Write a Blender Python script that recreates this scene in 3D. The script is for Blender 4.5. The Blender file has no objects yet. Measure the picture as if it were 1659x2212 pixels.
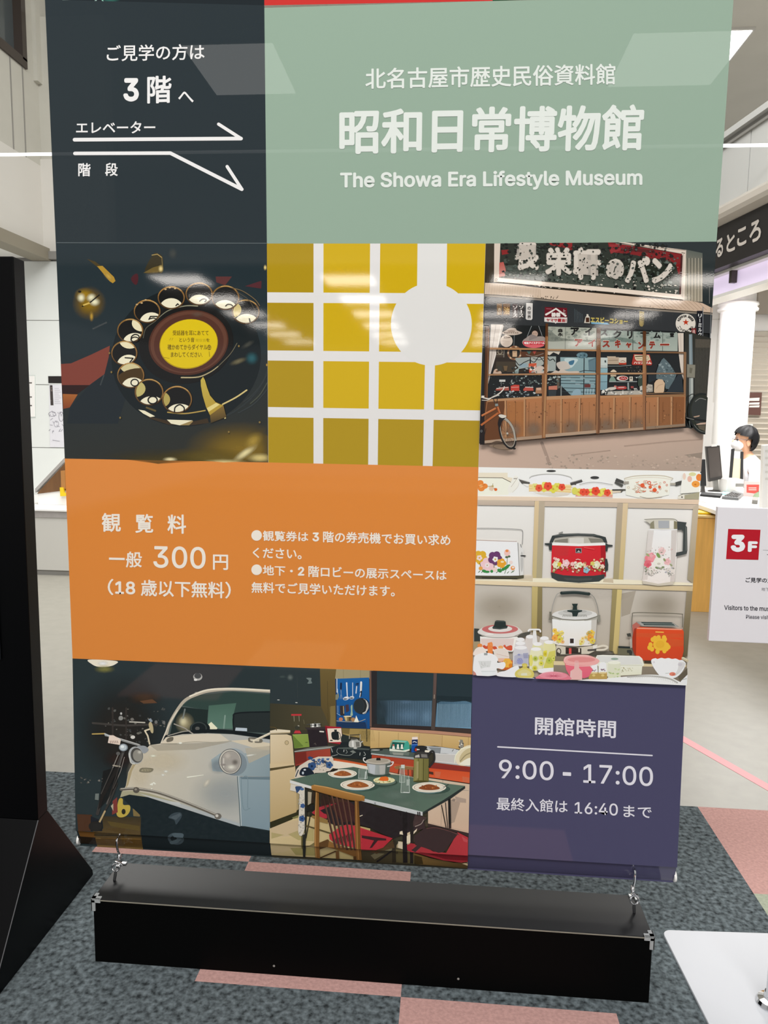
import bpy, bmesh, math, random
from math import sin, cos, pi, radians
from mathutils import Vector, Matrix

S = bpy.context.scene
COL = S.collection
random.seed(7)

# ------------------------------------------------------------------ camera
F_PX = 1630.0                      # focal length in pixels of the 1659 x 2212 frame
PITCH, YAW, ROLL = 0.1225, -0.0818, -0.0145
CAM = Vector((0.0, -1.778, 1.3575))
_cy, _sy, _cp, _sp = cos(YAW), sin(YAW), cos(PITCH), sin(PITCH)
FWD = Vector((_sy * _cp, _cy * _cp, -_sp))
_r = Vector((_cy, -_sy, 0)); _d = FWD.cross(_r)
RIGHT = cos(ROLL) * _r + sin(ROLL) * _d
DOWN = -sin(ROLL) * _r + cos(ROLL) * _d
cd = bpy.data.cameras.new('camera'); cam = bpy.data.objects.new('camera', cd); COL.objects.link(cam)
cd.sensor_fit = 'VERTICAL'; cd.sensor_height = 24.0; cd.lens = F_PX / 2212.0 * 24.0
cd.clip_start = 0.05; cd.clip_end = 100
cam.matrix_world = Matrix(((RIGHT.x, -DOWN.x, -FWD.x, CAM.x), (RIGHT.y, -DOWN.y, -FWD.y, CAM.y),
                           (RIGHT.z, -DOWN.z, -FWD.z, CAM.z), (0, 0, 0, 1)))
S.camera = cam

# ------------------------------------------------------------------ world, exposure
w = bpy.data.worlds.new('world'); S.world = w; w.use_nodes = True
bg = w.node_tree.nodes['Background']
bg.inputs[0].default_value = (1.0, 0.99, 0.98, 1); bg.inputs[1].default_value = 0.50
S.view_settings.view_transform = 'Standard'; S.view_settings.look = 'None'
S.view_settings.exposure = 0.0; S.view_settings.gamma = 1.0
try: S.view_settings.use_curve_mapping = False
except Exception: pass
S.cycles.use_denoising = True
S.cycles.transparent_max_bounces = 24

def area(name, loc, rot, sx, sy, power, color=(1, 1, 1)):
    l = bpy.data.lights.new(name, 'AREA'); l.shape = 'RECTANGLE'; l.size = sx; l.size_y = sy
    l.energy = power; l.color = color
    o = bpy.data.objects.new(name, l); COL.objects.link(o); o.location = loc; o.rotation_euler = rot
    return o
# lobby lighting: added fill for banner and hall, the lamps over the reception
area('atrium_lamp', (-0.5, -4.4, 6.4), (radians(42), 0, 0), 5.0, 1.6, 400, (1, 0.99, 0.975))  # added fill for the banner front, set high to stay out of its reflections
area('reception_lamp', (3.0, 5.5, 2.58), (0, 0, 0), 1.0, 1.0, 120, (1, 0.985, 0.97))
area('lobby_lamp', (-2.6, 3.6, 2.75), (0, 0, 0), 1.2, 1.6, 62, (1, 0.98, 0.95))
area('hall_lamp', (0.4, 3.4, 5.8), (0, 0, 0), 5.0, 3.0, 130, (1, 0.985, 0.96))  # added fill, since the hall ceiling shuts out the world light

PRINT_E, PRINT_H = 1.0, 0.025        # ink = (colour in the picture - sheen) / light

# ------------------------------------------------------------------ sight lines -> points in the room
def ray(px, py):
    return RIGHT * ((px - 829.5) / F_PX) + DOWN * ((py - 1106.0) / F_PX) + FWD
def on_y(px, py, y=0.0):           # point on the upright plane Y = y
    d = ray(px, py); return CAM + d * ((y - CAM.y) / d.y)
def on_x(px, py, x):
    d = ray(px, py); return CAM + d * ((x - CAM.x) / d.x)
def on_z(px, py, z=0.0):
    d = ray(px, py); return CAM + d * ((z - CAM.z) / d.z)

# ------------------------------------------------------------------ colour and materials
def s2l(v):
    return v / 12.92 if v <= 0.04045 else ((v + 0.055) / 1.055) ** 2.4
def rgb(h):
    h = h.lstrip('#'); return tuple(s2l(int(h[i:i + 2], 16) / 255) for i in (0, 2, 4))

def mat(name, color, rough=0.5, metal=0.0, spec=0.5, noise=0.0, nscale=40.0, bump=0.0, emit=None, estr=0.0,
        stretch=None, alpha=None, trans=0.0, coat=0.0):
    m = bpy.data.materials.new(name); m.use_nodes = True
    nt = m.node_tree; b = nt.nodes['Principled BSDF']
    c = rgb(color) if isinstance(color, str) else color
    b.inputs['Base Color'].default_value = (*c, 1)
    b.inputs['Roughness'].default_value = rough; b.inputs['Metallic'].default_value = metal
    b.inputs['Specular IOR Level'].default_value = spec
    b.inputs['Coat Weight'].default_value = coat
    if trans: b.inputs['Transmission Weight'].default_value = trans
    if noise or bump:
        tc = nt.nodes.new('ShaderNodeTexCoord'); mp = nt.nodes.new('ShaderNodeMapping')
        nt.links.new(tc.outputs['Object'], mp.inputs[0])
        if stretch: mp.inputs['Scale'].default_value = stretch
        n = nt.nodes.new('ShaderNodeTexNoise'); n.inputs['Scale'].default_value = nscale
        n.inputs['Detail'].default_value = 4
        nt.links.new(mp.outputs[0], n.inputs['Vector'])
        if noise:
            r = nt.nodes.new('ShaderNodeValToRGB')
            r.color_ramp.elements[0].position = 0.3; r.color_ramp.elements[1].position = 0.7
            r.color_ramp.elements[0].color = (*[max(0, x * (1 - noise)) for x in c], 1)
            r.color_ramp.elements[1].color = (*[min(1, x * (1 + noise)) for x in c], 1)
            nt.links.new(n.outputs['Fac'], r.inputs[0]); nt.links.new(r.outputs[0], b.inputs['Base Color'])
        if bump:
            bp = nt.nodes.new('ShaderNodeBump'); bp.inputs['Strength'].default_value = bump
            bp.inputs['Distance'].default_value = 0.003
            nt.links.new(n.outputs['Fac'], bp.inputs['Height']); nt.links.new(bp.outputs[0], b.inputs['Normal'])
    if emit:
        b.inputs['Emission Color'].default_value = (*rgb(emit), 1); b.inputs['Emission Strength'].default_value = estr
    return m

# ------------------------------------------------------------------ mesh helpers
class MB:
    """collects shapes and links them as one mesh object"""
    def __init__(s): s.v = []; s.f = []; s.m = []; s.sm = []
    def add(s, vs, fs, mi=0, smooth=False):
        o = len(s.v); s.v += [tuple(v) for v in vs]
        for f in fs: s.f.append([i + o for i in f]); s.m.append(mi); s.sm.append(smooth)
    def box(s, x0, x1, y0, y1, z0, z1, mi=0):
        s.add([(x0, y0, z0), (x1, y0, z0), (x1, y1, z0), (x0, y1, z0), (x0, y0, z1), (x1, y0, z1), (x1, y1, z1), (x0, y1, z1)],
              [(0, 3, 2, 1), (4, 5, 6, 7), (0, 1, 5, 4), (1, 2, 6, 5), (2, 3, 7, 6), (3, 0, 4, 7)], mi)
    def obox(s, c, ux, uy, uz, mi=0):     # box from a corner and three edge vectors
        c, ux, uy, uz = map(Vector, (c, ux, uy, uz))
        p = [c, c + ux, c + ux + uy, c + uy]; p += [q + uz for q in p]
        s.add(p, [(0, 3, 2, 1), (4, 5, 6, 7), (0, 1, 5, 4), (1, 2, 6, 5), (2, 3, 7, 6), (3, 0, 4, 7)], mi)
    def prism(s, poly, vec, mi=0):        # extrude a planar polygon
        vec = Vector(vec); n = len(poly); a = [Vector(p) for p in poly]; b = [p + vec for p in a]
        s.add(a + b, [tuple(range(n))[::-1], tuple(range(n, 2 * n))] + [(i, (i + 1) % n, n + (i + 1) % n, n + i) for i in range(n)], mi)
    def tube(s, pts, r, n=12, mi=0, cap=True, closed=False):
        pts = [Vector(p) for p in pts]; rs = r if isinstance(r, (list, tuple)) else [r] * len(pts)
        ring = []; prev = None; L = len(pts)
        for i, p in enumerate(pts):
            if closed: t = (pts[(i + 1) % L] - pts[i - 1]).normalized()
            else: t = (pts[min(i + 1, L - 1)] - pts[max(i - 1, 0)]).normalized()
            if prev is None:
                a = Vector((0, 0, 1)) if abs(t.z) < 0.9 else Vector((1, 0, 0)); u = t.cross(a).normalized()
            else: u = (prev - t * prev.dot(t)).normalized()
            prev = u; vv = t.cross(u)
            ring.append([p + (u * cos(2 * pi * k / n) + vv * sin(2 * pi * k / n)) * rs[i] for k in range(n)])
        vs = [q for rr in ring for q in rr]; fs = []
        for i in range(L if closed else L - 1):
            j = (i + 1) % L
            for k in range(n): fs.append((i * n + k, i * n + (k + 1) % n, j * n + (k + 1) % n, j * n + k))
        if cap and not closed: fs += [tuple(range(n))[::-1], tuple((L - 1) * n + k for k in range(n))]
        s.add(vs, fs, mi, True)
    def lathe(s, c, prof, n=24, mi=0, axis='z'):
        c = Vector(c); vs = []; fs = []
        for r, h in prof:
            for k in range(n):
                a = 2 * pi * k / n
                vs.append(c + (Vector((r * cos(a), r * sin(a), h)) if axis == 'z' else Vector((h, r * cos(a), r * sin(a))) if axis == 'x'
                               else Vector((r * cos(a), h, r * sin(a)))))
        for i in range(len(prof) - 1):
            for k in range(n): fs.append((i * n + k, i * n + (k + 1) % n, (i + 1) * n + (k + 1) % n, (i + 1) * n + k))
        fs += [tuple(range(n))[::-1], tuple((len(prof) - 1) * n + k for k in range(n))]
        s.add(vs, fs, mi, True)
    def build(s, name, mats, parent=None, bevel=0.0, seg=2):
        me = bpy.data.meshes.new(name); me.from_pydata(s.v, [], s.f)
        for m in (mats if isinstance(mats, (list, tuple)) else [mats]): me.materials.append(m)
        for p, mi, sm in zip(me.polygons, s.m, s.sm): p.material_index = mi; p.use_smooth = sm
        bm = bmesh.new(); bm.from_mesh(me); bmesh.ops.recalc_face_normals(bm, faces=bm.faces); bm.to_mesh(me); bm.free()
        me.update()
        o = bpy.data.objects.new(name, me); COL.objects.link(o)
        if parent: attach(o, parent)
        if bevel:
            b = o.modifiers.new('bevel', 'BEVEL'); b.width = bevel; b.segments = seg; b.limit_method = 'ANGLE'; b.angle_limit = radians(40)
        if any(s.sm):
            try:
                me.set_sharp_from_angle(angle=radians(42))
            except Exception: pass
        return o

def attach(o, parent):
    o.parent = parent
    o.matrix_parent_inverse = Matrix.Translation(-Vector(parent.location)) if parent.parent is None else Matrix()
def tag(o, label, cat, group=None, kind=None):
    o['label'] = label; o['category'] = cat
    if group: o['group'] = group
    if kind: o['kind'] = kind
    return o
def thing(name, label, cat, loc, group=None):
    o = bpy.data.objects.new(name, None); COL.objects.link(o); o.location = loc; o.empty_display_size = 0.1
    return tag(o, label, cat, group)
def struct(o, label=None):
    o['kind'] = 'structure'
    if label: o['label'] = label
    return o

# ------------------------------------------------------------------ printed sheets: flat coloured shapes on the banner cloth
def print_mat(name, soft=False, through=0.0, rough=0.036, bump=True, spec=0.5):
    m = bpy.data.materials.new(name); m.use_nodes = True
    nt = m.node_tree; b = nt.nodes['Principled BSDF']; out = nt.nodes['Material Output']
    at = nt.nodes.new('ShaderNodeVertexColor'); at.layer_name = 'ink'
    nt.links.new(at.outputs['Color'], b.inputs['Base Color'])
    b.inputs['Roughness'].default_value = rough; b.inputs['Specular IOR Level'].default_value = spec
    if bump:
        tc = nt.nodes.new('ShaderNodeTexCoord')
        n = nt.nodes.new('ShaderNodeTexNoise'); n.inputs['Scale'].default_value = 420; n.inputs['Detail'].default_value = 1
        nt.links.new(tc.outputs['Object'], n.inputs['Vector'])
        bp = nt.nodes.new('ShaderNodeBump'); bp.inputs['Strength'].default_value = 0.015; bp.inputs['Distance'].default_value = 0.0006
        nt.links.new(n.outputs['Fac'], bp.inputs['Height']); nt.links.new(bp.outputs[0], b.inputs['Normal'])
    if soft or through:
        tr = nt.nodes.new('ShaderNodeBsdfTransparent'); mx = nt.nodes.new('ShaderNodeMixShader')
        if soft: nt.links.new(at.outputs['Alpha'], mx.inputs[0])
        else: mx.inputs[0].default_value = 1 - through
        nt.links.new(tr.outputs[0], mx.inputs[1]); nt.links.new(b.outputs[0], mx.inputs[2])
        nt.links.new(mx.outputs[0], out.inputs['Surface'])
    return m
M_INK = print_mat('printed_ink'); M_SOFT = print_mat('printed_ink_soft', soft=True)
M_CLOTH = print_mat('banner_cloth', through=0.012)

_fc = {}
try:                                # Blender's own interface face for the Latin letters and figures
    LATIN = bpy.data.fonts.load(bpy.utils.system_resource('DATAFILES', path='fonts') + '/Inter.woff2')
except Exception:
    LATIN = None
def glyphs(s):
    """outline mesh of a string: vertices, faces, bounds"""
    k = s
    if k not in _fc:
        c = bpy.data.curves.new('t', 'FONT'); c.body = s; c.size = 1; c.resolution_u = 3
        if LATIN and all(ord(ch) < 0x2000 for ch in s): c.font = LATIN
        o = bpy.data.objects.new('t', c); COL.objects.link(o)
        dg = bpy.context.evaluated_depsgraph_get()
        m = bpy.data.meshes.new_from_object(o.evaluated_get(dg))
        vs = [(v.co.x, v.co.y) for v in m.vertices]; fs = [list(p.vertices) for p in m.polygons]
        bpy.data.objects.remove(o); bpy.data.curves.remove(c); bpy.data.meshes.remove(m)
        xs = [v[0] for v in vs]; ys = [v[1] for v in vs]
        _fc[k] = (vs, fs, (min(xs), max(xs), min(ys), max(ys)))
    return _fc[k]

def spline(pts, n=6, closed=True):
    out = []; L = len(pts)
    for i in range(L if closed else L - 1):
        g = (lambda j: pts[j % L]) if closed else (lambda j: pts[max(0, min(L - 1, j))])
        p0, p1, p2, p3 = g(i - 1), g(i), g(i + 1), g(i + 2)
        for k in range(n):
            t = k / n; t2 = t * t; t3 = t2 * t
            out.append(tuple(0.5 * (2 * p1[a] + (p2[a] - p0[a]) * t + (2 * p0[a] - 5 * p1[a] + 4 * p2[a] - p3[a]) * t2
                                    + (3 * p1[a] - p0[a] - 3 * p2[a] + p3[a]) * t3) for a in (0, 1)))
    if not closed: out.append(tuple(pts[-1]))
    return out
def ell(cx, cy, rx, ry, rot=0, n=28, a0=0, a1=360):
    r = radians(rot); full = abs(a1 - a0) >= 360
    ks = [a0 + (a1 - a0) * i / (n if full else n - 1) for i in range(n)]
    return [(cx + rx * cos(radians(a)) * cos(r) - ry * sin(radians(a)) * sin(r),
             cy + rx * cos(radians(a)) * sin(r) + ry * sin(radians(a)) * cos(r)) for a in ks]
def clip(poly, q):
    """keep the part of poly inside the convex polygon q"""
    ar = sum(q[i][0] * q[(i + 1) % len(q)][1] - q[(i + 1) % len(q)][0] * q[i][1] for i in range(len(q)))
    sg = 1 if ar > 0 else -1
    for i in range(len(q)):
        a, b = q[i], q[(i + 1) % len(q)]
        f = lambda p: sg * ((b[0] - a[0]) * (p[1] - a[1]) - (b[1] - a[1]) * (p[0] - a[0]))
        out = []
        for j in range(len(poly)):
            p, r = poly[j - 1], poly[j]; fp, fr = f(p), f(r)
            if (fp >= 0) != (fr >= 0):
                t = fp / (fp - fr); out.append((p[0] + (r[0] - p[0]) * t, p[1] + (r[1] - p[1]) * t))
            if fr >= 0: out.append(r)
        poly = out
        if len(poly) < 3: return []
    return poly

HEM_Z0, HEM_Z1 = 0.232, 0.281
def hem_y(z):                       # the sleeve of the bottom rod: tucked in under the seam and running back to the rod
    u = (z - HEM_Z0) / (HEM_Z1 - HEM_Z0)
    if u >= 1.0: return 0.0
    u = max(0.0, u)
    if u > 0.95: return 0.005 * (1 - u) / 0.05
    return 0.022 - 0.017 * (u / 0.95) ** 0.8
BANDS = [HEM_Z0 - 0.02, HEM_Z0] + [HEM_Z0 + (HEM_Z1 - HEM_Z0) * k for k in (.04, .1, .2, .33, .5, .7, .95, 1.0)] + [5.0]

class Print:
    """one printed area; shapes are given in pixels of the photograph (through a frame x0, y0, scale) and carried to the plane"""
    def __init__(s, quad=None, frame=(0, 0, 1), plane=on_y, y0=0.0, step=2e-6, hem=False, flat2=None, e=None):
        s.fr = frame; s.v = []; s.f = []; s.c = []; s.mi = []; s.k = 0
        s.y0 = y0; s.step = step; s.hem = hem
        s.flat2 = flat2 or (lambda px, py: (lambda p: (p.x, p.z))(on_y(px, py, 0.0)))
        s.place = None; s.q = None; s.rough_e = e
        if quad: s.q = [s.flat2(*p) for p in quad]
    def px(s, p): x0, y0, sc = s.fr; return (x0 + p[0] / sc, y0 + p[1] / sc)
    def w(s, p): return s.flat2(*s.px(p))
    def ink(s, col):
        c = rgb(col) if isinstance(col, str) else col
        e = PRINT_E if s.rough_e is None else s.rough_e
        return tuple(min(0.92, max(0.003, (x - PRINT_H) / e)) for x in c)
    def _emit(s, poly, colf, mi, off):
        if s.q: poly = clip(poly, s.q)
        if len(poly) < 3: return
        s.k += 1; off = s.k * s.step
        parts = [poly]
        if s.hem:
            parts = []
            zs = [p[1] for p in poly]
            for a, b in zip(BANDS[:-1], BANDS[1:]):
                if max(zs) <= a or min(zs) >= b: continue
                c = clip(poly, [(-5, a), (5, a), (5, b), (-5, b)])
                if len(c) >= 3: parts.append(c)
        for c in parts:
            o = len(s.v)
            for x, z in c:
                y = s.y0 - off + (hem_y(z) if s.hem else 0)
                s.v.append((x, y, z)); s.c.append(colf((x, z)))
            s.f.append(list(range(o, len(s.v)))); s.mi.append(mi)
    def p(s, col, pts, sm=False, to=None, g0=None, g1=None, alpha=None, mi=0):
        """filled shape; with `to` the print runs from col at point g0 to `to` at point g1"""
        s.k += 1
        if sm: pts = spline(pts)
        a = s.ink(col); b = s.ink(to) if to else a
        aa = 1.0 if alpha is None else alpha
        if to:
            p0, p1 = s.w(g0), s.w(g1); dx, dz = p1[0] - p0[0], p1[1] - p0[1]; L = dx * dx + dz * dz
            def cf(p):
                t = max(0, min(1, ((p[0] - p0[0]) * dx + (p[1] - p0[1]) * dz) / L))
                return tuple(a[i] + (b[i] - a[i]) * t for i in range(3)) + (aa,)
        else:
            cf = lambda p: a + (aa,)
        s._emit([s.w(q) for q in pts], cf, 1 if alpha is not None else mi, s.k * s.step)
    def r(s, col, x0, y0, x1, y1, **k): s.p(col, [(x0, y0), (x1, y0), (x1, y1), (x0, y1)], **k)
    def e(s, col, cx, cy, rx, ry, rot=0, n=28, **k): s.p(col, ell(cx, cy, rx, ry, rot, n), **k)
    def l(s, col, pts, wd, sm=False, cap=True, closed=False, taper=None, alpha=None):
        """stroke"""
        s.k += 1
        if sm: pts = spline(pts, 6, closed)
        if closed: pts = list(pts) + [pts[0]]
        c = s.ink(col) + ((1.0 if alpha is None else alpha),); cf = lambda p: c
        n = len(pts); h = [wd / 2 * (1 if taper is None else taper[0] + (taper[1] - taper[0]) * i / (n - 1)) for i in range(n)]
        nr = []
        for i in range(n):
            a, b = pts[max(0, i - 1)], pts[min(n - 1, i + 1)]
            if closed and i in (0, n - 1): a, b = pts[n - 2], pts[1]
            d = math.hypot(b[0] - a[0], b[1] - a[1]) or 1; nr.append((-(b[1] - a[1]) / d, (b[0] - a[0]) / d))
        mi = 1 if alpha is not None else 0
        sharp = len(pts) < 5 and not sm
        for i in range(n - 1):
            p, q = pts[i], pts[i + 1]
            if sharp:
                d = math.hypot(q[0] - p[0], q[1] - p[1]) or 1; m0 = m1 = (-(q[1] - p[1]) / d, (q[0] - p[0]) / d)
            else: m0, m1 = nr[i], nr[i + 1]
            s._emit([s.w(t) for t in ((p[0] + m0[0] * h[i], p[1] + m0[1] * h[i]), (q[0] + m1[0] * h[i + 1], q[1] + m1[1] * h[i + 1]),
                                      (q[0] - m1[0] * h[i + 1], q[1] - m1[1] * h[i + 1]), (p[0] - m0[0] * h[i], p[1] - m0[1] * h[i]))],
                    cf, mi, s.k * s.step)
        if cap and not closed:
            js = range(n) if sharp else (0, n - 1)
            for i in js: s._emit([s.w(t) for t in ell(pts[i][0], pts[i][1], h[i], h[i], 0, 12)], cf, mi, s.k * s.step)
    def ring(s, col, cx, cy, rx, ry, wd, rot=0, n=32): s.l(col, ell(cx, cy, rx, ry, rot, n), wd, closed=True)
    def glow(s, col, cx, cy, rx, ry, rot=0, a=0.9, n=24, mid=0.45):
        """soft spot: full ink in the middle, none at the rim"""
        s.k += 1
        c = s.ink(col); o0 = s.w((cx, cy)); fr = [0.0, 0.35, 0.7, 1.0]; al = [a, a * 0.75, a * 0.25, 0.0]
        rings = [[s.w(q) for q in ell(cx, cy, rx * f, ry * f, rot, n)] for f in fr[1:]]
        if s.q:
            rings = [[clip_pt(q, s.q, o0) for q in rr] for rr in rings]
        o = len(s.v); off = s.k * s.step
        put = lambda p, x: (s.v.append((p[0], s.y0 - off + (hem_y(p[1]) if s.hem else 0), p[1])), s.c.append(c + (x,)))
        put(o0, al[0])
        for rr, x in zip(rings, al[1:]):
            for q in rr: put(q, x)
        for k in range(n): s.f.append([o, o + 1 + k, o + 1 + (k + 1) % n]); s.mi.append(1)
        for j in range(2):
            for k in range(n):
                a0 = o + 1 + j * n; s.f.append([a0 + k, a0 + n + k, a0 + n + (k + 1) % n, a0 + (k + 1) % n]); s.mi.append(1)
    def t(s, col, txt, q, bold=0.0):
        """writing fitted into a box x0, y0, x1, y1 or four corners TL TR BR BL"""
        if len(q) == 4 and not isinstance(q[0], (tuple, list)): q = [(q[0], q[1]), (q[2], q[1]), (q[2], q[3]), (q[0], q[3])]
        vs, fs, (x0, x1, y0, y1) = glyphs(txt)
        x0 -= bold; x1 += bold; y0 -= bold; y1 += bold
        c = s.ink(col) + (1.0,)
        # the heavier weights are laid down as slightly shifted passes of the same outline
        for dx, dy in [(0, 0)] + ([(bold * cos(pi * a / 4), bold * sin(pi * a / 4)) for a in range(8)] if bold else []):
            s.k += 1; o = len(s.v); off = s.k * s.step
            for x, y in vs:
                u = (x + dx - x0) / ((x1 - x0) or 1); v = (y1 - y - dy) / ((y1 - y0) or 1)
                p = tuple((q[0][i] * (1 - u) + q[1][i] * u) * (1 - v) + (q[3][i] * (1 - u) + q[2][i] * u) * v for i in (0, 1))
                X, Z = s.w(p); s.v.append((X, s.y0 - off + (hem_y(Z) if s.hem else 0), Z)); s.c.append(c)
            for f in fs: s.f.append([i + o for i in f]); s.mi.append(0)
    def arc_t(s, col, txt, cx, cy, rx, ry, a0, a1, h, wd, bold=0.0, inward=False):
        n = len(txt)
        for i, ch in enumerate(txt):
            if ch == ' ': continue
            a = radians(a0 + (a1 - a0) * i / (n - 1)); c0 = (cx + rx * cos(a), cy + ry * sin(a))
            up = Vector((cos(a), sin(a))) * (-1 if inward else 1); rt = Vector((-up.y, up.x))
            f = lambda x, y: (c0[0] + rt.x * x + up.x * y, c0[1] + rt.y * x + up.y * y)
            s.t(col, ch, [f(-wd / 2, h / 2), f(wd / 2, h / 2), f(wd / 2, -h / 2), f(-wd / 2, -h / 2)], bold)
    def flower(s, col, cx, cy, r, n=5, mid=None, rot=0, pr=0.55, ry=1.0):
        for i in range(n):
            a = radians(rot + 360 * i / n); s.e(col, cx + r * 0.55 * cos(a), cy + r * 0.55 * sin(a) * ry, r * pr, r * pr * ry, n=12)
        s.e(col, cx, cy, r * 0.5, r * 0.5 * ry, n=10)
        if mid: s.e(mid, cx, cy, r * 0.3, r * 0.3 * ry, n=10)
    def scatter(s, cols, box, n, r0, r1, seed=1, poly=None):
        rn = random.Random(seed)
        for _ in range(n):
            x, y = rn.uniform(box[0], box[2]), rn.uniform(box[1], box[3]); r = rn.uniform(r0, r1); m = rn.randint(4, 7); a = rn.uniform(0, 6)
            pts = [(x + r * rn.uniform(.5, 1.5) * cos(a + 2 * pi * i / m), y + r * rn.uniform(.4, 1.1) * sin(a + 2 * pi * i / m)) for i in range(m)]
            s.p(rn.choice(cols), pts)
    def build(s, name, parent, base=None):
        me = bpy.data.meshes.new(name)
        vs = [s.place(v) for v in s.v] if s.place else s.v
        me.from_pydata(vs, [], s.f)
        me.materials.append(base or M_INK); me.materials.append(M_SOFT); me.materials.append(M_INK)
        ca = me.color_attributes.new('ink', 'FLOAT_COLOR', 'POINT')
        ca.data.foreach_set('color', [x for c in s.c for x in c])
        me.polygons.foreach_set('material_index', s.mi)
        me.update()
        o = bpy.data.objects.new(name, me); COL.objects.link(o)
        if parent: attach(o, parent)
        return o
def clip_pt(p, q, o):
    """pull a point back towards o until it lies inside q"""
    if clip_in(p, q): return p
    lo, hi = 0.0, 1.0
    if not clip_in(o, q): return o
    for _ in range(18):
        m = (lo + hi) / 2
        if clip_in((o[0] + (p[0] - o[0]) * m, o[1] + (p[1] - o[1]) * m), q): lo = m
        else: hi = m
    return (o[0] + (p[0] - o[0]) * lo, o[1] + (p[1] - o[1]) * lo)
def clip_in(p, q):
    sg = [(q[(i + 1) % len(q)][0] - q[i][0]) * (p[1] - q[i][1]) - (q[(i + 1) % len(q)][1] - q[i][1]) * (p[0] - q[i][0]) for i in range(len(q))]
    return all(x >= -1e-9 for x in sg) or all(x <= 1e-9 for x in sg)

# ------------------------------------------------------------------ materials of the room
M_CARPET = mat('carpet_dark', '#5a6265', 0.95, spec=0.1, noise=0.75, nscale=70, bump=0.6)
M_PINK = mat('carpet_pink', '#c09790', 0.95, spec=0.1, noise=0.13, nscale=110, bump=0.5)
M_GREEN = mat('carpet_green', '#a5ab98', 0.95, spec=0.1, noise=0.15, nscale=110, bump=0.5)
M_VINYL = mat('vinyl_floor', '#9b988e', 0.42, spec=0.4, noise=0.05, nscale=14, bump=0.04)
M_WALL = mat('wall_paint', '#c4c2b8', 0.7, noise=0.03, nscale=3)
M_PANEL = mat('white_wall_panel', '#dfe2de', 0.16, spec=0.5, noise=0.015, nscale=2)
M_WHITE = mat('white_paint', '#eceae6', 0.5)
M_OFF = mat('off_white', '#d9d6cf', 0.5)
M_GREY = mat('grey_trim', '#8f8d88', 0.5)
M_DKFRAME = mat('dark_frame', '#3d342e', 0.4)
M_GLASS = mat('dark_glass', '#4e5557', 0.08, spec=0.6)
M_BLACK = mat('black_coated_board', '#0b0b0c', 0.38, spec=0.35, noise=0.15, nscale=8)
M_BLACK2 = mat('black_laminate', '#030304', 0.34, spec=0.12)
M_EDGE = mat('board_edge', '#5a5a5c', 0.5)
M_CHROME = mat('chrome', '#d5d6d8', 0.12, metal=1.0)
M_CLEAR = mat('clear_plastic', '#d5d8d8', 0.08, spec=0.8, trans=0.45)
M_RUB = mat('black_rubber', '#17181a', 0.6)
M_WOOD = mat('oak_panel', '#e2ac58', 0.45, noise=0.10, nscale=6, stretch=(6, 6, 0.6))
M_WOODD = mat('brown_wood', '#6b4a2a', 0.5, noise=0.1, nscale=6, stretch=(6, 6, 0.6))
M_TAPE = mat('pink_tape', '#e89ca0', 0.5)
M_YEL = mat('yellow_plastic', '#e2c21c', 0.4)
M_BROWNSIGN = mat('dark_brown_sign', '#1a1514', 0.45)
M_SHUT = mat('shutter_slats', '#c2baad', 0.5)
M_LAMP = mat('lamp_face', '#ffffff', 0.5, emit='#fff8f0', estr=13.0)
M_SKY = mat('ceiling_light_face', '#ffffff', 0.5, emit='#fffdf8', estr=6.0)
M_TUBE = mat('light_tube', '#ffffff', 0.5, emit='#ffffff', estr=1.5)
M_COVE = mat('cove_light', '#e8dcee', 0.4, emit='#e2d2f0', estr=0.55)

# ------------------------------------------------------------------ floor: vinyl with an island of half-metre carpet tiles
TX, TY = -0.5772, -0.1455
b = MB()
X0, X1, Y0, Y1 = -5.5, 6.0, -16.0, 11.0
cx0, cx1, cy0, cy1 = TX - 0.5 * 9, TX + 0.5 * 10, TY - 0.5 * 24, TY + 0.5 * 2
for (a0, a1, c0, c1) in ((X0, X1, cy1, Y1), (X0, cx0, Y0, cy1), (cx1, X1, Y0, cy1), (cx0, cx1, Y0, cy0)):
    b.add([(a0, c0, 0), (a1, c0, 0), (a1, c1, 0), (a0, c1, 0)], [(0, 1, 2, 3)], 0)
PINKS = {(0, 0), (-1, 1), (1, -1), (3, 1), (-3, -1), (-2, -4), (2, -6), (4, -3)}; GREENS = {(3, 0), (-1, -5)}
for i in range(-9, 10):
    for j in range(-24, 2):
        x, y = TX + 0.5 * i, TY + 0.5 * j
        mi = 1 if (i, j) in PINKS else 3 if (i, j) in GREENS else 2
        b.add([(x, y, 0), (x + 0.5, y, 0), (x + 0.5, y + 0.5, 0), (x, y + 0.5, 0)], [(0, 1, 2, 3)], mi)
struct(b.build('floor', [M_VINYL, M_PINK, M_CARPET, M_GREEN]))

# ------------------------------------------------------------------ far wall and upper storey at the left
YB = 5.4
XL = on_y(97, 545, YB).x
ZS = on_y(97, 552, YB).z             # underside of the upper storey
b = MB(); zj = [0.0] + [on_y(95, y, YB).z for y in (967, 831, 692)] + [ZS - 0.05]
xj = [XL - 2.4, XL - 1.0, on_y(240, 700, YB).x, 0.1, 1.2]
for i in range(len(xj) - 1):
    for j in range(len(zj) - 1): b.box(xj[i] + 0.003, xj[i + 1] - 0.003, YB, YB + 0.05, zj[j] + 0.003, zj[j + 1] - 0.003)
b.box(xj[0], xj[-1], YB + 0.012, YB + 0.12, 0, ZS, 1)
struct(b.build('wall_back', [M_PANEL, M_GREY]))
b = MB(); zt = on_y(100, 345, YB).z; xu = on_y(230, 300, YB).x
b.box(XL, xu, YB - 0.02, YB + 0.15, ZS + 0.03, zt, 0); b.box(XL, xu, YB, YB + 0.15, zt, 5.0, 1); b.box(XL - 0.05, xu, YB - 0.05, YB + 0.15, ZS - 0.04, ZS + 0.03, 2)
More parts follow.
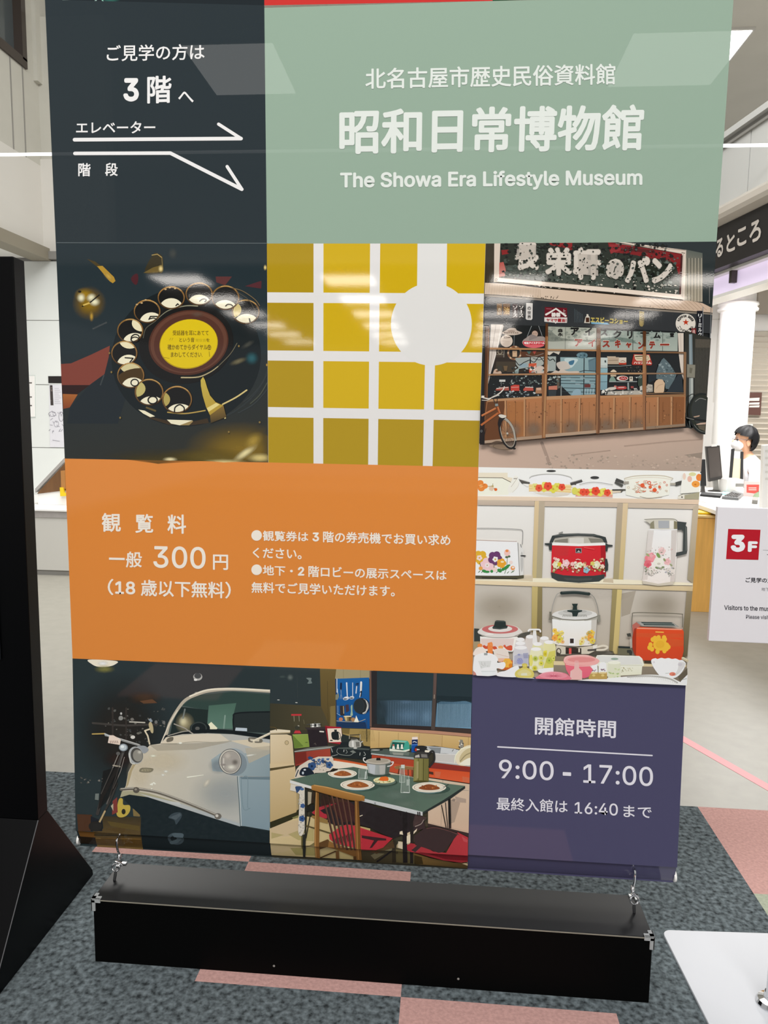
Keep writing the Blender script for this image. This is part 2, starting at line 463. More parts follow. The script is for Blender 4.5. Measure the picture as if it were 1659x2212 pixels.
struct(b.build('wall_back_upper', [M_OFF, M_WALL, M_GREY]))
# side wall of the upper storey at the left, with its window
WZ0 = on_x(50, 131, XL).z; wy1 = on_x(52, 130, XL).y
zl = on_x(50, 335, XL).z
b = MB(); b.box(XL - 0.15, XL, 1.0, YB, zl, WZ0, 0); b.box(XL - 0.15, XL, wy1, YB, WZ0, 6.0, 0); b.box(XL - 0.15, XL, 1.0, YB, ZS + 0.06, zl, 1); b.box(XL - 0.15, XL, 1.0, wy1, WZ0 + 1.1, 6.0, 0)
for px in (24, 50): y = on_x(px, 200, XL).y; b.box(XL, XL + 0.004, y - 0.008, y + 0.008, zl, WZ0, 2)
yc = on_x(68, 60, XL).y; b.box(XL, XL + 0.04, yc, yc + 0.35, WZ0 - 0.1, 6.0, 3)
struct(b.build('wall_left', [M_WALL, M_OFF, M_GREY, M_WALL]))
b = MB(); b.box(XL - 0.12, XL + 0.06, 1.0, YB, ZS - 0.05, ZS + 0.06); struct(b.build('trim_1', mat('beige_trim', '#8d8676', 0.6)))
b = MB(); b.box(XL - 0.10, XL + 0.02, 1.0, wy1 + 0.02, WZ0 - 0.06, WZ0 + 0.02); b.box(XL - 0.10, XL + 0.02, wy1 - 0.05, wy1 + 0.02, WZ0, WZ0 + 1.1); wf = b.build('window_1', M_DKFRAME); struct(wf)
b = MB(); b.box(XL - 0.08, XL - 0.06, 1.0, wy1 - 0.05, WZ0, WZ0 + 1.1); b.build('pane', M_GLASS, wf)
b = MB(); b.box(XL - 3.0, XL, 1.0, YB, ZS - 0.02, ZS); struct(b.build('ceiling_left', M_WHITE))

# ------------------------------------------------------------------ ceiling of the hall
ZC = 6.0
b = MB(); b.box(-8, 8, 2.6, 13, ZC, ZC + 0.1); struct(b.build('ceiling', mat('ceiling_paint', '#e8e4d8', 0.55, noise=0.03, nscale=1.5)))
b = MB(); b.box(-8, 8, 12.9, 13, 0, ZC); struct(b.build('wall_far', M_WALL))

# ------------------------------------------------------------------ right-hand gallery front over the reception
PL_ = on_y(1551, 490.5, 5.0)
best = min((abs(on_y(1659, 438.5, 3 + k * 0.01).z - PL_.z), 3 + k * 0.01) for k in range(200))[1]
PR_ = on_y(1659, 438.5, best)
GD = Vector((PR_.x - PL_.x, PR_.y - PL_.y, 0)).normalized(); GN = Vector((GD.y, -GD.x, 0))
if GN.x > 0: GN = -GN                                    # points into the hall
def on_g(px, py, off=0.0):
    d = ray(px, py); o = PL_ + GN * off
    return CAM + d * ((o - CAM).dot(GN) / d.dot(GN))
def gal(z0, z1, off0, off1, s0=-1.6, s1=2.2):            # a bar along the gallery front
    o = Vector((PL_.x, PL_.y, 0))
    return (o + GD * s0 + GN * off0 + Vector((0, 0, z0)), GD * (s1 - s0), GN * (off1 - off0), Vector((0, 0, z1 - z0)))
zc1 = on_g(1600, 380).z
za = on_g(1562, 300).z; zb = on_g(1562, 318).z; zs1 = PL_.z; zs0 = on_g(1547, 581).z; zw = on_g(1551, 452).z
b = MB()
for k in range(-4, 6):
    s0 = (on_g(1620, 330) - Vector((PL_.x, PL_.y, 0))).dot(GD) + k * 0.62
    b.obox(*gal(zw, zb, -0.05, 0, s0 + 0.006, s0 + 0.614), 0)
b.obox(*gal(zw, za, -0.1, -0.012), 1); b.obox(*gal(za - 0.02, za + 0.03, -0.1, 0.03), 0); b.obox(*gal(zb - 0.02, zb, -0.02, 0.02), 1)
struct(b.build('wall_right', [mat('gallery_panel', '#d2d3d0', 0.35), M_GREY]))
b = MB()
o = Vector((PL_.x, PL_.y, 0)); n = 8
prof = [(0.0, zw), (0.10 * 0.5, zw - 0.01), (0.09, zw - 0.05), (0.10, zw - 0.10), (0.08, zs1 + 0.02), (0.0, zs1)]
b.prism([o + GD * -1.6 + GN * p + Vector((0, 0, z)) for p, z in prof] + [o + GD * -1.6 + GN * -0.1 + Vector((0, 0, zs1)), o + GD * -1.6 + GN * -0.1 + Vector((0, 0, zw))], GD * 3.8)
struct(b.build('trim_2', mat('rounded_moulding', '#c9c1b6', 0.25)))
b = MB(); b.obox(*gal(zs0 - 0.02, zs1, -0.25, -0.10)); b.obox(*gal(zs0 - 0.20, zs0, -0.22, -0.16), 1); b.obox(*gal(zs0 - 0.225, zs0 - 0.20, -0.24, -0.06), 0)
struct(b.build('trim_3', [M_WHITE, M_COVE]))
b = MB(); p0 = o + GD * -1.6 + GN * -0.2; p1 = o + GD * 2.2 + GN * -0.2
b.prism([Vector((p0.x, p0.y, zs0)), Vector((p1.x, p1.y, zs0)), Vector((7.5, p1.y, zs0)), Vector((7.5, 8.2, zs0)), Vector((p0.x, 8.2, zs0))], (0, 0, 0.08))
b.v = [(x, y, z + 0.55) for x, y, z in b.v]
struct(b.build('ceiling_reception', M_WHITE))

# ------------------------------------------------------------------ reception back wall, column, shutter
YR = 7.2
b = MB(); b.box(1.4, 7.5, YR, YR + 0.1, 0, zs0 + 0.55)
zz = [on_y(1555, y, YR).z for y in (690, 658, 620)]
for z in zz: b.box(1.4, on_y(1570, 690, YR).x, YR - 0.004, YR, z - 0.006, z + 0.006, 1)
x = on_y(1553, 690, YR).x; b.box(x - 0.006, x + 0.006, YR - 0.004, YR, 1.6, zs0 + 0.55, 1)
struct(b.build('wall_reception', [M_WHITE, M_OFF]))
xc = (on_y(1556, 700, 6.4).x + on_y(1628, 700, 6.4).x) / 2; rc = (on_y(1628, 700, 6.4).x - on_y(1556, 700, 6.4).x) / 2
zr = on_y(1620, 664, 6.4).z
b = MB(); b.lathe((xc, 6.4, 0), [(rc, 0), (rc, zr - 0.05), (rc + 0.025, zr - 0.04), (rc + 0.03, zr - 0.02), (rc + 0.012, zr), (rc + 0.03, zr + 0.02), (rc + 0.025, zr + 0.04), (rc, zr + 0.05), (rc, zs0 + 0.55)], 40)
struct(b.build('wall_column', M_WHITE))
sx0 = on_y(1612, 850, YR).x; sz1 = on_y(1640, 720, YR).z
b = MB(); z = 0.0
while z < sz1 - 0.02:
    b.add([(sx0, YR - 0.02, z), (7.4, YR - 0.02, z), (7.4, YR - 0.055, z + 0.045), (sx0, YR - 0.055, z + 0.045)], [(0, 1, 2, 3)]); b.add([(sx0, YR - 0.055, z + 0.045), (7.4, YR - 0.055, z + 0.045), (7.4, YR - 0.02, z + 0.06), (sx0, YR - 0.02, z + 0.06)], [(0, 1, 2, 3)]); z += 0.06
struct(b.build('door_1', M_SHUT))
b = MB(); b.box(on_y(1632, 640, YR).x, 7.4, YR - 0.08, YR - 0.03, on_y(1640, 680, YR).z, on_y(1640, 612, YR).z); struct(b.build('trim_4', mat('beige_box', '#b8afa2', 0.6)))
# low ceiling of the entrance hall, before the banner
b = MB(); b.box(-7, 7, -16.2, -6.6, 3.02, 3.1); struct(b.build('ceiling_entrance', M_WHITE))

# ------------------------------------------------------------------ lamps
def square_lamp(name, label, x, y, z, sx, sy, face, group):
    t = thing(name, label, 'ceiling light', (x, y, z), group)
    b = MB(); b.box(x - sx / 2 - 0.03, x + sx / 2 + 0.03, y - sy / 2 - 0.03, y + sy / 2 + 0.03, z, z + 0.03); b.build('frame', M_OFF, t)
    b = MB(); b.box(x - sx / 2, x + sx / 2, y - sy / 2, y + sy / 2, z - 0.006, z); b.build('diffuser', face, t)
    return t
pr = [on_z(1625, 66, ZC - 0.03), on_z(1368, 75, ZC - 0.03), on_z(1560, 182, ZC - 0.03)]
sxr = pr[0].x - pr[1].x; syr = pr[2].y - pr[0].y
square_lamp('ceiling_light', 'large square ceiling light glowing beside the top right edge of the banner', (pr[0].x + pr[1].x) / 2, (pr[0].y + pr[2].y) / 2, ZC - 0.03, sxr, syr, M_SKY, 'square lights of the hall ceiling')
pl = [on_z(389, 93, ZC - 0.03), on_z(588, 92, ZC - 0.03)]
square_lamp('ceiling_light', 'square ceiling light showing faintly through the dark banner panel', (pl[0].x + pl[1].x) / 2, (pr[0].y + pr[2].y) / 2, ZC - 0.03, pl[1].x - pl[0].x, syr, M_SKY, 'square lights of the hall ceiling')
tl = on_y(0, 334, 4.1); tr = on_y(1700, 313, 4.1); tl.x = XL + 0.05
t = thing('tube_light', 'thin white light tube running level across the hall behind the banner', 'light', ((tl.x + tr.x) / 2, 4.1, tl.z))
b = MB(); b.tube([tl, tr], 0.0115, 10); b.build('tube', M_TUBE, t)
b = MB(); b.tube([tl + Vector((-0.05, 0, 0)), tl + Vector((0.03, 0, 0))], 0.016, 10); b.build('end_cap', M_OFF, t); b = MB(); b.tube([tr, tr + Vector((0.08, 0, 0))], 0.016, 10); b.build('end_cap', M_OFF, t)
for x in (-3.25, -1.2, 0.78, 2.8):
    for k in range(6):
        square_lamp('entrance_light', 'square flush light in the low entrance ceiling facing the banner', x, -7.4 - 1.45 * k, 2.99, 0.6, 0.6, M_LAMP, 'flush lights of the entrance ceiling')

# ------------------------------------------------------------------ the hanging banner
banner = thing('hanging_banner', 'tall fabric banner with green, orange and photo squares hanging over the black box', 'banner', (-0.176, 0, 0.236))
A = [(120.5, 526), (576.5, 526), (1049.3, 526.2), (1547.8, 522)]
B = [(139.8, 990.6), (579.4, 999), (1033.6, 1009), (1514.5, 1018.3)]
C = [(156.6, 1422.4), (583.2, 1440), (1020.3, 1457), (1481.3, 1478)]
D = [(164.3, 1837), (583.3, 1862.5), (1010.2, 1889), (1460.5, 1918)]
T = [(97, -1), (571, 11.6), (1064, 2), (1585.5, -14)]
U = [(74, -560), (566, -530), (1084, -535), (1625, -560)]

def sheet(col, quad, to=None, g0=None, g1=None, hem=False, cloth=False):
    P = Print(quad, hem=hem)
    P.p(col, quad, to=to, g0=g0, g1=g1)
    return P
def lettering(panel, items, frame, col='#f2f0ee', name='lettering'):
    """each item: (text, corners, bold) -> a piece of writing that belongs to the panel"""
    for txt, q, b in items:
        L = Print(None, frame, y0=-0.0006); L.t(col, txt, q, b); L.build(name, panel)

# top row, mostly above the picture
P = sheet('#2d3437', [U[0], U[1], T[1], T[0]])
P.fr = (0, 0, 2.765)
P.p('#40585a', [(250, -30), (330, -30), (330, 40), (262, 45)]); P.glow('#cfe0d0', 380, 0, 45, 50, a=.8); P.glow('#3f6f66', 660, 0, 70, 60, a=.9)
P.l('#8fc0b0', [(610, 0), (640, 35), (720, 42)], 7); P.l('#bcd8c8', [(345, 10), (370, 40), (410, 48)], 6); P.l('#6d8c86', [(815, 28), (840, 30)], 8)
P.l('#6d8c86', [(875, 22), (895, 36)], 8); P.l('#9fb8b0', [(575, 0), (565, 10)], 8)
P.build('glassware_photo', banner)
P = sheet('#cf3f3c', [U[1], U[2], T[2], T[1]]); P.build('red_panel', banner)
P = sheet('#2e4a34', [U[2], U[3], T[3], T[2]]); P.build('green_photo', banner)

# direction panel
P = sheet('#343c40', [T[0], T[1], A[1], A[0]]); pn = P.build('direction_panel', banner, base=M_CLOTH)
Z1 = (0, 0, 2.765)
lettering(pn, [
    ('ご見学の方は', [(638, 270), (1222, 262), (1222, 357), (638, 368)], .012),
    ('3', (737, 467, 830, 607), .03), ('階', [(880, 455), (1025, 452), (1025, 615), (880, 620)], .02),
    ('へ', (1065, 548, 1157, 612), .012),
    ('エレベーター', [(455, 728), (928, 724), (928, 797), (455, 798)], .016),
    ('階', (468, 975, 542, 1054), .02), ('段', (628, 973, 704, 1052), .02)], Z1)
L = Print(None, Z1, y0=-0.0006)
L.l('#f2f0ee', [(446, 835), (1440, 828)], 22); L.l('#f2f0ee', [(1440, 828), (1306, 742)], 19); L.build('elevator_arrow', pn)
L = Print(None, Z1, y0=-0.0006)
L.l('#f2f0ee', [(448, 917), (1018, 915), (1445, 1131)], 21); L.l('#f2f0ee', [(1445, 1131), (1357, 995)], 19); L.build('stairs_arrow', pn)
L = Print(None, Z1, y0=-0.0004); L.l('#697274', [(340, 1450), (1594, 1453)], 4); L.build('fold_line', pn)

# title panel
P = sheet('#9ab09e', [T[1], T[2], T[3], A[3], A[2], A[1]]); P.q = None; pn = P.build('title_panel', banner, base=M_CLOTH)
lettering(pn, [
    ('北名古屋市歴史民俗資料館', [(789.4, 147.5), (1329.2, 137.3), (1329.2, 183), (789.4, 193)], .016),
    ('昭和日常博物館', [(733, 235), (1392.5, 225), (1387.5, 325), (733, 333.5)], .026),
    ('The Showa Era Lifestyle Museum', [(734.7, 372), (1387.5, 366), (1387.5, 408), (734.7, 414)], .024)], (0, 0, 1), '#e6ebe4')

# admission panel
PRINT_E, PRINT_H = 0.93, 0.008
P = sheet('#dc8840', [B[0], B[1], B[2], C[2], C[1], C[0]]); pn = P.build('admission_panel', banner)
Z4 = (140, 1000, 3.607); Z5 = (520, 1000, 3.130); IV = '#f8e6d9'
lettering(pn, [
    ('観', (288, 390, 438, 538), .02), ('覧', (550, 398, 690, 545), .02), ('料', (800, 402, 946, 552), .02),
    ('般', (477, 690, 602, 815), .016), ('300', [(690, 645), (1098, 655), (1098, 827), (690, 817)], .012),
    ('円', [(1155, 713), (1273, 715), (1273, 835), (1155, 832)], .016),
    ('（', (335, 903, 380, 1030), .016), ('18', [(393, 920), (550, 924), (550, 1026), (393, 1020)], .022),
    ('歳以下無料', [(593, 908), (1243, 928), (1243, 1056), (593, 1037)], .018), ('）', (1250, 925, 1294, 1056), .016)], Z4, IV)
L = Print(None, Z4, y0=-0.0006); L.p(IV, [(345, 737), (468, 740), (468, 757), (345, 754)]); L.build('lettering', pn)
lettering(pn, [
    ('観覧券は', [(150, 457), (457, 465), (457, 533), (150, 527)], .02), ('3', (485, 470, 530, 531), .03),
    ('階の券売機でお買い求め', [(557, 461), (1418, 485), (1418, 560), (557, 537)], .02),
    ('ください。', [(82, 572), (412, 580), (412, 652), (82, 642)], .02),
    ('地下・', [(150, 690), (353, 697), (353, 765), (150, 760)], .02), ('2', (387, 702, 430, 762), .03),
    ('階ロビーの展示スペースは', [(458, 695), (1392, 727), (1392, 795), (458, 771)], .02),
    ('無料でご見学いただけます。', [(73, 803), (1042, 828), (1042, 905), (73, 878)], .02)], Z5, IV)
for cy in (490, 722):
    L = Print(None, Z5, y0=-0.0006); L.e(IV, 108, cy, 36, 36); L.build('bullet_dot', pn)

# opening hours panel
P = sheet('#4f4d69', [C[2], C[3], D[3], D[2]], hem=True); pn = P.build('opening_hours_panel', banner)
Z6 = (1000, 1460, 3.318); LV = '#e4e2ea'
lettering(pn, [
    ('開館時間', [(517, 290), (1098, 318), (1095, 447), (515, 420)], .016),
    ('9:00', [(258, 597), (650, 612), (650, 750), (258, 733)], .008), ('-', [(715, 688), (775, 691), (775, 717), (715, 714)], .01),
    ('17:00', [(862, 630), (1362, 652), (1362, 792), (862, 766)], .008),
    ('最終入館は', [(242, 868), (750, 890), (750, 983), (242, 962)], .01), ('16:40', [(800, 902), (1110, 915), (1110, 1002), (800, 985)], .008),
    ('まで', [(1150, 926), (1352, 936), (1352, 1020), (1150, 1010)], .01)], Z6, LV)
L = Print(None, Z6, y0=-0.0006); L.l(LV, [(250, 508), (1355, 570)], 10); L.build('rule_line', pn)

# yellow lattice panel
PRINT_E, PRINT_H = 1.0, 0.02
P = Print([A[1], A[2], B[2], B[1]], (570, 510, 3.386))
P.p('#e9e6e3', [(0, 0), (1700, 0), (1700, 1720), (0, 1720)])
def ln(p, q): return lambda s: (p[0] + (q[0] - p[0]) * (s - p[1]) / (q[1] - p[1]))
VX = [(ln((22, 55), (33, 1655)), ln((363, 55), (363, 1665))), (ln((436, 55), (434, 1665)), ln((777, 55), (763, 1670))),
      (ln((851, 55), (833, 1670)), ln((1196, 55), (1163, 1680))), (ln((1272, 55), (1234, 1680)), ln((1622, 55), (1569, 1690)))]
def hz(p, q): return lambda x: p[1] + (q[1] - p[1]) * (x - p[0]) / (q[0] - p[0])
HY = [(hz((22, 40), (1620, 40)), hz((22, 411), (1610, 420))), (hz((25, 487), (1607, 496)), hz((28, 836), (1600, 852))),
      (hz((28, 910), (1597, 927)), hz((32, 1250), (1585, 1275))), (hz((33, 1324), (1582, 1350)), hz((33, 1680), (1569, 1715)))]
def ix(v, h):
    y = h(v(800))
    for _ in range(4): y = h(v(y))
    return (v(y), y)
for i, (va, vb) in enumerate(VX):
    for j, (ha, hb) in enumerate(HY):
        P.p('#b5962c' if i == 0 or j == 3 else '#d6b228', [ix(va, ha), ix(vb, ha), ix(vb, hb), ix(va, hb)])
P.p('#e7e5e1', [(1124, 40), (1340, 40), (1335, 400), (1120, 400)]); P.e('#e7e5e1', 1225, 645, 296, 302, n=64)
P.build('lattice_panel', banner)

# ------------------------------------------------------------------ photo: rotary telephone dial
P = Print([A[0], A[1], B[1], B[0]], (110, 510, 3.456))
P.p('#333c40', [(0, 0), (1700, 0), (1700, 900), (0, 900)]); P.p('#333b3f', [(0, 880), (1700, 880), (1700, 1750), (0, 1750)], to='#3a3a34', g0=(700, 1000), g1=(900, 1700))
P.glow('#9a7d34', 1420, 1590, 430, 210, a=.75); P.glow('#7c6a34', 1150, 1660, 380, 90, a=.8); P.glow('#5c5130', 800, 1700, 520, 120, a=.7)
P.glow('#f5e6ac', 1450, 1620, 120, 34, rot=-35, a=.95); P.glow('#e9d38a', 1560, 1655, 110, 40, a=.9); P.glow('#f2e3b0', 890, 1668, 60, 22, a=1); P.glow('#f0dc98', 1290, 1690, 200, 30, a=.8)
P.glow('#c8a850', 1510, 1530, 90, 60, rot=-40, a=.7)
P.p('#6d5a30', [(270, 170), (330, 190), (400, 240), (370, 250)], alpha=.5); P.p('#b8923e', [(345, 225), (385, 222), (470, 305), (482, 335), (462, 352), (440, 338)]); P.glow('#d8b45c', 430, 300, 60, 26, rot=45, a=.8)
P.p('#4b4433', [(700, 270), (760, 140), (800, 130), (835, 160), (836, 262), (800, 280)], sm=True, alpha=.75); P.l('#a8905a', [(755, 142), (795, 135), (828, 160)], 7); P.l('#8a7a50', [(828, 160), (834, 250)], 4)
P.p('#7d6a3c', [(690, 275), (760, 235), (828, 215), (836, 260), (790, 272)], alpha=.8); P.glow('#f0d894', 820, 244, 22, 32, a=1); P.glow('#6a6a62', 910, 130, 40, 50, a=.35)
P.glow('#9c7a22', 285, 500, 130, 130, a=.9); P.glow('#b8922e', 250, 440, 80, 60, a=.8); P.glow('#fff3cc', 226, 460, 36, 40, a=1); P.glow('#fff3cc', 300, 458, 42, 34, rot=-25, a=1); P.glow('#fff3cc', 326, 492, 46, 36, a=1)
P.l('#2c2c26', [(235, 525), (300, 490), (360, 440)], 9); P.l('#d8b860', [(245, 515), (285, 500)], 12); P.glow('#c8a24c', 303, 600, 18, 42, a=.9); P.e('#2b2a24', 215, 415, 12, 8)
P.p('#5d3439', [(598, 318), (625, 285), (648, 285), (652, 325), (640, 362), (618, 355)], sm=True, alpha=.8)
P.p('#64403f', [(1230, 302), (1352, 302), (1300, 368), (1235, 345)]); P.p('#5c383c', [(1448, 374), (1572, 333), (1570, 392)])
P.p('#85493f', [(72, 955), (150, 950), (300, 885), (440, 818), (432, 900), (400, 1030), (300, 1115), (80, 1118)])
P.p('#3a2c2b', [(82, 1112), (290, 1112), (190, 1185), (85, 1185)]); P.p('#ad6a3c', [(88, 1178), (200, 1182), (140, 1280), (92, 1290)], to='#8a4a34', g0=(140, 1190), g1=(120, 1280))
P.p('#30363a', [(440, 820), (437, 900), (400, 1030), (290, 1110), (140, 1280), (120, 1400), (500, 1400), (650, 900)]); P.l('#565b5c', [(315, 692), (365, 668), (415, 645)], 12, alpha=.7); P.l('#4d5355', [(370, 1110), (395, 1040)], 10, alpha=.8)
# dial rim
P.e('#2a2f31', 1010, 900, 560, 520, rot=-12, n=48); P.l('#43494a', ell(1030, 930, 600, 480, -8, 30, 10, 80), 12, sm=True, alpha=.7); P.l('#4a4f50', ell(1090, 940, 560, 420, -12, 24, 0, 60), 8, alpha=.6)
P.p('#4c4034', [(660, 1292), (760, 1352), (880, 1380), (1060, 1385), (1170, 1360), (1180, 1395), (1050, 1412), (880, 1408), (740, 1362)], alpha=.85)
P.p('#f2eaca', [(653, 1295), (700, 1303), (778, 1345), (742, 1352), (690, 1325)]); P.p('#f2eaca', [(866, 1370), (1058, 1376), (1030, 1408), (965, 1413), (898, 1400)]); P.p('#a08a5c', [(960, 1413), (1058, 1376), (1062, 1384), (1032, 1412)])
P.l('#b89c58', [(872, 1315), (1000, 1325), (1152, 1302)], 9, sm=True); P.l('#d9c484', [(1282, 1256), (1380, 1205), (1462, 1150)], 11, sm=True); P.l('#6a5c3c', [(715, 1280), (780, 1304)], 14)
P.l('#55594f', [(1490, 1250), (1560, 1185), (1615, 1095)], 7, sm=True); P.l('#454b4c', [(1400, 1320), (1520, 1250), (1620, 1140)], 8, sm=True, alpha=.8)
P.glow('#3f7078', 1500, 912, 55, 55, a=.8); P.glow('#8a8264', 1400, 935, 75, 24, rot=-20, a=.7); P.glow('#6a6a60', 1470, 810, 60, 22, rot=-30, a=.5); P.glow('#f0d890', 1600, 235, 14, 24, a=1); P.glow('#c8a050', 1612, 962, 8, 14, a=1)
P.e('#1f2324', 1010, 800, 355, 300, rot=-12, n=44)
P.l('#8d8a74', [(775, 640), (870, 560), (1000, 522), (1095, 522)], 9, sm=True, taper=(.4, 1.2)); P.l('#5d5c50', [(690, 760), (710, 690), (775, 640)], 6, sm=True); P.l('#b4a680', [(975, 1056), (1100, 1052), (1190, 1015), (1250, 972)], 11, sm=True, taper=(1, .6)); P.l('#77705c', [(1250, 972), (1340, 880), (1390, 800)], 5, sm=True)
P.e('#553830', 1028, 795, 300, 242, rot=-11, n=48); P.e('#69483c', 1030, 792, 288, 230, rot=-11, n=48); P.e('#5a3c34', 1030, 800, 262, 214, rot=-11, n=44)
P.glow('#7a6458', 1095, 585, 60, 26, a=.6); P.e('#b69a2a', 1029, 806, 220, 184, rot=-13, n=44); P.e('#e3c62a', 1030, 803, 215, 179, rot=-13, n=44)
BR_ = '#6e5a16'
P.t(BR_, '受話器を耳にあてて', (910, 704, 1178, 742), .014); P.t(BR_, 'という音', (960, 758, 1072, 792), .018); P.t('#b49d2a', '発信音', (1080, 766, 1158, 790)); P.t(BR_, 'を', (1160, 764, 1186, 790), .014)
P.t(BR_, '確かめてからダイヤルを', (872, 808, 1196, 850), .016); P.t(BR_, 'まわしてください.', (896, 866, 1132, 904), .016); P.t('#b49d2a', '〃', (885, 760, 915, 780))
P.ring(BR_, 1182, 832, 14, 17, 3); P.l(BR_, [(1182, 862), (1186, 900)], 3); P.l('#9c861e', [(840, 905), (885, 912)], 3)
holes = [(1455, 565, 100, 86, '1'), (1305, 460, 100, 86, '2'), (1108, 432, 98, 80, '3'), (900, 460, 98, 80, '4'), (720, 562, 96, 82, '5'),
         (594, 706, 94, 84, '6'), (550, 874, 94, 86, '7'), (598, 1040, 98, 90, '8'), (735, 1165, 104, 94, '9'), (944, 1220, 108, 96, '0')]
for i, (cx, cy, rx, ry, dg) in enumerate(holes):
    P.e('#5e4630', cx, cy, rx + 5, ry + 6, n=32); P.e('#8a6840' if i else '#7c6244', cx, cy - 4, rx + 2, ry, n=32); P.e('#22211e', cx - 1, cy + 2, rx - 5, ry - 4, n=32)
    h = ell(cx, cy, rx - 7, ry - 3, 0, 36)
    low = [(rx * .06, 62), (-rx * .05, 60), (0, 66), (0, 68), (30, 66), (30, 58), (30, 66), (20, 66), (20, 56), (20, 56)][i]
    if i in (6, 7, 8, 9, 5, 0):
        ox, oy, c2 = {6: (40, -95, '#efe4bd'), 7: (-5, -78, '#d8cc9c'), 8: (-105, -25, '#c6b876'), 9: (-130, 0, '#b7a560'), 5: (90, -55, '#efe4bd'), 0: (-110, -15, '#d0bd7c')}[i]
        P.p(c2, clip(h, ell(cx + ox, cy + oy, 78, 62, 0, 24)))
    if i in (7,): P.p('#50402c', clip(h, ell(cx + 10, cy + 5, 120, 52, -15, 24)))
    P.p('#f4ecce', clip(h, ell(cx + low[0], cy + ry + 6, rx * .92, low[1] + 14, -8 if i in (4, 5, 6) else 0, 28)))
    P.l('#b9894c' if i in (2, 3, 4, 7, 9) else '#93703f', ell(cx, cy, rx + 1, ry + 2, 0, 14, 190, 285), 8, taper=(.3, 1.1)); P.l('#caa468', ell(cx, cy, rx, ry + 1, 0, 10, 250, 320), 5)
P.l('#1c1a16', [(1483, 618), (1488, 640)], 9); P.l('#3a342a', [(1306, 522), (1322, 510), (1345, 512), (1358, 522)], 8, sm=True); P.l('#2a261e', [(1112, 486), (1130, 472), (1152, 470), (1162, 480), (1150, 490)], 7, sm=True)
P.l('#2a261e', [(935, 520), (948, 506), (955, 512)], 8); P.l('#2a261e', [(734, 622), (745, 600), (795, 600)], 8); P.l('#2a261e', [(738, 618), (770, 612), (790, 622)], 7, sm=True)
P.l('#2a261e', [(600, 778), (605, 750), (630, 734), (656, 742), (660, 756)], 8, sm=True); P.ring('#2a261e', 630, 772, 28, 18, 7); P.l('#2a261e', [(556, 908), (616, 912), (592, 942)], 8)
P.ring('#2a261e', 628, 1094, 28, 25, 8); P.ring('#1f1c16', 762, 1224, 34, 28, 10); P.l('#1f1c16', [(925, 1312), (930, 1278), (965, 1258), (996, 1280), (996, 1306)], 9, sm=True)
for q in ((858, 398), (890, 386), (930, 392), (710, 478), (680, 500), (645, 512)): P.e('#c8a878', q[0], q[1], 9, 6)
P.l('#7a6a50', [(1340, 385), (1430, 410), (1520, 470), (1560, 520)], 6, sm=True); P.l('#5d584c', [(1395, 420), (1480, 480), (1540, 580)], 4, sm=True)
# finger stop
P.p('#c9b356', [(1120, 1075), (1138, 1050), (1152, 1075), (1168, 1130), (1190, 1190), (1232, 1240), (1290, 1265), (1245, 1300), (1190, 1338), (1160, 1275), (1135, 1190), (1122, 1120)], to='#b89a44', g0=(1140, 1060), g1=(1220, 1300))
P.p('#e8d68c', [(1165, 1285), (1235, 1245), (1262, 1258), (1180, 1312)]); P.p('#8a7040', [(1190, 1336), (1290, 1264), (1312, 1350), (1196, 1396)], to='#4c4232', g0=(1240, 1290), g1=(1260, 1385)); P.l('#d8c68a', [(1300, 1360), (1306, 1358)], 8)
for q in ((440, 874), (1405, 822), (455, 1016), (1330, 1462), (1560, 1390), (520, 1356)): P.e('#8a7448', q[0], q[1], 7, 8)
P.build('telephone_photo', banner)

# ------------------------------------------------------------------ photo: old sweet shop front
P = Print([A[2], A[3], B[3], B[2]], (1030, 510, 3.130))
SH = (1030, 510, 3.130); S1 = (1030, 510, 6.144); S2 = (1290, 510, 6.144); S3 = (1030, 690, 6.144); S4 = (1290, 690, 6.144); S5 = (1030, 840, 6.144); S6 = (1290, 840, 6.144)
P.p('#303334', [(0, 0), (1700, 0), (1700, 1700), (0, 1700)])
# ground
P.p('#cfb3a1', [(0, 1405), (250, 1385), (800, 1345), (1100, 1318), (1400, 1298), (1600, 1290), (1600, 1650), (0, 1650)], to='#b3a091', g0=(800, 1380), g1=(850, 1590))
P.l('#b9a394', [(440, 1400), (470, 1480), (490, 1540)], 22, sm=True, alpha=.5); P.l('#bda695', [(640, 1480), (900, 1450)], 8, alpha=.6); P.l('#c2aa99', [(1000, 1420), (1300, 1390), (1520, 1375)], 10, alpha=.6)
P.p('#a99a8b', [(1400, 1480), (1525, 1462), (1520, 1505)], alpha=.6); P.scatter(['#a59687', '#c2ac9b', '#ab9a8b', '#cdb7a6'], (450, 1480, 1500, 1570), 110, 4, 11, 5)
P.fr = S1
P.p('#3d382f', [(100, 95), (235, 95), (222, 615), (100, 615)])
for i in range(6): P.l('#544c3f', [(135 + i * 17, 100), (124 + i * 17, 612)], 5)
P.fr = SH
P.p('#343a3b', [(900, 40), (1640, 30), (1600, 480), (1400, 440)]); P.p('#b2a793', [(1405, 90), (1525, 115), (1525, 445), (1405, 440)], to='#5d625b', g0=(1465, 430), g1=(1465, 120))
for i in range(11): P.l('#6f695d' if i % 2 else '#cabda8', [(1413 + i * 10.6, 150), (1413 + i * 10.6, 440)], 3.6, alpha=.75)
P.l('#7e7d78', [(1572, 340), (1572, 455)], 4)
